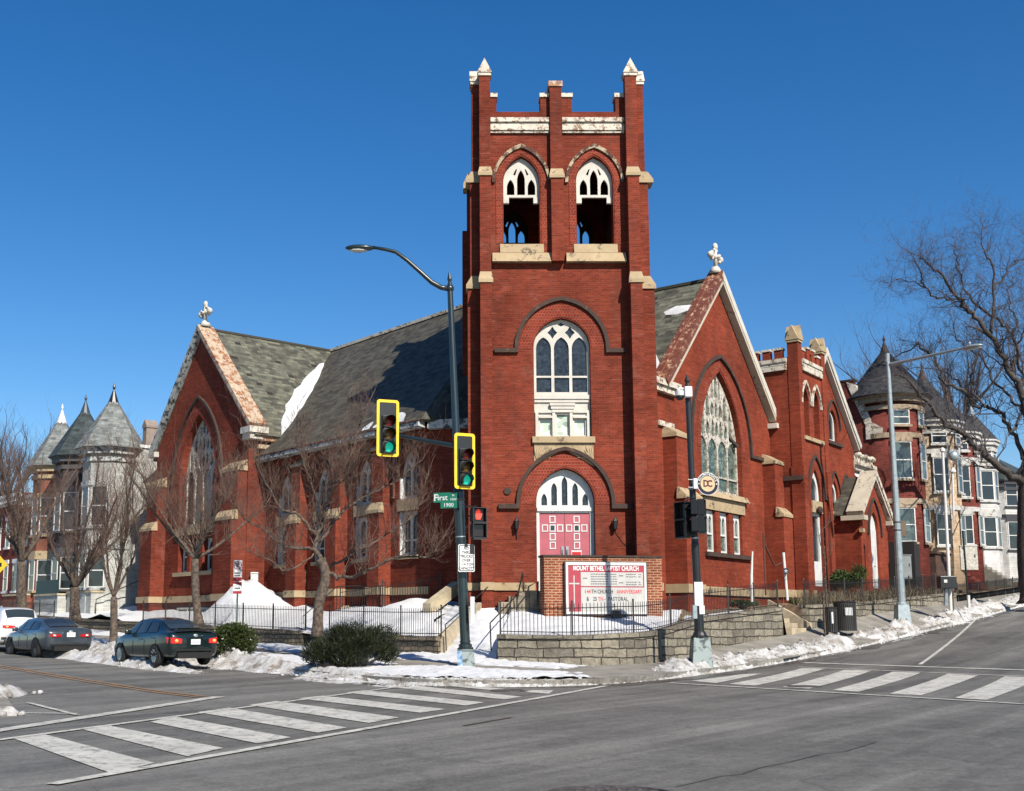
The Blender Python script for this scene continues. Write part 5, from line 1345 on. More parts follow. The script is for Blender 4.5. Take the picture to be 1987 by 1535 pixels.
def ped_signal(label, c, yaw, lit=True, boxes=2, s=.42, group='pedestrian signals'):
    root = thing('pedestrian_signal', label, 'pedestrian signal', c, group, yaw); M = WM[root.name]
    for i in range(boxes):
        z = -i * (s + .06); b = bevel(MB().box(-s / 2, s / 2, -.11, .11, z - s / 2, z + s / 2).build('housing', BLACK, root, M), .03)
        MB().prism(rect(-s / 2 - .01, s / 2 + .01, z - s / 2 - .01, z + s / 2 + .01), -.30, -.10, [rect(-s / 2 + .01, s / 2 - .01, z - s / 2 - .06, z + s / 2 - .012)]).build('visor', BLACK, root, M)
        MB().box(-s / 2 + .03, s / 2 - .03, -.125, -.112, z - s / 2 + .03, z + s / 2 - .03).build('screen', paint('dark screen', (.02, .012, .012), .15), root, M)
    if lit:
        hd = MB().prism([(-.07, -.13), (.06, -.13), (.1, -.02), (.115, .06), (.085, .07), (.06, .0), (.06, .13), (.033, .13), (.03, .02), (.027, .16), (-.002, .16), (-.005, .02), (-.012, .15), (-.04, .15), (-.042, .02), (-.05, .11), (-.078, .11), (-.085, -.04)], -.132, -.126)
        hd.build('red_hand', HANDRED, root, M)
    bk = MB().tube([(-.0, .1, .0), (.0, .22, .0), (-.18, .3, .0)], .03, 8)
    bk.tube([(0, 0, s / 2), (0, .02, s / 2 + .07), (-.3, .2, s / 2 + .07)], .022, 6)
    bk.build('bracket', BLACK, root, M)
    return root

def signal_pole():
    Y = 33.4; foot = at(905, 1303, Y); top = at(873, 556, Y + .3)
    root = thing('signal_pole', 'tall dark green signal pole with a curved lamp arm, beside the snowy walk', 'pole', foot)
    M = Matrix.Identity(4); d = top - foot
    def q(t): return foot + d * t
    MB().hexa([foot + Vector(v) for v in ((-.28, -.28, -.25), (.28, -.28, -.25), (.28, .28, -.25), (-.28, .28, -.25))], [foot + Vector(v) for v in ((-.21, -.21, .60), (.21, -.21, .60), (.21, .21, .60), (-.21, .21, .60))]).box(foot.x - .24, foot.x + .24, foot.y - .24, foot.y + .24, foot.z + .605, foot.z + .635).build('base', CAST, root, M)
    MB().tube([q(.051), q(.058), q(.06), q(.066), q(.07), q(.45), q(.452), q(.47), q(1)], [.24, .24, .20, .20, .145, .155, .17, .125, .085], 14).build('pole', DKGREEN, root, M, smooth=False)
    col = MB()
    for t in (.072, .20, .30, .325, .418, .445): col.tube([q(t), q(t + .004)], .165, 14)
    col.build('collar', DKGREEN, root, M)
    for t in (.335, .43): MB().tube([q(t), q(t + .003)], .16, 14).build('band', GALV, root, M)
    MB().tube([q(1), q(1.012), q(1.02), q(1.045)], [.1, .05, .075, .005], 10).build('finial', DKGREEN, root, M)
    arm = [at(873, 560, Y + .3), at(856, 558, Y + .3), at(838, 548, Y + .3), at(815, 527, Y + .3), at(790, 505, Y + .3), at(768, 489, Y + .3), at(748, 484, Y + .3), at(722, 480, Y + .3)]
    MB().tube(arm, [.09, .08, .075, .07, .065, .06, .055, .05], 10).ball(arm[0], .13, 10, 8).build('lamp_arm', DKGREEN, root, M, smooth=True)
    e = arm[-1]; hd = MB()
    hd.ball((e.x - .38, e.y, e.z - .02), (.46, .17, .10), 14, 8)
    lh = hd.build('lamp_head', DKGREEN, root, M, smooth=True)
    MB().ball((e.x - .42, e.y, e.z - .09), (.3, .13, .07), 12, 6).build('lens', paint('lamp lens', (.5, .5, .45), .2), lh, M, smooth=True)
    MB().tube([at(888, 866, Y + .15), at(830, 856, Y + .6), at(772, 845, Y + 1.0)], [.075, .068, .06], 10).build('mast_arm', DKGREEN, root, M)
    MB().box(foot.x + .14, foot.x + .26, foot.y - .12, foot.y + .02, foot.z + 1.65, foot.z + 1.95).build('push_button', BLACK, root, M)
    return root
signal_pole()
traffic_light('left yellow-bordered traffic light, green lit, out on the mast arm before the slate roof', at(752, 831, 34.2), math.radians(20), .71, 1.76)
traffic_light('right traffic light, yellow bordered, showing green, fixed to the tall pole by the tower', at(901, 895, 33.1), math.radians(22), .66, 1.66)
ped_signal('pedestrian signal with a lit red hand on the dark pole in front of the tower', at(926, 1000, 33.3), math.radians(14), True, s=.40)
SGREEN = paint('street sign green', (.005, .13, .075), .4); SWH = paint('street sign white', (.62, .62, .605), .45)
def street_sign():
    c = at(864, 971, 33.2); root = thing('street_name_sign', 'green street name sign reading First St NW 1900 on the dark pole', 'street sign', c, rz=math.radians(-14)); M = WM[root.name]
    MB().box(-.36, .36, -.012, .0, -.06, .23).box(-.14, .36, -.0125, .0, -.235, -.0605).build('panel', SGREEN, root, M)
    t = Matrix.Translation
    lettering('lettering', 'F', .28, SWH, root, M @ t((-.285, -.015, .075)), bold=.004); lettering('lettering', 'irst', .23, SWH, root, M @ t((-.08, -.015, .075)), bold=.002)
    lettering('lettering', 'St', .105, SWH, root, M @ t((.24, -.015, .15))); lettering('lettering', 'NW', .105, SWH, root, M @ t((.25, -.015, .02))); lettering('lettering', '1900', .16, SWH, root, M @ t((.10, -.015, -.145)), bold=.001)
    MB().box(.30, .56, .0, .03, -.02, .06).build('bracket', BLACK, root, M)
street_sign()
def plate_sign(name, label, cat, c, yaw, w, h, lines, m=SWH, ink=None, sz=.1):
    root = thing(name, label, cat, c, rz=yaw); M = WM[root.name]; r = .04
    rr = [(sx * (w / 2 - r) + r * math.cos(a), sz_ * (h / 2 - r) + r * math.sin(a)) for sx, sz_, a0 in ((1, 1, 0), (-1, 1, 90), (-1, -1, 180), (1, -1, 270)) for a in [math.radians(a0 + 22.5 * q) for q in range(5)]]
    MB().prism(rr, -.01, .0).build('panel', m, root, M)
    ink = ink or paint('sign black', (.02, .02, .025), .5)
    bd = [(x * (1 - .05 / w), z * (1 - .05 / h)) for x, z in rr]; bd2 = [(x * (1 - .09 / w), z * (1 - .09 / h)) for x, z in rr]
    MB().prism(bd, -.0125, -.0105, [bd2]).build('border', ink, root, M)
    for i, ln in enumerate(lines): lettering('lettering', ln, sz, ink, root, M @ Matrix.Translation((0, -.013, h / 2 - .12 - i * (h - .22) / max(1, len(lines) - 1))), bold=.001, xs=.86)
    return root, M
r_, M_ = plate_sign('truck_sign', 'white no thru trucks capacity sign strapped to the dark signal pole', 'traffic sign', at(905, 1083, 33.15), math.radians(4), .48, .80, ['NO', 'THRU', 'TRUCKS', 'OVER', '1 1/4 TON', 'CAPACITY'], sz=.115)
MB().box(.1, .235, -.016, -.0135, .12, .395).build('grime', BLACK, r_, M_)
MB().box(-.05, .04, -.03, .0, .33, .42).build('clamp', BLACK, r_, M_)
a = at(914, 1185, 33.2); MB().box(a.x - .02, a.x + .10, a.y - .16, a.y + .16, a.z - .36, a.z + .40).build('edge_on_sign', SWH, label='white sign seen nearly edge on, low on the dark signal pole', cat='traffic sign')
bx = at(894, 1284, 33.0); MB().box(-.075, .075, -.004, 0, -.26, .3).xform(Matrix.Translation((-.255 + .0, -.24, .0))).build('poster', simple('blue sticker', (.04, .15, .30), (.35, .42, .48), 14), label='torn blue sticker on the silver base of the dark signal pole', cat='sticker', M=Matrix.Translation(at(905, 1303, 33.4) + Vector((.07, -.02, .3))) @ Matrix.Rotation(-.08, 4, 'Y') @ Matrix.Rotation(-.07, 4, 'X'))

def right_pole():
    Y = 35.0; foot = at(1360, 1285, Y); top = at(1334, 752, Y)
    root = thing('signal_pole', 'black signal pole with a spear finial on a silver cast base in the snow bank', 'pole', foot); M = Matrix.Identity(4); d = top - foot
    q = lambda t: foot + d * t
    MB().hexa([foot + Vector(v) for v in ((-.33, -.33, -.3), (.33, -.33, -.3), (.33, .33, -.3), (-.33, .33, -.3))], [foot + Vector(v) for v in ((-.24, -.24, .74), (.24, -.24, .74), (.24, .24, .74), (-.24, .24, .74))]).build('base', CAST, root, M)
    MB().tube([q(.085), q(.092), q(.095), q(.105), q(.11), q(.2), q(.21), q(.42), q(.43), q(1)], [.26, .26, .22, .18, .15, .145, .125, .12, .105, .085], 14).build('pole', BLACK, root, M)
    for t in (.555, .44, .62): MB().tube([q(t), q(t + .006)], .125, 12).build('band', GALV, root, M)
    MB().tube([q(1), q(1.015), q(1.025), q(1.05)], [.1, .06, .09, .005], 10).build('finial', BLACK, root, M)
    MB().box(q(.2).x - .13, q(.2).x + .13, q(.2).y - .15, q(.2).y - .125, q(.2).z + .0, q(.2).z + .72).build('sticker', SWH, root, M)
    MB().box(q(.17).x + .0, q(.17).x + .16, q(.17).y - .15, q(.17).y - .125, q(.17).z - .0, q(.17).z + .26).build('sticker', SWH, root, M)
    MB().box(q(.16).x - .2, q(.16).x - .08, q(.16).y - .18, q(.16).y - .0, q(.16).z - .05, q(.16).z + .36).build('push_button', GALV, root, M)
    return q
q = right_pole()
ped_signal('black pedestrian signal facing the side street, on the left of the black pole', at(1333, 991, 35.1), math.radians(-62), False, s=.5, group='dark pedestrian signals on the black pole')
ped_signal('black pedestrian signal seen side on, on the right of the black pole', at(1349, 985, 34.7), math.radians(70), False, s=.46, group='dark pedestrian signals on the black pole')
def camera_dome():
    c = at(1327, 762, 34.9); root = thing('security_camera', 'white dome security camera at the top of the black pole', 'camera', c); M = WM[root.name]
    bevel(MB().box(.0, .24, -.15, .15, -.16, .18).build('box', WHITEC, root, M), .03)
    MB().tube([(.0, 0, .1), (-.12, 0, .14), (-.2, 0, .08)], .05, 8).lathe([(.14, -.08), (.15, .06), (.06, .1)], (-.13, 0, -.02), 14).build('mount', WHITEC, root, M)
    MB().ball((-.13, 0, -.13), (.13, .13, .12), 12, 8).build('dome', BLACK, root, M, smooth=True)
camera_dome()
def banner():
    c = at(1373, 939, 34.8); R = .345; root = thing('round_sign', 'round navy and cream Bloomingdale DC neighbourhood sign on the black pole', 'sign', c, rz=math.radians(12)); M = WM[root.name]
    navy = paint('navy sign', (.003, .004, .02), .4); cream = paint('cream sign', (.52, .39, .22), .45); maroon = paint('maroon letters', (.07, .006, .008), .5)
    A = Matrix.Rotation(PI / 2, 4, 'X')
    MB().lathe([(R, -.01), (R, .01)], (0, 0, 0), 40).xform(A).build('disc', navy, root, M)
    MB().lathe([(R * .70, .0105), (R * .70, .014)], (0, 0, 0), 40).xform(A).build('cream_disc', cream, root, M)
    MB().lathe([(R + .012, -.012), (R + .012, .012), (R - .004, .013)], (0, 0, 0), 40, caps=False).xform(A).build('rim', SWH, root, M)
    w = 'BLOOMINGDALE'
    for i, ch in enumerate(w):
        an = math.radians(158 - 136 * i / (len(w) - 1)); lettering('lettering', ch, .105, SWH, root, M @ Matrix.Translation((math.cos(an) * R * .845, -.013, math.sin(an) * R * .845)) @ Matrix.Rotation(-(an - PI / 2), 4, 'Y'), bold=.001)
    for s_ in (-1, 1):
        st = []
        for k in range(10): an = PI / 2 + k * PI / 5; rr = .036 if k % 2 == 0 else .015; st.append((s_ * R * .85 + rr * math.cos(an), -.0 + rr * math.sin(an)))
        MB().prism(st, -.014, -.011).build('star', SWH, root, M)
    lettering('lettering', 'D', .29, maroon, root, M @ Matrix.Translation((-.06, -.0165, .0)), bold=.009, xs=.9); lettering('lettering', 'C', .29, maroon, root, M @ Matrix.Translation((.06, -.0175, .0)), bold=.009, xs=.9)
    for z in (.115, -.13): MB().box(-.12, .12, -.016, -.0145, z - .008, z + .008).build('small_print', paint('tan print', (.5, .3, .16), .5), root, M)
    MB().box(-R - .13, -R - .01, -.04, .04, -.16, .16).tube([(-R - .3, 0, .12), (-R - .05, 0, .12)], .012, 5).tube([(-R - .3, 0, -.12), (-R - .05, 0, -.12)], .012, 5).build('bracket', SWH, root, M)
banner()

def street_lamp():
    foot = Vector((20.6, 51.6, 1.5)); foot = at(1751, 1203, 51.6); top = at(1722, 690, 51.6); d = top - foot; q = lambda t: foot + d * t
    root = thing('street_lamp', 'galvanised street lamp with a long straight arm over the right-hand street', 'street lamp', foot); M = Matrix.Identity(4)
    MB().hexa([foot + Vector(v) for v in ((-.32, -.32, -.5), (.32, -.32, -.5), (.32, .32, -.5), (-.32, .32, -.5))], [foot + Vector(v) for v in ((-.24, -.24, .68), (.24, -.24, .68), (.24, .24, .68), (-.24, .24, .68))]).build('base', GALV, root, M)
    MB().tube([q(.05), q(.06), q(.065), q(1)], [.24, .24, .19, .09], 14).build('pole', GALV, root, M)
    for t in (.2, .33, .36): MB().tube([q(t), q(t + .004)], .175, 12).build('band', BLACK, root, M)
    a, b = at(1724, 708, 51.6), at(1872, 675, 48.6)
    MB().tube([a, a.lerp(b, .5), b], [.085, .07, .055], 10).tube([at(1722, 703, 51.6), at(1722, 686, 51.6)], [.1, .1], 10).build('arm', GALV, root, M)
    c = at(1886, 673, 48.3); dv = (b - a).normalized(); yaw = math.atan2(dv.y, dv.x)
    hd = MB().ball((0, 0, 0), (.50, .19, .10), 14, 8).lathe([(.05, 0), (.05, .13), (.03, .16)], (-.1, 0, .08), 8)
    lh = hd.build('lamp_head', GALV, root, Matrix.Translation(c) @ Matrix.Rotation(yaw, 4, 'Z'), smooth=True)
    MB().box(-.3, .4, -.12, .12, -.105, -.08).build('lens', paint('lamp lens grey', (.3, .3, .3), .2), lh, Matrix.Translation(c) @ Matrix.Rotation(yaw, 4, 'Z'))
    pa = q(.31); MB().box(pa.x + .12, pa.x + .40, pa.y - .05, pa.y + .05, pa.z, pa.z + .7).build('sign_back', simple('brown sign back', (.12, .09, .06)), root, M)
street_lamp()
def simple_pole(name, label, cat, pts, r, m, **kw): return MB().tube(pts, r, 8).build(name, m, label=label, cat=cat, **kw)
# pole with loudspeaker-like bell and square sign box, thin leaning stakes
def bell_pole():
    foot = at(1845, 1185, 55.5); root = thing('signal_mast', 'thin white pole with a dark control box near its foot, before the cream house', 'pole', foot); M = Matrix.Identity(4)
    MB().tube([foot, at(1829, 873, 55.5)], [.085, .06], 10).lathe([(.13, 0), (.11, .12), (.03, .2)], at(1829, 876, 55.5), 10).build('pole', WHITEC, root, M)
    c = at(1838, 1130, 55.2); bevel(MB().box(c.x - .42, c.x + .38, c.y - .22, c.y + .2, c.z - .30, c.z + .30).build('control_box', BLACK, root, M), .03)
    MB().box(c.x - .25, c.x - .1, c.y - .235, c.y - .222, c.z - .02, c.z + .12).build('sticker', SWH, root, M)
    MB().tube([at(1836, 1140, 55.3), at(1835, 1175, 55.3)], .1, 8).build('conduit', GALV, root, M)
bell_pole()
def pipe_light():
    root = thing('globe_light', 'white pipe with a round convex mirror on top in front of the cream house', 'lamp', at(1849, 1000, 56.5)); M = Matrix.Identity(4)
    MB().tube([at(1848, 912, 56.5), at(1850, 990, 56.5), at(1851, 1010, 56.5)], [.05, .05, .02], 8).lathe([(.16, -.1), (.06, .12)], at(1849, 912, 56.5), 12).build('pipe', WHITEC, root, M)
    MB().ball(at(1851, 885, 56.4), (.26, .2, .26), 14, 10).build('mirror', GALV, root, M, smooth=True)
    MB().tube([at(1848, 1180, 56.5), at(1845, 1012, 56.5)], .03, 6).build('stake', BARK, root, M)
pipe_light()
simple_pole('sign_post', 'thin dark post leaning beside the pale sapling stake on the right-hand sidewalk', 'post', [at(1880, 1178, 57), at(1868, 1030, 57)], .05, BLACK)
simple_pole('sapling_stake', 'short pale wooden stake at the kerb of the right-hand street', 'stake', [at(1880, 1180, 56.8), at(1879, 1155, 56.8)], .08, WHITEC)
simple_pole('tree_stake', 'thin pale stake standing beside the litter bins', 'stake', [at(1602, 1243, 45.5), at(1597, 1150, 45.5)], .045, BARK)
simple_pole('white_pipe', 'short white pipe leaning in the churchyard under the triple windows', 'pipe', [at(1459, 1168, 46.0), at(1458, 1118, 46.0), at(1460, 1070, 46.0)], [.06, .06, .035], WHITEC)
def star_post():
    root = thing('star_post', 'white post with a black round star sign behind the yard fence', 'post', at(1527, 1165, 48.5)); M = Matrix.Identity(4)
    MB().tube([at(1528, 1165, 48.5), at(1520, 1072, 48.5)], .06, 8).build('post', WHITEC, root, M)
    c = at(1525, 1108, 48.3); MB().lathe([(.13, -.01), (.13, .01)], (0, 0, 0), 20).xform(Matrix.Translation(c) @ Matrix.Rotation(PI / 2, 4, 'X')).build('disc', BLACK, root, M)
    st = [(c.x + (.10 if k % 2 == 0 else .04) * math.cos(PI / 2 + k * PI / 5), c.z + (.10 if k % 2 == 0 else .04) * math.sin(PI / 2 + k * PI / 5)) for k in range(10)]
    MB().prism(st, c.y - .02, c.y - .012).build('star', paint('star grey', (.35, .38, .45), .5), root, M)
star_post()
rail('rusted iron post with a diagonal brace in the churchyard', [at(1486, 1155, 48), at(1481, 1033, 48), at(1485, 1060, 48), at(1503, 1098, 48.5), at(1518, 1092, 48.5)], .04, m=simple('rusty iron', (.10, .04, .025), rough=.8), cat='post', name='iron_post')
rail('black tube standing for the pole shadow at the bend of the curved ashlar wall', [at(1279, 1222, 35.9), at(1281, 1278, 35.9), at(1293, 1284, 35.6)], .055, cat='pipe', m=BLACK, name='pole_shadow')  # black tube added where the signal pole casts its shadow up the wall

# litter bins
def litter_bin(label, c, r, h, poster=None):
    root = thing('litter_bin', label, 'litter bin', c, 'litter bins at the kerb'); M = WM[root.name]
    MB().lathe([(r * .86, .0), (r * .86, h * .98)], (0, 0, 0), 20).build('liner', paint('bin liner', (.02, .02, .02), .6), root, M)
    s = MB(); n = int(2 * PI * r / .075)
    for i in range(n):
        an = 2 * PI * i / n; ca, sa = math.cos(an), math.sin(an); s.box(-.02, .02, -.008, .008, 0, h)
        st = len(s.v) - 8; s.xform(Matrix.Rotation(an + PI / 2, 4, 'Z').to_4x4() if False else Matrix.Translation((r * ca, r * sa, 0)) @ Matrix.Rotation(an + PI / 2, 4, 'Z'), st)
    s.build('slats', paint('bin slats', (.035, .034, .032), .5), root, M)
    for z in (.06, h * .5, h - .05): MB().lathe([(r * .97, z - .025), (r * 1.01, z - .02), (r * 1.01, z + .02), (r * .97, z + .025)], (0, 0, 0), 20, caps=False).build('hoop', BLACK, root, M)
    MB().lathe([(r * 1.06, h), (r * 1.08, h + .05), (r * .6, h + .09)], (0, 0, 0), 20).build('lid', BLACK, root, M)
    if poster:
        w, z0, z1 = poster; MB().box(-w / 2, w / 2, -r - .03, -r - .012, z0, z1).build('label_plate', SWH, root, M)
        if w > .25:
            for i in range(5): MB().box(-w / 2 + .01 + i * w / 5, -w / 2 + .028 + i * w / 5, -r - .036, -r - .031, z0, z1).build('slot', BLACK, root, M)
litter_bin('large black slatted litter bin with a white label at the snowy kerb', at(1641, 1224, 46.6), .43, 1.12, (.30, .62, .93))
litter_bin('smaller black slatted bin left of the large litter bin', at(1612, 1227, 45.6), .26, .92, (.07, .35, .8))
def hydrant():
    c = at(1433, 1253, 41.6); root = thing('hydrant_marker', 'small yellow hydrant-like standpipe against the ashlar wall', 'standpipe', c); M = WM[root.name]
    MB().lathe([(.09, 0), (.09, .06), (.06, .08), (.055, .34), (.075, .36), (.06, .44), (.02, .5)], (0, 0, 0), 12).tube([(-.11, 0, .24), (.11, 0, .24)], .035, 8).build('body', paint('faded yellow', (.6, .4, .08), .5), root, M)
hydrant()
def utility_box(label, px, py, Y, w, h, m, name='utility_box'):
    c = at(px, py, Y); root = thing(name, label, 'utility box', c); M = WM[root.name]
    bevel(MB().box(-w / 2, w / 2, -.2, .2, -.2, h).build('cabinet', m, root, M), .02); MB().box(-w / 2 - .03, w / 2 + .03, -.23, .23, h + .002, h + .05).build('lid', m, root, M); MB().box(w * .3, w * .36, -.22, -.2, h * .45, h * .6).build('handle', IRON, root, M)
utility_box('grey metal cabinet in the front yard below the red turret house', 1754, 1117, 63, .75, 1.1, simple('grey cabinet', (.2, .22, .22)))
utility_box('pale flat cabinet with dark marks before the white houses', 1879, 1100, 72, 1.1, 1.3, simple('pale cabinet', (.5, .48, .42), (.3, .28, .25), 6))

# no parking sign and its green post, left
def noparking():
    c = at(461, 1127, 40.0); root = thing('no_parking_sign', 'faded no-parking sign with red panels on a thin green post left of the hedge', 'traffic sign', c); M = WM[root.name]
    MB().tube([(0.0, 0.03, -2.7), (0, .03, .7)], .028, 6).build('post', paint('green post', (.012, .05, .035), .5), root, M)
    MB().box(-.15, .15, -.012, 0, .0, .72).box(-.15, .15, -.012, 0, -.45, -.02).build('panel', SWH, root, M)
    rd = paint('sign red', (.32, .02, .03), .5); bk = paint('sign ink', (.03, .03, .03), .5)
    MB().box(-.15, .15, -.0145, -.0125, .0, .12).box(-.15, .15, -.0145, -.0125, -.45, -.36).hexa([(-.15, -.0145, -.1), (-.15, -.0125, -.1), (-.15, -.0125, -.02), (-.15, -.0145, -.02)], [(.15, -.0145, -.16), (.15, -.0125, -.16), (.15, -.0125, -.05), (.15, -.0145, -.05)]).build('red_panel', rd, root, M)
    lettering('lettering', 'P', .24, bk, root, M @ Matrix.Translation((0, -.014, .54)), bold=.006)
    MB().lathe([(.145, 0), (.145, .003), (.118, .003), (.118, 0)], (0, 0, 0), 24, caps=False).xform(Matrix.Translation((0, -.013, .54)) @ Matrix.Rotation(PI / 2, 4, 'X')).hexa([(-.105, -.016, .62), (-.085, -.016, .645), (.105, -.016, .46), (.085, -.016, .435)], [(-.105, -.0145, .62), (-.085, -.0145, .645), (.105, -.0145, .46), (.085, -.0145, .435)]).build('ban_ring', rd, root, M)
    MB().box(-.1, .1, -.0145, -.0125, .25, .29).box(-.11, .09, -.0145, -.0125, .17, .2).box(-.1, .1, -.0145, -.0125, -.28, -.24).build('small_print', bk, root, M)
noparking()
def warn_sign():
    c = at(-8, 1096, 28.0); root = thing('warning_sign', 'yellow warning sign cut off by the left edge of the picture', 'traffic sign', c, rz=math.radians(-10)); M = WM[root.name]
    k = .32; MB().prism([(0, -k), (k, 0), (0, k), (-k, 0)], -.01, 0).build('panel', paint('warning yellow', (.75, .46, .03), .45), root, M)
    MB().tube([(0, .03, -2.4), (0, .03, .3)], .03, 8).build('post', GALV, root, M); MB().box(.1, .16, -.014, -.0105, -.05, .05).build('symbol', BLACK, root, M)
warn_sign()
# cellar window hood in the snow
p = at(521, 1178, 52.0); MB().prism([(-.36, -.2), (.36, -.2), (.36, .08), (.1, .2), (-.2, .17)], .01, .6).build('cellar_hatch', GLASS, label='small cellar window peeping out of the big snow pile', cat='cellar window', M=Matrix.Translation(p))
p = at(494, 1123, 54.6); MB().box(-.17, .17, -.1, .1, -.35, .25).hexa([(-.2, -.13, .252), (.2, -.13, .252), (.2, .13, .252), (-.2, .13, .252)], [(-.15, -.08, .31), (.15, -.08, .31), (.15, .08, .31), (-.15, .08, .31)]).build('meter_box', WHITEC, label='white meter box on the church wall above the snow pile', cat='meter box', M=Matrix.Translation(p))
# ================================================================ parked cars
def car(label, name, foot, yaw, st, col, glass, L_, W_, wheel_r, wheels_x, kind='sedan', plate=True, lit=False, rim=None):
    """car heading along local +y... built with x = length (rear at 0, front at L), y = width, z up"""
    root = thing(name, label, 'car', foot, 'cars parked along the left street', yaw); M = WM[root.name]
    P = paint(label[:12], col, .28, .8, .35)
    # stations: x, underside, sill, belt, roof, half width sill, half width belt, half width roof
    def lerp_st(x):
        for a, b in zip(st, st[1:]):
            if a[0] <= x <= b[0]:
                t = (x - a[0]) / (b[0] - a[0]); t2 = t
                return [a[i] + (b[i] - a[i]) * t2 for i in range(8)]
        return list(st[0] if x < st[0][0] else st[-1])
    def section(x):
        _, zu, zs, zb, zr, ws, wb, wr = lerp_st(x)
        g = zr - zb
        pts = [(0, zu), (ws * .86, zu), (ws * .97, zs), (ws * 1.0, zs + (zb - zs) * .35), (wb * 1.0, zs + (zb - zs) * .68), (wb * .975, zb - .03), (wb * .93, zb)]
        pts += [(wb * .93 + (wr - wb * .93) * .5, zb + g * .5), (wr * 1.0, zb + g * .86), (wr * .86, zr - .015 if g > .1 else zr), (wr * .5, zr + .015), (0, zr + .025)]
        return pts
    nx = 46; xs = [L_ * i / nx for i in range(nx + 1)]
    mb = MB(); secs = [section(x) for x in xs]; ns = len(secs[0])
    for x, sc in zip(xs, secs):
        for y, z in sc: mb.v.append((x, y, z))
        for y, z in reversed(sc[1:-1]): mb.v.append((x, -y, z))
    w = 2 * ns - 2
    for i in range(nx):
        for j in range(w): a = i * w + j; b = i * w + (j + 1) % w; mb.f.append((a, a + w, b + w, b)); mb.m.append(0)
    mb.f.append(tuple(range(w))); mb.f.append(tuple(reversed(range(nx * w, nx * w + w)))); mb.m += [0, 0]
    body = mb.build('body', P, root, M, smooth=True)
    md = body.modifiers.new('sub', 'SUBSURF'); md.levels = md.render_levels = 1
    # glass, laid a few millimetres proud of the cabin surface
    def side_pt(x, t, s):
        sc = section(x); _, zu, zs, zb, zr, *_r = lerp_st(x)
        a, b, c = sc[6], sc[7], sc[8]
        y, z = (a[0] + (b[0] - a[0]) * t * 2, a[1] + (b[1] - a[1]) * t * 2) if t < .5 else (b[0] + (c[0] - b[0]) * (t - .5) * 2, b[1] + (c[1] - b[1]) * (t - .5) * 2)
        return (x, s * (y + .018), z)
    for s in (1, -1):
        for (x0a, x0b, x1a, x1b) in glass['side']:
            g = MB(); n = 6
            for i in range(n + 1):
                for t in (.12, .5, .9):
                    xa = x0a + (x0b - x0a) * (t - .12) / .78; xb = x1a + (x1b - x1a) * (t - .12) / .78
                    g.v.append(side_pt(xa + (xb - xa) * i / n, t, s))
            for i in range(n):
                for j in range(2): a = i * 3 + j; g.f.append((a, a + 3, a + 4, a + 1)); g.m.append(0)
            g.build('window', GLASS, root, M, smooth=True)
    def top_pt(x, t, lift=.02):
        sc = section(x); wr = sc[8][0]; z = sc[11][1] * (1 - t * t) + sc[9][1] * t * t
        return (x, t * sc[9][0], z + lift)
    for nm in ('rear', 'front'):
        xa, xb = glass[nm]; g = MB(); n, m_ = 6, 8
        for i in range(n + 1):
            for j in range(m_ + 1): g.v.append(top_pt(xa + (xb - xa) * i / n, -1 + 2 * j / m_))
        for i in range(n):
            for j in range(m_): a = i * (m_ + 1) + j; g.f.append((a, a + 1, a + m_ + 2, a + m_ + 1)); g.m.append(0)
        g.build('rear_window' if nm == 'rear' else 'windscreen', GLASS, root, M, smooth=True)
    # wheels with arches
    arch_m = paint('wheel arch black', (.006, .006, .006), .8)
    for x in wheels_x:
        for s in (1, -1):
            y = s * (W_ / 2 - .10)
            A = Matrix.Translation((x, y, wheel_r)) @ Matrix.Rotation(-s * PI / 2, 4, 'X')
            wl = MB().lathe([(wheel_r * .66, -.11), (wheel_r * .93, -.11), (wheel_r, -.07), (wheel_r, .07), (wheel_r * .93, .11), (wheel_r * .66, .11)], (0, 0, 0), 26, caps=False).xform(A).build('wheel', paint('tyre', (.018, .018, .018), .85), root, M)
            rm = MB().lathe([(wheel_r * .68, .10), (wheel_r * .62, .06), (.05, .05)], (0, 0, 0), 26)
            for k in range(10):
                an = 2 * PI * k / 10; rm.tube([(.04 * math.cos(an), .04 * math.sin(an), .075), (wheel_r * .64 * math.cos(an), wheel_r * .64 * math.sin(an), .095)], .022, 5)
            rm.xform(A).build('rim', rim or GALV, wl, M)
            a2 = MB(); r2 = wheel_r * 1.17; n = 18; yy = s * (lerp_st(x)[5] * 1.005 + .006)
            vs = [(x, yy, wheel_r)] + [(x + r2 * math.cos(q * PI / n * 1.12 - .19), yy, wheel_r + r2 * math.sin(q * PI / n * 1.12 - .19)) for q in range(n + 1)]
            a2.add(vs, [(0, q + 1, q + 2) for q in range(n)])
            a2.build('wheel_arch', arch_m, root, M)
    red = glow('tail light red', (.55, .012, .01), .35) if lit else paint('tail light red', (.38, .012, .012), .15, .6)
    zt, hw_, ht, wd = glass['tail']
    xr = glass.get('xr', .02)
    for s in (1, -1):
        sc = lerp_st(.12); yo = sc[6] * .985
        t = MB(); n = 6; vs = []
        for i in range(n + 1):
            f = i / n; y = (yo - wd) + wd * min(1, f * 1.25) if f < .8 else yo; x = xr - .02 if f < .6 else xr + (f - .6) * glass.get('wrap', .7)
            yy = y + (.02 if f >= .8 else 0)
            vs += [(x, s * yy, zt), (x - .0, s * yy, zt + ht * (.7 + .3 * f))]
        t.add(vs, [(2 * i, 2 * i + 1, 2 * i + 3, 2 * i + 2) for i in range(n)])
        o = t.build('tail_light', red, root, M); sd = o.modifiers.new('s', 'SOLIDIFY'); sd.thickness = .03; sd.offset = 0
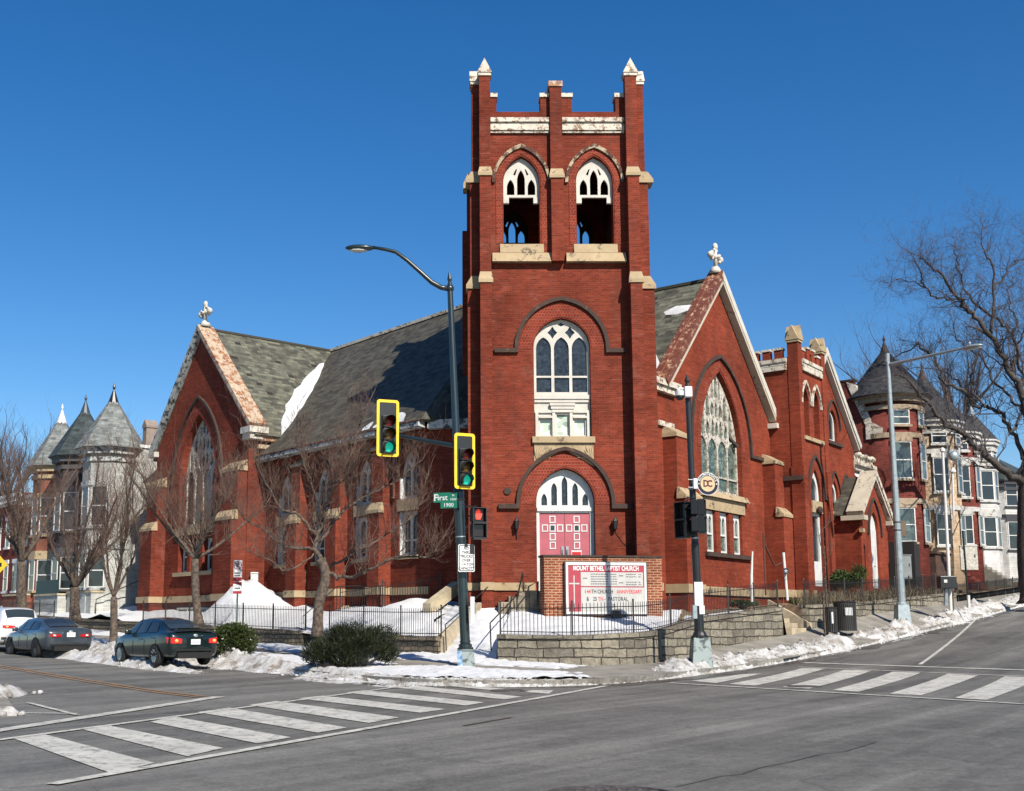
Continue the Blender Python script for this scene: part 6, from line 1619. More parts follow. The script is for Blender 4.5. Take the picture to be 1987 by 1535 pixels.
        MB().ball((xr - .035, s * (yo - wd * .5), zt + ht * .4), (.03, .06, ht * .26), 10, 6).build('reverse_lamp', glow('amber lamp', (.9, .35, .08), .3) if lit else paint('clear lamp', (.6, .55, .5), .15), root, M, smooth=True)
        mr = lerp_st(L_ * .64); bevel(MB().box(L_ * .64 - .09, L_ * .64 + .07, s * (mr[6] * .95), s * (mr[6] * .95 + .2), mr[3] + .02, mr[3] + .17).build('wing_mirror', P, root, M), .04)
        # door seams, handles, sill strip
        d = MB()
        for x in glass['seams']:
            c = section(x); d.tube([(x, s * (c[2][0] + .004), c[2][1] + .04), (x, s * (c[3][0] + .004), c[3][1]), (x, s * (c[4][0] + .004), c[4][1]), (x, s * (c[6][0] + .006), c[6][1])], .006, 4)
        d.build('door_seam', arch_m, root, M)
        for x in glass['handles']: c = section(x); bevel(MB().box(x, x + .2, s * (c[4][0] + .0), s * (c[4][0] + .03), c[4][1] + .06, c[4][1] + .09).build('door_handle', P, root, M), .01)
    if plate:
        zp = glass['plate']; MB().box(xr - .045, xr - .03, -.155, .155, zp, zp + .16).build('number_plate', SWH, root, M)
        mk2 = MB()
        for i in range(5): mk2.box(xr - .0475, xr - .0455, -.11 + i * .05, -.085 + i * .05, zp + .05, zp + .11)
        mk2.build('plate_marks', paint('plate grey', (.35, .36, .45), .5), root, M)
        MB().box(xr - .02, xr + .1, -.28, .28, zp - .04, zp + .22).build('plate_recess', P, root, M)
    b = MB(); zb = glass['bumper']; sc = lerp_st(.1)
    b.box(xr - .05, xr + .12, -sc[5] * .86, sc[5] * .86, zb - .02, zb + .03).box(xr - .03, xr + .2, -sc[5] * .72, sc[5] * .72, sc[1] - .06, sc[1] + .12)
    b.build('bumper_trim', arch_m, root, M)
    if glass.get('spoiler'):
        z = glass['spoiler']; MB().hexa([(.02, -.62, z), (.2, -.62, z), (.2, .62, z), (.02, .62, z)], [(.0, -.6, z + .05), (.2, -.6, z + .03), (.2, .6, z + .03), (.0, .6, z + .05)]).build('spoiler', P, root, M)
    MB().ball((xr - .03, 0, glass['badge']), (.012, .075, .05), 12, 6).build('badge', GALV, root, M, smooth=True)
    return root
yawU1 = math.atan2(U1[1], U1[0])
#      x     zu   zs   zb    zr    ws   wb   wr
sed = [(0.0, .42, .50, .86, .885, .66, .68, .52), (.06, .33, .44, .96, .99, .76, .78, .60), (.16, .27, .36, 1.02, 1.055, .83, .83, .62), (.55, .24, .33, 1.03, 1.09, .87, .86, .64), (.80, .22, .32, 1.02, 1.18, .88, .87, .62), (1.35, .2, .31, .98, 1.40, .885, .87, .57), (1.9, .2, .3, .95, 1.465, .885, .87, .57), (2.5, .2, .3, .93, 1.46, .885, .87, .575), (2.95, .2, .3, .92, 1.36, .885, .865, .60), (3.55, .2, .31, .90, .985, .88, .85, .66), (3.75, .2, .31, .88, .94, .875, .84, .66), (4.2, .22, .34, .78, .84, .83, .79, .6), (4.44, .28, .38, .66, .70, .70, .66, .5), (4.52, .36, .42, .56, .58, .56, .54, .4)]
gsed = dict(side=[(.98, 1.22, 1.72, 1.72), (1.80, 1.80, 2.52, 2.38), (2.6, 2.46, 3.25, 2.72)], rear=(.62, 1.28), front=(2.74, 3.5), tail=(.70, .8, .19, .34), plate=.66, bumper=.5, badge=.93, seams=(.92, 1.76, 2.6, 3.4), handles=(1.05, 1.95), spoiler=1.09, xr=.02, wrap=.8)
f = at(378, 1288, 35.0); f.z = zroad(f.x, f.y) + .12
car('dark green saloon car with lit tail lights, nearest the corner', 'parked_car', f, yawU1, sed, (.008, .018, .018), gsed, 4.52, 1.78, .315, (.98, 3.58), lit=True)
sed2 = [(x * 4.85 / 4.52, a, b, c - .015, d - .03 if d > 1.1 else d - .01, e * 1.045, g * 1.045, h * 1.0) for x, a, b, c, d, e, g, h in sed]
gsed2 = dict(side=[(1.0, 1.35, 1.85, 1.85), (1.93, 1.93, 2.7, 2.55), (2.78, 2.63, 3.45, 2.9)], rear=(.62, 1.42), front=(2.94, 3.75), tail=(.74, .8, .13, .48), plate=.74, bumper=.46, badge=.92, seams=(1.0, 1.89, 2.78, 3.6), handles=(1.1, 2.05), xr=.02, wrap=1.0)
f = at(136, 1270, 41.2); f.z = zroad(f.x, f.y) + .02
car('grey blue saloon car parked between the white car and the dark green one', 'parked_car', f, yawU1, sed2, (.05, .065, .08), gsed2, 4.85, 1.85, .335, (1.02, 3.84), rim=paint('dark rim', (.05, .05, .055), .3, .3, .6))
suv = [(0.0, .45, .55, 1.0, 1.1, .72, .74, .60), (.08, .36, .45, 1.06, 1.40, .84, .84, .64), (.3, .3, .4, 1.08, 1.68, .90, .89, .66), (.7, .27, .36, 1.08, 1.73, .93, .91, .67), (2.4, .26, .36, 1.05, 1.74, .93, .91, .67), (3.0, .26, .36, 1.03, 1.62, .93, .91, .67), (3.7, .26, .37, 1.02, 1.1, .93, .90, .72), (4.3, .28, .4, .95, 1.03, .9, .86, .66), (4.62, .36, .45, .8, .85, .72, .68, .5), (4.7, .42, .5, .66, .7, .6, .56, .4)]
gsuv = dict(side=[(.55, .62, 1.3, 1.3), (1.4, 1.4, 2.3, 2.2), (2.38, 2.28, 3.2, 2.75)], rear=(.06, .26), front=(2.95, 3.62), tail=(.93, 1, .13, .62), plate=.62, bumper=.55, badge=1.0, seams=(1.35, 2.34, 3.35), handles=(1.45, 2.4), xr=.03, wrap=.8)
f = at(38, 1262, 45.2); f.z = zroad(f.x, f.y) + .02
car('white sport utility car with a red tail light bar at the left edge', 'parked_car', f, yawU1, suv, (.75, .75, .75), gsuv, 4.7, 1.9, .36, (.95, 3.75), lit=True)
# ================================================================ row houses
def sash(fr, parent, x0, x1, z0, z1, y, fm=None, gm=None, M=None, sill=None, hood_=None, double=True):
    """sash window standing on a wall face at local y: frame with glass behind the sashes, sill and head"""
    M = M or fr.M; w = x1 - x0; e = min(.065, w * .09); zc = (z0 + z1) / 2
    f = MB().prism(rect(x0, x1, z0, z1), y - .05, y + .03, [rect(x0 + e, x1 - e, z0 + e, zc - .03), rect(x0 + e, x1 - e, zc + .03, z1 - e)] if double else [rect(x0 + e, x1 - e, z0 + e, z1 - e)]).build('window', fm or WHITEC, parent, M)
    MB().box(x0 + .02, x1 - .02, y - .012, y - .004, z0 + .02, z1 - .02).build('pane', gm or GLASS, f, M)
    if sill: MB().box(x0 - .1, x1 + .1, y - .14, y, z0 - .14, z0 - .002).build('sill', sill, f, M)
    if hood_: MB().box(x0 - .1, x1 + .1, y - .09, y, z1 + .002, z1 + .28).build('lintel', hood_, f, M)
    return f

def row_house(fr, label, s0, s1, d, zb, zt, wall, trim, roof, turret, wins, group, depth=9.0, mans=None, cornice=True, door=None, gm=None, sidewins=()):
    """s0<s1; turret=(centre s, centre d, radius, z top, cone radius, z apex, finial material, sides); wins: rows (z0, z1)"""
    c = fr.w((s0 + s1) / 2, zb, d); root = thing('row_house', label, 'house', c, group)
    MB().box(s0, s1, -d, -d + depth, zb - 2, zt).build('wall', wall, root, fr.M)
    if mans:
        MB().hexa([(s0, -d + .1, zt), (s1, -d + .1, zt), (s1, -d + depth, zt), (s0, -d + depth, zt)], [(s0, -d + mans[0], zt + mans[1]), (s1, -d + mans[0], zt + mans[1]), (s1, -d + depth, zt + mans[1]), (s0, -d + depth, zt + mans[1])])
        rs_ = roof_slab('roof', [(s0, -d - .15, zt + .02), (s1, -d - .15, zt + .02), (s1, -d + mans[0], zt + mans[1]), (s0, -d + mans[0], zt + mans[1])], roof, root, fr.M, .1)
        MB().box(s0, s1, -d + mans[0], -d + depth, zt, zt + mans[1] - .02).build('wall', wall, root, fr.M)
    if cornice:
        m = MB().box(s0 - .02, s1 + .02, -d - .45, -d, zt - .22, zt - .003).box(s0 - .01, s1 + .01, -d - .3, -d, zt - .42, zt - .224).box(s0, s1, -d - .12, -d, zt - .75, zt - .44)
        for i in range(int((s1 - s0) / .4)): m.box(s0 + .1 + i * .4, s0 + .22 + i * .4, -d - .42, -d - .12, zt - .60, zt - .43)
        m.build('cornice', trim, root, fr.M)
    if turret:
        tc, td, r, tz, cr, za, fin, n = turret; a0 = PI / n
        b = MB().lathe([(r, zb - 2), (r, tz)], (tc, -td, 0), n, a0); tw_ = b.build('turret_wall', wall, root, fr.M, smooth=n > 12)
        bands = []
        for z0, z1, k in ((tz - .75, tz - .5, 1.08), (tz - .3, tz - .02, 1.18), (tz - .02, tz + .1, 1.26)): bands.append((z0, z1, k))
        for (z0, z1) in wins[:-1]: bands.append((z1 + .25, z1 + .55, 1.05))
        for z0, z1, k in bands: MB().lathe([(r * k, z0), (r * k, z1)], (tc, -td, 0), n, a0).build('band', trim, tw_, fr.M)
        cn = MB().lathe([(cr * 1.03, tz + .08), (cr, tz + .15), (cr * .9, tz + .15 + (za - tz) * .085), (.12, za - .45), (.02, za - .1)], (tc, -td, 0), n if n < 12 else 24, a0); o = cn.build('turret_roof', roof, root, fr.M, smooth=n > 12)
        uv = o.data.uv_layers.new(name='UVMap')
        for pl in o.data.polygons:
            ang = [math.atan2(o.data.vertices[o.data.loops[li].vertex_index].co.y + td, o.data.vertices[o.data.loops[li].vertex_index].co.x - tc) for li in pl.loop_indices]
            for li, an in zip(pl.loop_indices, ang):
                if max(ang) - min(ang) > PI and an < 0: an += 2 * PI
                uv.data[li].uv = (an * cr * .8, o.data.vertices[o.data.loops[li].vertex_index].co.z * 1.1)
        MB().lathe([(.34, za - 1.0), (.36, za - .9), (.1, za - .1), (.05, za + .05), (.09, za + .2), (.02, za + .45)], (tc, -td, 0), 10).build('finial', fin, o, fr.M)
        for (z0, z1) in wins:
            for an in ((-52, 0, 52) if n > 12 else (-45, 0, 45)):
                Mx = fr.M @ Matrix.Translation((tc, -td, 0)) @ Matrix.Rotation(math.radians(an), 4, 'Z')
                yy = -r * (math.cos(PI / n)) - .0
                w = min(.5, r * .36); sash(fr, root, -w, w, z0, z1, yy if n < 12 else -r - .03, None, gm or GLASS, Mx, trim, trim)
        free = [(s0, tc - r), (tc + r, s1)]
    else: free = [(s0, s1)]
    for a, b in free:
        if b - a < 1.1: continue
        k = max(1, int((b - a) / 1.7))
        for i in range(k):
            cx = a + (b - a) * (i + .5) / k
            for j, (z0, z1) in enumerate(wins):
                if door and j == 0 and i == (0 if door == 'L' else k - 1): 
                    f = MB().prism(rect(cx - .55, cx + .55, z0 - .6, z1 + .1), -d - .06, -d + .02, [rect(cx - .42, cx + .42, z0 - .58, z1 - .35)]).build('door', trim, root, fr.M)
                    MB().box(cx - .42, cx + .42, -d - .02, -d - .006, z0 - .58, z1 - .35).build('door_leaf', paint('dark door', (.05, .02, .015), .4), f, fr.M)
                    continue
                sash(fr, root, cx - .45, cx + .45, z0, z1, -d, None, gm or GLASS, None, trim, trim)
    return root

rf = RF
SLATE_K = slatemat('old dark fish scale slate', (.05, .05, .05), (.024, .024, .026), .16, .18, .9)
TRIMW = peeling('greying white trim', (.50, .49, .46), (.22, .2, .17), .56, 3, .6)
BROWNF = simple('dark brown finial', (.07, .04, .03), (.035, .025, .02))
G1 = 'row houses on the right-hand street'
WHITEP = brickmat('white house paint', (.58, .57, .55), (.53, .52, .5), (.48, .475, .45), stain=0, soot=.1)
TRIMC = peeling('cream trim', (.36, .28, .19), (.16, .10, .07), .55, 4, .6)
ss = [RF.s(px, 950, .8) for px in (1733, 1806, 1853, 1900, 1946, 1990)]
D0 = .4
h1 = row_house(rf, 'red brick row house with a round turret and dark cone, next to the church porch', 28.3, (ss[0] + ss[1]) / 2 - .6, D0 - .5, 3.2, 13.3, BRICK_H, TRIMC, SLATE_K, (ss[0] + .5, .6, 1.85, 14.8, 2.5, 18.5, BROWNF, 20), ((6.2, 8.2), (9.9, 12.1), (13.1, 14.0)), G1, mans=(.95, 2.5), door='L', gm=CURTAIN)
# raking white coping and return of the party wall facing the church
MB().prism([(-.1, 3), (-.1, 13.2), (.8, 15.9), (.9, 16.0), (9, 16.0), (9, 3)], 0, .3).xform(Matrix.Identity(4)).build('wall', BRICK_H, h1, RF.M @ Matrix.Translation((28.28, 0, 0)) @ Matrix.Rotation(PI / 2, 4, 'Z'))
MB().box(.7, 9, -.05, .34, 16.002, 16.12).build('coping', STONE_D, h1, RF.M @ Matrix.Translation((28.28, 0, 0)) @ Matrix.Rotation(PI / 2, 4, 'Z'))
MB().prism([(-.2, 13.32), (.68, 15.75), (1.25, 15.99), (.25, 13.30)], -.08, .36).build('coping', WHITE2, h1, RF.M @ Matrix.Translation((28.28, 0, 0)) @ Matrix.Rotation(PI / 2, 4, 'Z'))
MB().prism([(-.75, 12.35), (.2, 12.35), (.2, 13.28), (-.3, 13.28), (-.8, 12.95)], -.1, .4).build('coping', WHITE2, h1, RF.M @ Matrix.Translation((28.28, 0, 0)) @ Matrix.Rotation(PI / 2, 4, 'Z'))
MB().box(29.0, 30.2, -.4, .6, 13.0, 14.6).box(28.9, 30.3, -.5, .7, 14.6, 14.85).build('chimney', WHITE2, h1, RF.M)
MB().tube([(28.6, -.35, 12), (28.6, -.35, 4)], .07, 6).tube([(29.3, -.2, 11), (29.3, -.2, 4)], .05, 6).build('downpipe', RUSTY2, h1, RF.M)
b1 = (ss[0] + ss[1]) / 2 - .58; b2 = (ss[1] + ss[2]) / 2 - .2; b3 = (ss[2] + ss[3]) / 2; b4 = (ss[3] + ss[4]) / 2; b5 = (ss[4] + ss[5]) / 2
row_house(rf, 'cream painted row house with a rounded bay and grey slate cone, second from the church', b1, b2, D0 - .4, 3.6, 13.6, BRICK_C, TRIMW, SLATE_K, (ss[1], .7, 1.9, 14.3, 2.3, 18.2, BROWNF, 20), ((6.4, 8.4), (9.8, 12.0), (12.9, 13.9)), G1, mans=(2.4, 2.6), door='R')
row_house(rf, 'dark red row house with white bands and a small cone roof, third from the church', b2, b3, D0 - .4, 4.2, 14.0, BRICK_H, TRIMW, SLATE_K, (ss[2], .6, 1.7, 14.4, 2.0, 17.6, BROWNF, 20), ((6.8, 8.8), (10.0, 12.2), (13.2, 14.2)), G1, mans=(2.4, 2.6), door='R')
row_house(rf, 'white painted row house with a tall bay, fourth from the church', b3, b4, D0 - .4, 4.6, 14.2, WHITEP, TRIMW, SLATE_K, (ss[3], .6, 1.5, 14.8, 1.8, 17.6, GALV, 8), ((7.0, 9.2), (10.4, 12.6), (13.4, 14.3)), G1, mans=(2.4, 2.2), door='R')
row_house(rf, 'white row house with dark window bays behind the big tree limb, fifth from the church', b4, b5, D0 - .4, 5.0, 13.2, WHITEP, paint('dark trim', (.03, .03, .035), .5), SLATE_D, (ss[4], .6, 1.5, 12.6, 1.75, 14.2, GALV, 8), ((7.2, 9.4), (10.6, 12.4)), G1, mans=(2.6, 2.6), door='R')
row_house(rf, 'pale row house at the right edge, behind the trunk of the big bare tree', b5, b5 + 8, D0 - .4, 5.4, 13.4, BRICK_C, WHITEC, SLATE_D, (ss[5] + 1, .6, 1.5, 13.0, 1.8, 15.6, GALV, 8), ((7.6, 9.8), (10.9, 12.7)), G1, mans=(2.6, 2.6), door='R')
for i, sx in enumerate((b5 + 8.01, b5 + 16.0)): row_house(rf, ('grey' if i else 'buff') + ' row house farthest up the right-hand street behind the tree' , sx, sx + 7.9, D0 - .4, 6, 14, BRICK_P if i == 0 else BRICK_W, WHITEC, SLATE_D, None, ((8, 10), (11, 13)), G1, mans=(2.6, 2.6))
# stoops
for lab, s, z, m in (('dark brown stone stoop of the red turret house', 32.2, 3.3, STONE_D), ('brown stone stoop of the cream house', b2 - 2.0, 3.9, BRICK_H), ('pale stoop of the dark red house', b3 - 1.2, 4.4, CONC)):
    o = RF.w(s, z, 3.4); steps(lab, (o.x, o.y, o.z), (-N2[0], -N2[1]), 1.5, 9, .3, .2, m, name='stoop')
MB().box(30.6, 33.8, -2.6, -1.2, 2.4, 5.6).box(30.5, 33.9, -2.7, -1.2, 5.602, 5.75).build('stone_stoop', simple('brown stoop stone', (.085, .045, .03), (.04, .022, .016), 3, .9), label='brown stone base of the steps under the red turret', cat='stoop', M=RF.M)
MB().box(27.8, 29.8, -2.2, -.3, 2.4, 6.2).build('porch_shelter', paint('black shelter', (.012, .011, .011), .8), label='black boarded shelter between the church porch and the red turret house', cat='shelter', M=RF.M)

G2 = 'row houses on the left street'
lf = LF
row_house(lf, 'white painted brick row house with a pale cone roof, beside the church gable', -32.4, -28.4, .7, 2.2, 12.0, BRICK_W, GREYPAINT, SLATE_L, (-29.9, .95, 1.6, 11.8, 2.15, 15.6, BLACK, 8), ((3.6, 5.6), (7.2, 9.6)), G2, door=None)
h = row_house(lf, 'dark painted row house with a dark slate cone, between white and red turret houses', -36.5, -32.41, .7, 2.2, 11.8, BRICK_G, paint('dark cornice', (.06, .06, .062), .6), SLATE_D, (-34.4, .95, 1.6, 11.8, 2.1, 15.6, paint('dark finial', (.03, .05, .07), .5), 8), ((3.6, 5.6), (7.2, 9.6)), G2)
row_house(lf, 'red brick row house with a pale cone roof and white finial, third from the church', -40.7, -36.51, .7, 2.4, 11.6, BRICK_P, STONE, SLATE_L, (-38.5, .95, 1.6, 11.6, 2.1, 15.6, WHITEC, 8), ((3.6, 5.6), (7.2, 9.6)), G2)
row_house(lf, 'lower flat roofed orange brick house with white windows at the far left', -46.0, -40.71, .7, 2.4, 10.4, BRICK_P, WHITEC, SLATE_L, None, ((3.8, 5.8), (7.0, 9.0)), G2, door='L')
row_house(lf, 'brown brick house beyond the orange one, cut by the left edge', -52.0, -46.01, .7, 2.6, 10.8, BRICK_H, WHITEC, SLATE_L, None, ((3.8, 5.8), (7.0, 9.0)), G2)
# flat parapet cap and chimney of the white house
MB().box(-32.3, -28.3, -.55, 8.4, 12.0, 12.18).build('parapet_cap', WHITEC, label='white coping on the side wall of the white painted house', cat='coping', M=LF.M)
MB().box(-28.95, -28.45, .6, 1.3, 12.18, 13.3).box(-29.0, -28.4, .55, 1.35, 13.3, 13.42).prism([(-29.0, 13.42), (-28.4, 13.42), (-28.7, 13.8)], .55, 1.35).build('chimney', simple('brown chimney', (.25, .2, .17)), label='small chimney on the side wall of the white painted house', cat='chimney', M=LF.M)
def porch(label, s0, s1, d0, d1, z0, z1, m, rail_m=None):
    c = LF.w((s0 + s1) / 2, z0, d1); root = thing('front_porch', label, 'porch', c)
    MB().box(s0, s1, -d1, -d0, z0 - 1.6, z1).build('base', m, root, LF.M); MB().box(s0 - .05, s1 + .05, -d1 - .06, -d0, z1 + .002, z1 + .12).build('coping', CONC_Y, root, LF.M)
    if rail_m: MB().box(s0 + .1, s1 - .1, -d1 + .02, -d1 + .1, z1 + .12, z1 + .95).box(s0 + .1, s0 + .2, -d1 + .1, -d0, z1 + .12, z1 + .95).build('balustrade', rail_m, root, LF.M)
porch('white painted porch base of the white house, with a basement window', -32.2, -28.5, .72, 2.4, 1.6, 3.3, BRICK_W)
porch('white porch base with a dark green balustrade before the dark house', -36.4, -32.45, .72, 2.9, 1.6, 3.2, BRICK_W, paint('dark green balustrade', (.006, .035, .035), .5))
porch('pale red porch base with small slots, far left', -42.5, -38.3, .72, 2.9, 1.6, 3.3, BRICK_P)
P = [LF.w(s, 0, 4.3) for s in (-44, -38, -33, -29.5)]; fence([Vector((p.x, p.y, 0)) for p in P], [1.7, 1.6, 1.5, 1.4], 1.35, 'tall thin iron fence in front of the white porches on the left', sp=.16)
rail('dark stair rail rising to the side door of the white house', [LF.w(-28.2, 1.9, 2.2), LF.w(-28.2, 2.9, 2.2), LF.w(-27.2, 4.3, -.6)], .03)
# ================================================================ trees
def grow(mb, p, d, l, r, depth, rg, up=.25, wig=.25, n=4, sides=3, split=(2, 3), shrink=.62, droop=0):
    """a twisting shoot with side twigs"""
    pts, rad = [p.copy()], [r]; d = d.normalized(); q = p.copy()
    for i in range(n):
        d = (d + Vector((rg.gauss(0, wig), rg.gauss(0, wig), rg.gauss(0, wig) + up * .25))).normalized()
        q = q + d * l / n; pts.append(q.copy()); rad.append(r * (1 - .72 * (i + 1) / n))
    mb.tube(pts, rad, sides, caps=False)
    if depth <= 0: return
    for _ in range(rg.randint(*split)):
        t = rg.uniform(.25, 1.0) * n; i = min(int(t), n - 1); s = pts[i].lerp(pts[i + 1], t - i)
        ax = (pts[i + 1] - pts[i]).normalized(); side = ax.cross(Vector((rg.gauss(0, 1), rg.gauss(0, 1), rg.gauss(0, 1)))).normalized()
        nd = (ax * rg.uniform(.5, 1.0) + side * rg.uniform(.5, .9) + Vector((0, 0, up * .5))).normalized()
        grow(mb, s, nd, l * rg.uniform(.45, .8), max(rad[i] * .62, .0045), depth - 1, rg, up, wig, max(3, n - 1), 3, split, shrink)
def limb_pts(px, Y, jit=0):
    return [at(x, y, Y + (dy if jit else 0)) for (x, y, *r), dy in zip(px, [0] * len(px))]
def smooth_line(pts, sub=4):
    out = []; n = len(pts)
    for i in range(n - 1):
        p0, p1, p2, p3 = pts[max(i - 1, 0)], pts[i], pts[i + 1], pts[min(i + 2, n - 1)]
        for j in range(sub):
            t = j / sub; out.append(.5 * ((2 * p1) + (p2 - p0) * t + (2 * p0 - 5 * p1 + 4 * p2 - p3) * t * t + (3 * p1 - p0 - 3 * p2 + p3) * t ** 3))
    out.append(pts[-1]); return out
def tree(name, label, trunk, limbs, seed, bark, twig, group='bare street trees', shoot=(1.0, 1.5), per=9, rtw=.012, depth=2, up=.5, wig=.22, split=(2, 3), tr=(.2, .12), endbias=0, kinkle=.0):
    """trunk: list of points; limbs: (points, r0, r1) in world space"""
    rg = random.Random(seed); root = thing(name, label, 'tree', trunk[0], group); M = Matrix.Identity(4)
    tl = smooth_line([Vector(p) for p in trunk], 4); n = len(tl); t = MB()
    rr = [tr[0] + (tr[1] - tr[0]) * i / (n - 1) for i in range(n)]; rr[0] *= 1.45; rr[1] *= 1.15
    t.tube(tl, [r * (1 + rg.uniform(-.07, .07)) for r in rr], 12)
    cr = MB()
    for pts, r0, r1 in limbs:
        ln = smooth_line([Vector(p) for p in pts], 5); m = len(ln)
        if kinkle: ln = [p + Vector((rg.gauss(0, kinkle), rg.gauss(0, kinkle), rg.gauss(0, kinkle))) if 0 < i else p for i, p in enumerate(ln)]
        t.tube(ln, [r0 + (r1 - r0) * i / (m - 1) for i in range(m)], 7)
        tot = sum((b - a).length for a, b in zip(ln, ln[1:]))
        for k in range(int(per * tot)):
            f = rg.random() ** (.75 if not endbias else endbias); f = .12 + .88 * f
            i = min(int(f * (m - 1)), m - 2); p = ln[i].lerp(ln[i + 1], f * (m - 1) - i); ax = (ln[i + 1] - ln[i]).normalized()
            side = ax.cross(Vector((rg.gauss(0, 1), rg.gauss(0, 1), rg.gauss(0, 1)))).normalized()
            d = (ax * rg.uniform(.1, .9) + side * rg.uniform(.5, 1.0) + Vector((0, 0, up * rg.uniform(.3, 1.3)))).normalized()
            grow(cr, p, d, rg.uniform(*shoot) * (1.15 - .5 * f), max(rtw, (r0 + (r1 - r0) * f) * .28), depth, rg, up, wig, 5, 4, split)
        grow(cr, ln[-1], ln[-1] - ln[-3], shoot[1], r1, depth, rg, up, wig, 5, 4, split)
    t.build('trunk', bark, root, M, smooth=True); cr.build('crown', twig, root, M, smooth=True)
    return root
def A_(pts, Y, dy=0.0):
    n = len(pts); return [at(x, y, Y + dy * i / max(1, n - 1)) for i, (x, y) in enumerate(pts)]
Y = 37.6
tree('street_tree', 'pruned bare tree with knotty low limbs behind the big evergreen bush', A_([(616, 1236), (619, 1170), (632, 1120), (622, 1085)], Y), [
    (A_([(622, 1090), (610, 1055), (624, 1015), (640, 955), (646, 900)], Y, .3), 0.0960, 0.0350),
    (A_([(630, 1112), (662, 1120), (700, 1113), (735, 1096), (775, 1082), (826, 1080), (846, 1066)], Y, -1.2), 0.0680, 0.0210),
    (A_([(622, 1050), (665, 990), (712, 960), (765, 938), (806, 902)], Y, .8), 0.0560, 0.0175),
    (A_([(612, 1064), (575, 1064), (545, 1056), (515, 1030), (475, 1005), (440, 960)], Y, .6), 0.0600, 0.0175),
    (A_([(612, 1040), (580, 1000), (545, 985), (510, 925), (490, 880)], Y, -.6), 0.0520, 0.0140),
    (A_([(640, 960), (672, 900), (690, 850), (705, 800)], Y, .5), 0.0400, 0.0140),
    (A_([(628, 1005), (606, 940), (582, 880), (575, 840)], Y, 1.0), 0.0400, 0.0140),
    (A_([(640, 1100), (690, 1070), (745, 1040), (790, 1010), (825, 960)], Y, 1.2), 0.0480, 0.0140),
    (A_([(632, 980), (650, 940), (668, 930), (700, 880)], Y, -1.5), 0.0400, 0.0140),
    (A_([(612, 1070), (560, 1110), (530, 1090), (480, 1070)], Y, -1.0), 0.0320, 0.0105)], 21, BARK, TWIG, shoot=(.7, 1.6), per=17, rtw=.0075, depth=2, up=.8, wig=.3, tr=(.17, .17), kinkle=.03)
def auto_limbs(fork, nl, h, spread, rg, r=.08, tilt=(.25, .8)):
    out = []
    for i in range(nl):
        an = 2 * PI * i / nl + rg.uniform(-.4, .4); t = rg.uniform(*tilt); pts = [Vector(fork)]; q = Vector(fork); d = Vector((math.cos(an) * t, math.sin(an) * t, 1)).normalized(); L_ = h * rg.uniform(.75, 1.1)
        for k in range(5):
            d = (d + Vector((rg.gauss(0, .16) + math.cos(an) * .05 * spread, rg.gauss(0, .16), .12))).normalized(); q = q + d * L_ / 5; pts.append(q.copy())
        out.append((pts, r * rg.uniform(.8, 1.1), r * .25))
    return out
def auto_tree(label, px, py, Y, fork_y, top_y, nl, seed, tr=(.16, .13), twig=TWIG, bark=BARK, per=8, spread=1, shoot=(.8, 1.5), tilt=(.3, .9), forkpx=None, depth=2, name='street_tree', group='bare street trees'):
    rg = random.Random(seed); b = at(px, py, Y); f = at(forkpx or px, fork_y, Y); top = at(px, top_y, Y); h = (top.z - f.z) * .8
    lm = auto_limbs(f, nl, h, spread, rg, tr[1] * .52, tilt)
    mid = b.lerp(f, .5) + Vector((rg.uniform(-.06, .06), 0, 0))
    tree(name, label, [b, mid, f], lm, seed + 100, bark, twig, group, shoot, per, .009, depth, .8, .2, (2, 3), tr)
auto_tree('bare tree with a narrow trunk right behind the half buried green car', 386, 1215, 45.0, 1085, 800, 9, 31, (.17, .15), forkpx=378, per=9.5, spread=1.6, tilt=(.35, 1.3), shoot=(.8, 1.7))
auto_tree('slim forked bare tree between the grey car and the green car', 220, 1255, 47.0, 1158, 840, 6, 32, (.17, .13), forkpx=221, per=9, tilt=(.3, .95))
auto_tree('stout low forked bare tree behind the grey car', 146, 1205, 53.0, 1140, 860, 8, 33, (.26, .2), per=8, shoot=(.9, 1.7), tilt=(.3, .9))
auto_tree('dark bare tree near the left edge behind the white car', 42, 1200, 60.0, 1090, 830, 8, 34, (.27, .22), per=7, shoot=(.9, 1.8), tilt=(.2, .7), twig=TWIG)
auto_tree('distant bare tree rising over the roofs at the far left', 8, 1150, 118.0, 980, 815, 11, 35, (.5, .4), TWIG_D, BARK_D, 2.6, shoot=(2.0, 3.6), tilt=(.25, .9), name='bare_tree', group='bare trees behind the houses')
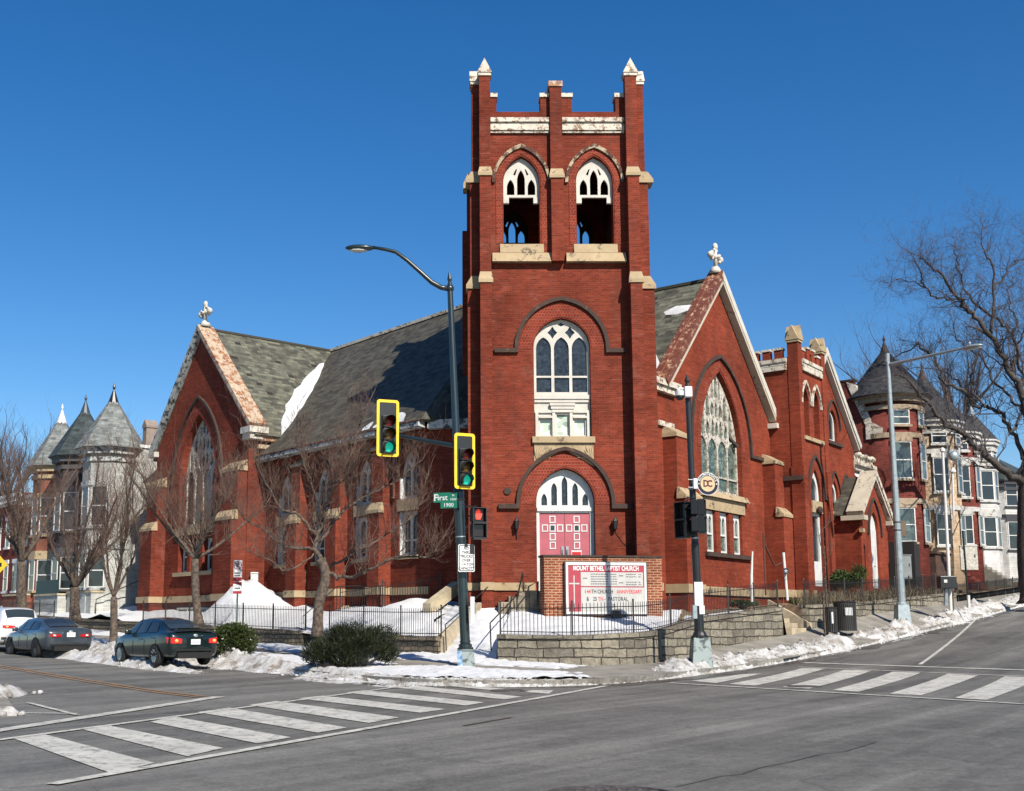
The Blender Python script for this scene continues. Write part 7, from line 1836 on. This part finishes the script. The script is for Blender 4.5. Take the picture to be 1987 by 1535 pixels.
# the big dark tree on the right
Y = 64.0
big = [([(1981, 935), (1975, 929), (1913, 885), (1866, 841), (1834, 822), (1788, 769), (1757, 735), (1738, 728)], .55, .06, -3), ([(1836, 818), (1842, 792), (1834, 760), (1838, 735)], .16, .05, 1),
       ([(1987, 905), (1988, 885), (1953, 822), (1925, 794), (1888, 785), (1875, 760), (1846, 730)], .35, .08, 2), ([(1875, 762), (1829, 739), (1816, 702), (1795, 680), (1780, 664)], .22, .10, 2),
       ([(2008, 900), (1998, 830), (1987, 775), (1960, 720), (1934, 668), (1902, 624), (1871, 593), (1855, 572), (1824, 535), (1800, 510), (1785, 500)], .5, .05, -2),
       ([(1855, 580), (1814, 577), (1793, 551), (1785, 530), (1778, 503)], .14, .04, -2), ([(1793, 556), (1768, 548), (1743, 541), (1725, 556)], .09, .02, -2),
       ([(1961, 722), (1975, 687), (1965, 648), (1931, 619), (1887, 582), (1866, 543), (1858, 504), (1850, 478)], .28, .04, 2), ([(1923, 648), (1928, 582), (1920, 504), (1908, 488), (1908, 442)], .22, .03, 0),
       ([(1926, 562), (1952, 535), (1957, 517), (1990, 500), (2010, 470)], .15, .04, 1), ([(1965, 648), (1972, 624), (1960, 598), (1957, 570), (1968, 540)], .14, .04, 2),
       ([(2003, 860), (2015, 780), (2008, 700), (2020, 600), (2010, 520)], .4, .06, 3), ([(1985, 800), (1960, 770), (1930, 740), (1900, 690), (1870, 670), (1850, 640)], .2, .04, 3),
       ([(1910, 790), (1890, 760), (1885, 715), (1900, 680), (1895, 640)], .16, .03, 2), ([(2010, 760), (1975, 700), (1985, 650), (2000, 600)], .2, .05, -2), ([(1960, 840), (1985, 800), (1992, 740), (1975, 680)], .2, .05, 4)]
tree('large_tree', 'huge dark bare tree leaning over the right-hand street with long crooked limbs', [at(2004, 1168, Y), at(1996, 1120, Y), at(1993, 1020, Y), at(1995, 935, Y), at(2010, 870, Y)],
     [(A_(p, Y, dy), a * .45, b * .55) for p, a, b, dy in big], 77, BARK_D, TWIG_D, 'bare trees over the right-hand street', (1.2, 2.7), 5.6, .011, 3, .30, .30, (2, 3), (.6, .42), kinkle=.07)
auto_tree('bare tree behind the turret houses in the middle of the right side', 1862, 1100, 92.0, 830, 640, 11, 41, (.35, .3), TWIG_D, BARK_D, 2.6, shoot=(1.6, 3.0), tilt=(.3, 1.0), name='bare_tree', group='bare trees over the right-hand street')
auto_tree('smaller bare tree showing above the red turret cone', 1722, 1100, 88.0, 800, 640, 8, 42, (.25, .2), TWIG_D, BARK_D, 1.7, shoot=(1.5, 2.6), tilt=(.2, .8), name='bare_tree', group='bare trees over the right-hand street')
tree('sapling', 'thin pale sapling tied near the litter bins on the right-hand sidewalk', A_([(1606, 1240), (1603, 1150), (1600, 1060)], 45.6), [(A_([(1600, 1080), (1590, 1040), (1612, 1010)], 45.6, .4), .02, .008), (A_([(1601, 1100), (1612, 1070), (1608, 1040)], 45.6, -.4), .018, .008)], 51, BARK, TWIG, 'saplings on the right-hand sidewalk', (.4, .8), 4, .006, 1, .6, .15, (1, 2), (.04, .02))
tree('sapling', 'bare sapling in front of the cream house by the control box', A_([(1848, 1185), (1850, 1100), (1846, 1010)], 57.2), [(A_([(1846, 1030), (1826, 960), (1806, 905)], 57.2, .4), .03, .01), (A_([(1848, 1040), (1870, 990), (1890, 940)], 57.2, -.4), .03, .01), (A_([(1846, 1010), (1842, 960), (1850, 900)], 57.2, 0), .03, .01)], 52, BARK, TWIG, 'saplings on the right-hand sidewalk', (.6, 1.2), 4, .009, 1, .6, .15, (1, 2), (.05, .03))

# ================================================================ evergreen shrubs and dry grass
def leafmat(name, c1, c2, rough=.55):
    m, nt, b = newmat(name); b.inputs['Roughness'].default_value = rough; b.inputs['Specular IOR Level'].default_value = .35
    g = N(nt, 'ShaderNodeNewGeometry'); L(nt, ramp(nt, g.outputs['Random Per Island'], [(0.0, c2), (1.0, c1)]), b.inputs['Base Color']); return m
YEW = leafmat('dark yew needles', (.026, .031, .009), (.007, .011, .005)); BOX = leafmat('hedge leaves', (.055, .072, .016), (.012, .022, .006), .35); SHR = leafmat('shrub leaves', (.06, .10, .02), (.02, .035, .01)); DRY = leafmat('dry grass blades', (.38, .27, .13), (.16, .10, .05)); DRY2 = leafmat('grey green winter perennials', (.22, .19, .12), (.09, .06, .035))
def spray(mb, p, d, l, w, rg):
    d = d.normalized(); s = d.cross(Vector((rg.gauss(0, 1), rg.gauss(0, 1), rg.gauss(0, 1)))).normalized() * w
    mb.add([p - s * .5, p + s * .5, p + d * l + s * .12, p + d * l - s * .12], [(0, 1, 2, 3)])
def shrub(name, label, c, r, n, m, rg, leaf=(.14, .035), lobes=9, up=.5, cat='shrub', group=None, ball=False, lk=(.35, .55)):
    root = thing(name, label, cat, c, group); mb = MB(); st = MB()
    lb = []
    for i in range(lobes):
        an = 2 * PI * i / lobes + rg.uniform(-.3, .3); k = rg.uniform(.15, .85)
        lb.append((Vector((math.cos(an) * r[0] * k, math.sin(an) * r[1] * k, r[2] * rg.uniform(.45, 1.05))), rg.uniform(*lk)))
    for o, k in lb:
        top = Vector(c) + o; st.tube([Vector(c) + Vector((o.x * .1, o.y * .1, 0)), Vector(c) + o * .55, top], [.04, .03, .01], 5)
    for i in range(n):
        o, k = rg.choice(lb); v = Vector((rg.gauss(0, 1), rg.gauss(0, 1), rg.gauss(0, 1))).normalized() * (rg.random() ** .35)
        p = Vector((o.x + v.x * r[0] * k, o.y + v.y * r[1] * k, o.z + v.z * r[2] * k * .9))
        if ball: p = Vector((v.x * r[0], v.y * r[1], r[2] * (1 + v.z)))
        if p.z < .02: p.z = abs(p.z) * .4 + .02
        e = math.sqrt((p.x / r[0]) ** 2 + (p.y / r[1]) ** 2)
        d = Vector((p.x / r[0] * .8, p.y / r[1] * .8, up * rg.uniform(.4, 1.4))) + Vector((rg.gauss(0, .45), rg.gauss(0, .45), rg.gauss(0, .35)))
        spray(mb, Vector(c) + p, d, leaf[0] * rg.uniform(.6, 1.4), leaf[1], rg)
    st.build('stems', BARK_D, root, Matrix.Identity(4)); mb.build('foliage', m, root, Matrix.Identity(4))
rg = random.Random(5)
c = at(677, 1306, 33.6); c.z -= .02
shrub('evergreen_bush', 'big dark evergreen bush spreading over the snow at the corner', c, (1.42, 1.2, 1.12), 21000, YEW, rg, (.15, .02), 26, .9, lk=(.2, .36))
c = at(452, 1283, 37.6); shrub('hedge_bush', 'rounded glossy green hedge bush behind the tail of the dark green car', c, (.78, .7, .63), 6500, BOX, rg, (.075, .045), 10, .3, ball=True)
c = at(1637, 1152, 56.0); shrub('evergreen_shrub', 'medium green evergreen shrub before the lancet windows at the church', c, (.85, .85, .95), 4500, SHR, rg, (.12, .04), 8, .6)
c = at(1440, 1182, 47.0); shrub('low_shrub', 'low dark shrub in the yard under the triple windows', c, (.55, .5, .34), 1500, SHR, rg, (.08, .03), 6, .5)
c = at(1542, 1176, 50.5); shrub('low_shrub', 'small round shrub beside the small battlemented tower', c, (.35, .35, .25), 800, SHR, rg, (.08, .03), 5, .5)
def vine():
    mb = MB(); r2 = random.Random(9); root = thing('ivy', 'ivy vine climbing the church corner to the right of the brick sign', 'vine', at(1315, 1130, 46)); 
    for i in range(900):
        t = r2.random() ** 1.6; p = RF.w(2.9 + r2.gauss(0, .05 + .28 * (1 - t) ** 2), 2.4 + 5.0 * t, .15 + r2.uniform(0, .25 * (1 - t) + .05))
        spray(mb, p, Vector((r2.gauss(0, 1), r2.gauss(0, 1) - .5, r2.gauss(0, .6))), .1, .07, r2)
    mb.build('foliage', leafmat('ivy leaves', (.16, .13, .03), (.03, .05, .012)), root, Matrix.Identity(4))
    MB().tube([RF.w(2.9, 2.2, .15), RF.w(2.92, 4.5, .12), RF.w(2.9, 7.4, .12)], [.03, .02, .01], 5).build('stems', BARK, root, Matrix.Identity(4))
vine()
def tufts(name, label, spots, n, h, m, seed, spread=.25):
    r2 = random.Random(seed); mb = MB()
    for _ in range(n):
        a = r2.choice(spots); p = Vector((a[0] + r2.gauss(0, spread), a[1] + r2.gauss(0, spread), a[2])); spray(mb, p, Vector((r2.gauss(0, .45), r2.gauss(0, .45), 1)), h * r2.uniform(.5, 1.3), .012 + h * .02, r2)
    mb.build(name, m, kind='stuff')
sp = []
for k in range(int(11.35 * SUB), int(12.85 * SUB)):
    for f in (.12, .25, .4, .55):
        p = Wd[k].lerp(Bd[k], f); sp.append((p.x, p.y, yardz(k, f, p)))
tufts('dry_grass', '', sp, 4200, .55, DRY2, 3, .3)
p = at(642, 1302, 33.2); tufts('dry_grass', '', [(p.x, p.y, p.z), (p.x + .3, p.y + .1, p.z)], 260, .32, DRY, 4, .14)
sp = [(Wd[k].x - .0, Wd[k].y, Wd[k].z + .02) for k in range(int(2.7 * SUB), int(3.4 * SUB))]; tufts('dry_grass', '', [(x, y, z + .5) for x, y, z in sp], 300, .14, DRY, 6, .12)
# ================================================================ light, sky, camera
SUN_AZ, SUN_EL = math.radians(26), math.radians(40)      # azimuth to the right of the direction behind the viewer
sv = Vector((math.sin(SUN_AZ) * math.cos(SUN_EL), -math.cos(SUN_AZ) * math.cos(SUN_EL), math.sin(SUN_EL)))
sun = bpy.data.lights.new('sun', 'SUN'); sun.energy = 5.0; sun.angle = math.radians(.5); sun.color = (1.0, .93, .82)
so = bpy.data.objects.new('sun', sun); COL.objects.link(so); so.rotation_euler = sv.to_track_quat('Z', 'Y').to_euler()
w = bpy.data.worlds.new('World'); scene.world = w; w.use_nodes = True; nt = w.node_tree; bg = nt.nodes['Background']
sky = nt.nodes.new('ShaderNodeTexSky'); sky.sky_type = 'NISHITA'; sky.sun_disc = False; sky.sun_elevation = SUN_EL
sky.sun_rotation = math.atan2(sv.x, sv.y)
sky.altitude = 50; sky.air_density = 1.0; sky.dust_density = .25; sky.ozone_density = 3.0
hs = nt.nodes.new('ShaderNodeHueSaturation'); hs.inputs['Saturation'].default_value = 1.36; hs.inputs['Hue'].default_value = .505
nt.links.new(sky.outputs[0], hs.inputs['Color']); nt.links.new(hs.outputs[0], bg.inputs[0]); bg.inputs[1].default_value = .086
cam = bpy.data.cameras.new('camera'); cam.sensor_width = 36; cam.lens = 36 * F / 1987; cam.sensor_fit = 'HORIZONTAL'
cam.shift_x = (993.5 - CX) / 1987; cam.shift_y = (CY - 767.5) / 1987; cam.clip_end = 5000; cam.clip_start = .1
co = bpy.data.objects.new('camera', cam); COL.objects.link(co); co.location = (0, 0, EYE); co.rotation_euler = (PI / 2 + PITCH, 0, 0); scene.camera = co
scene.view_settings.view_transform = 'Standard'; scene.view_settings.look = 'None'; scene.view_settings.gamma = 1; scene.view_settings.exposure = 0.6
scene.cycles.use_denoising = True; scene.cycles.max_bounces = 6; scene.cycles.diffuse_bounces = 1; scene.cycles.glossy_bounces = 3
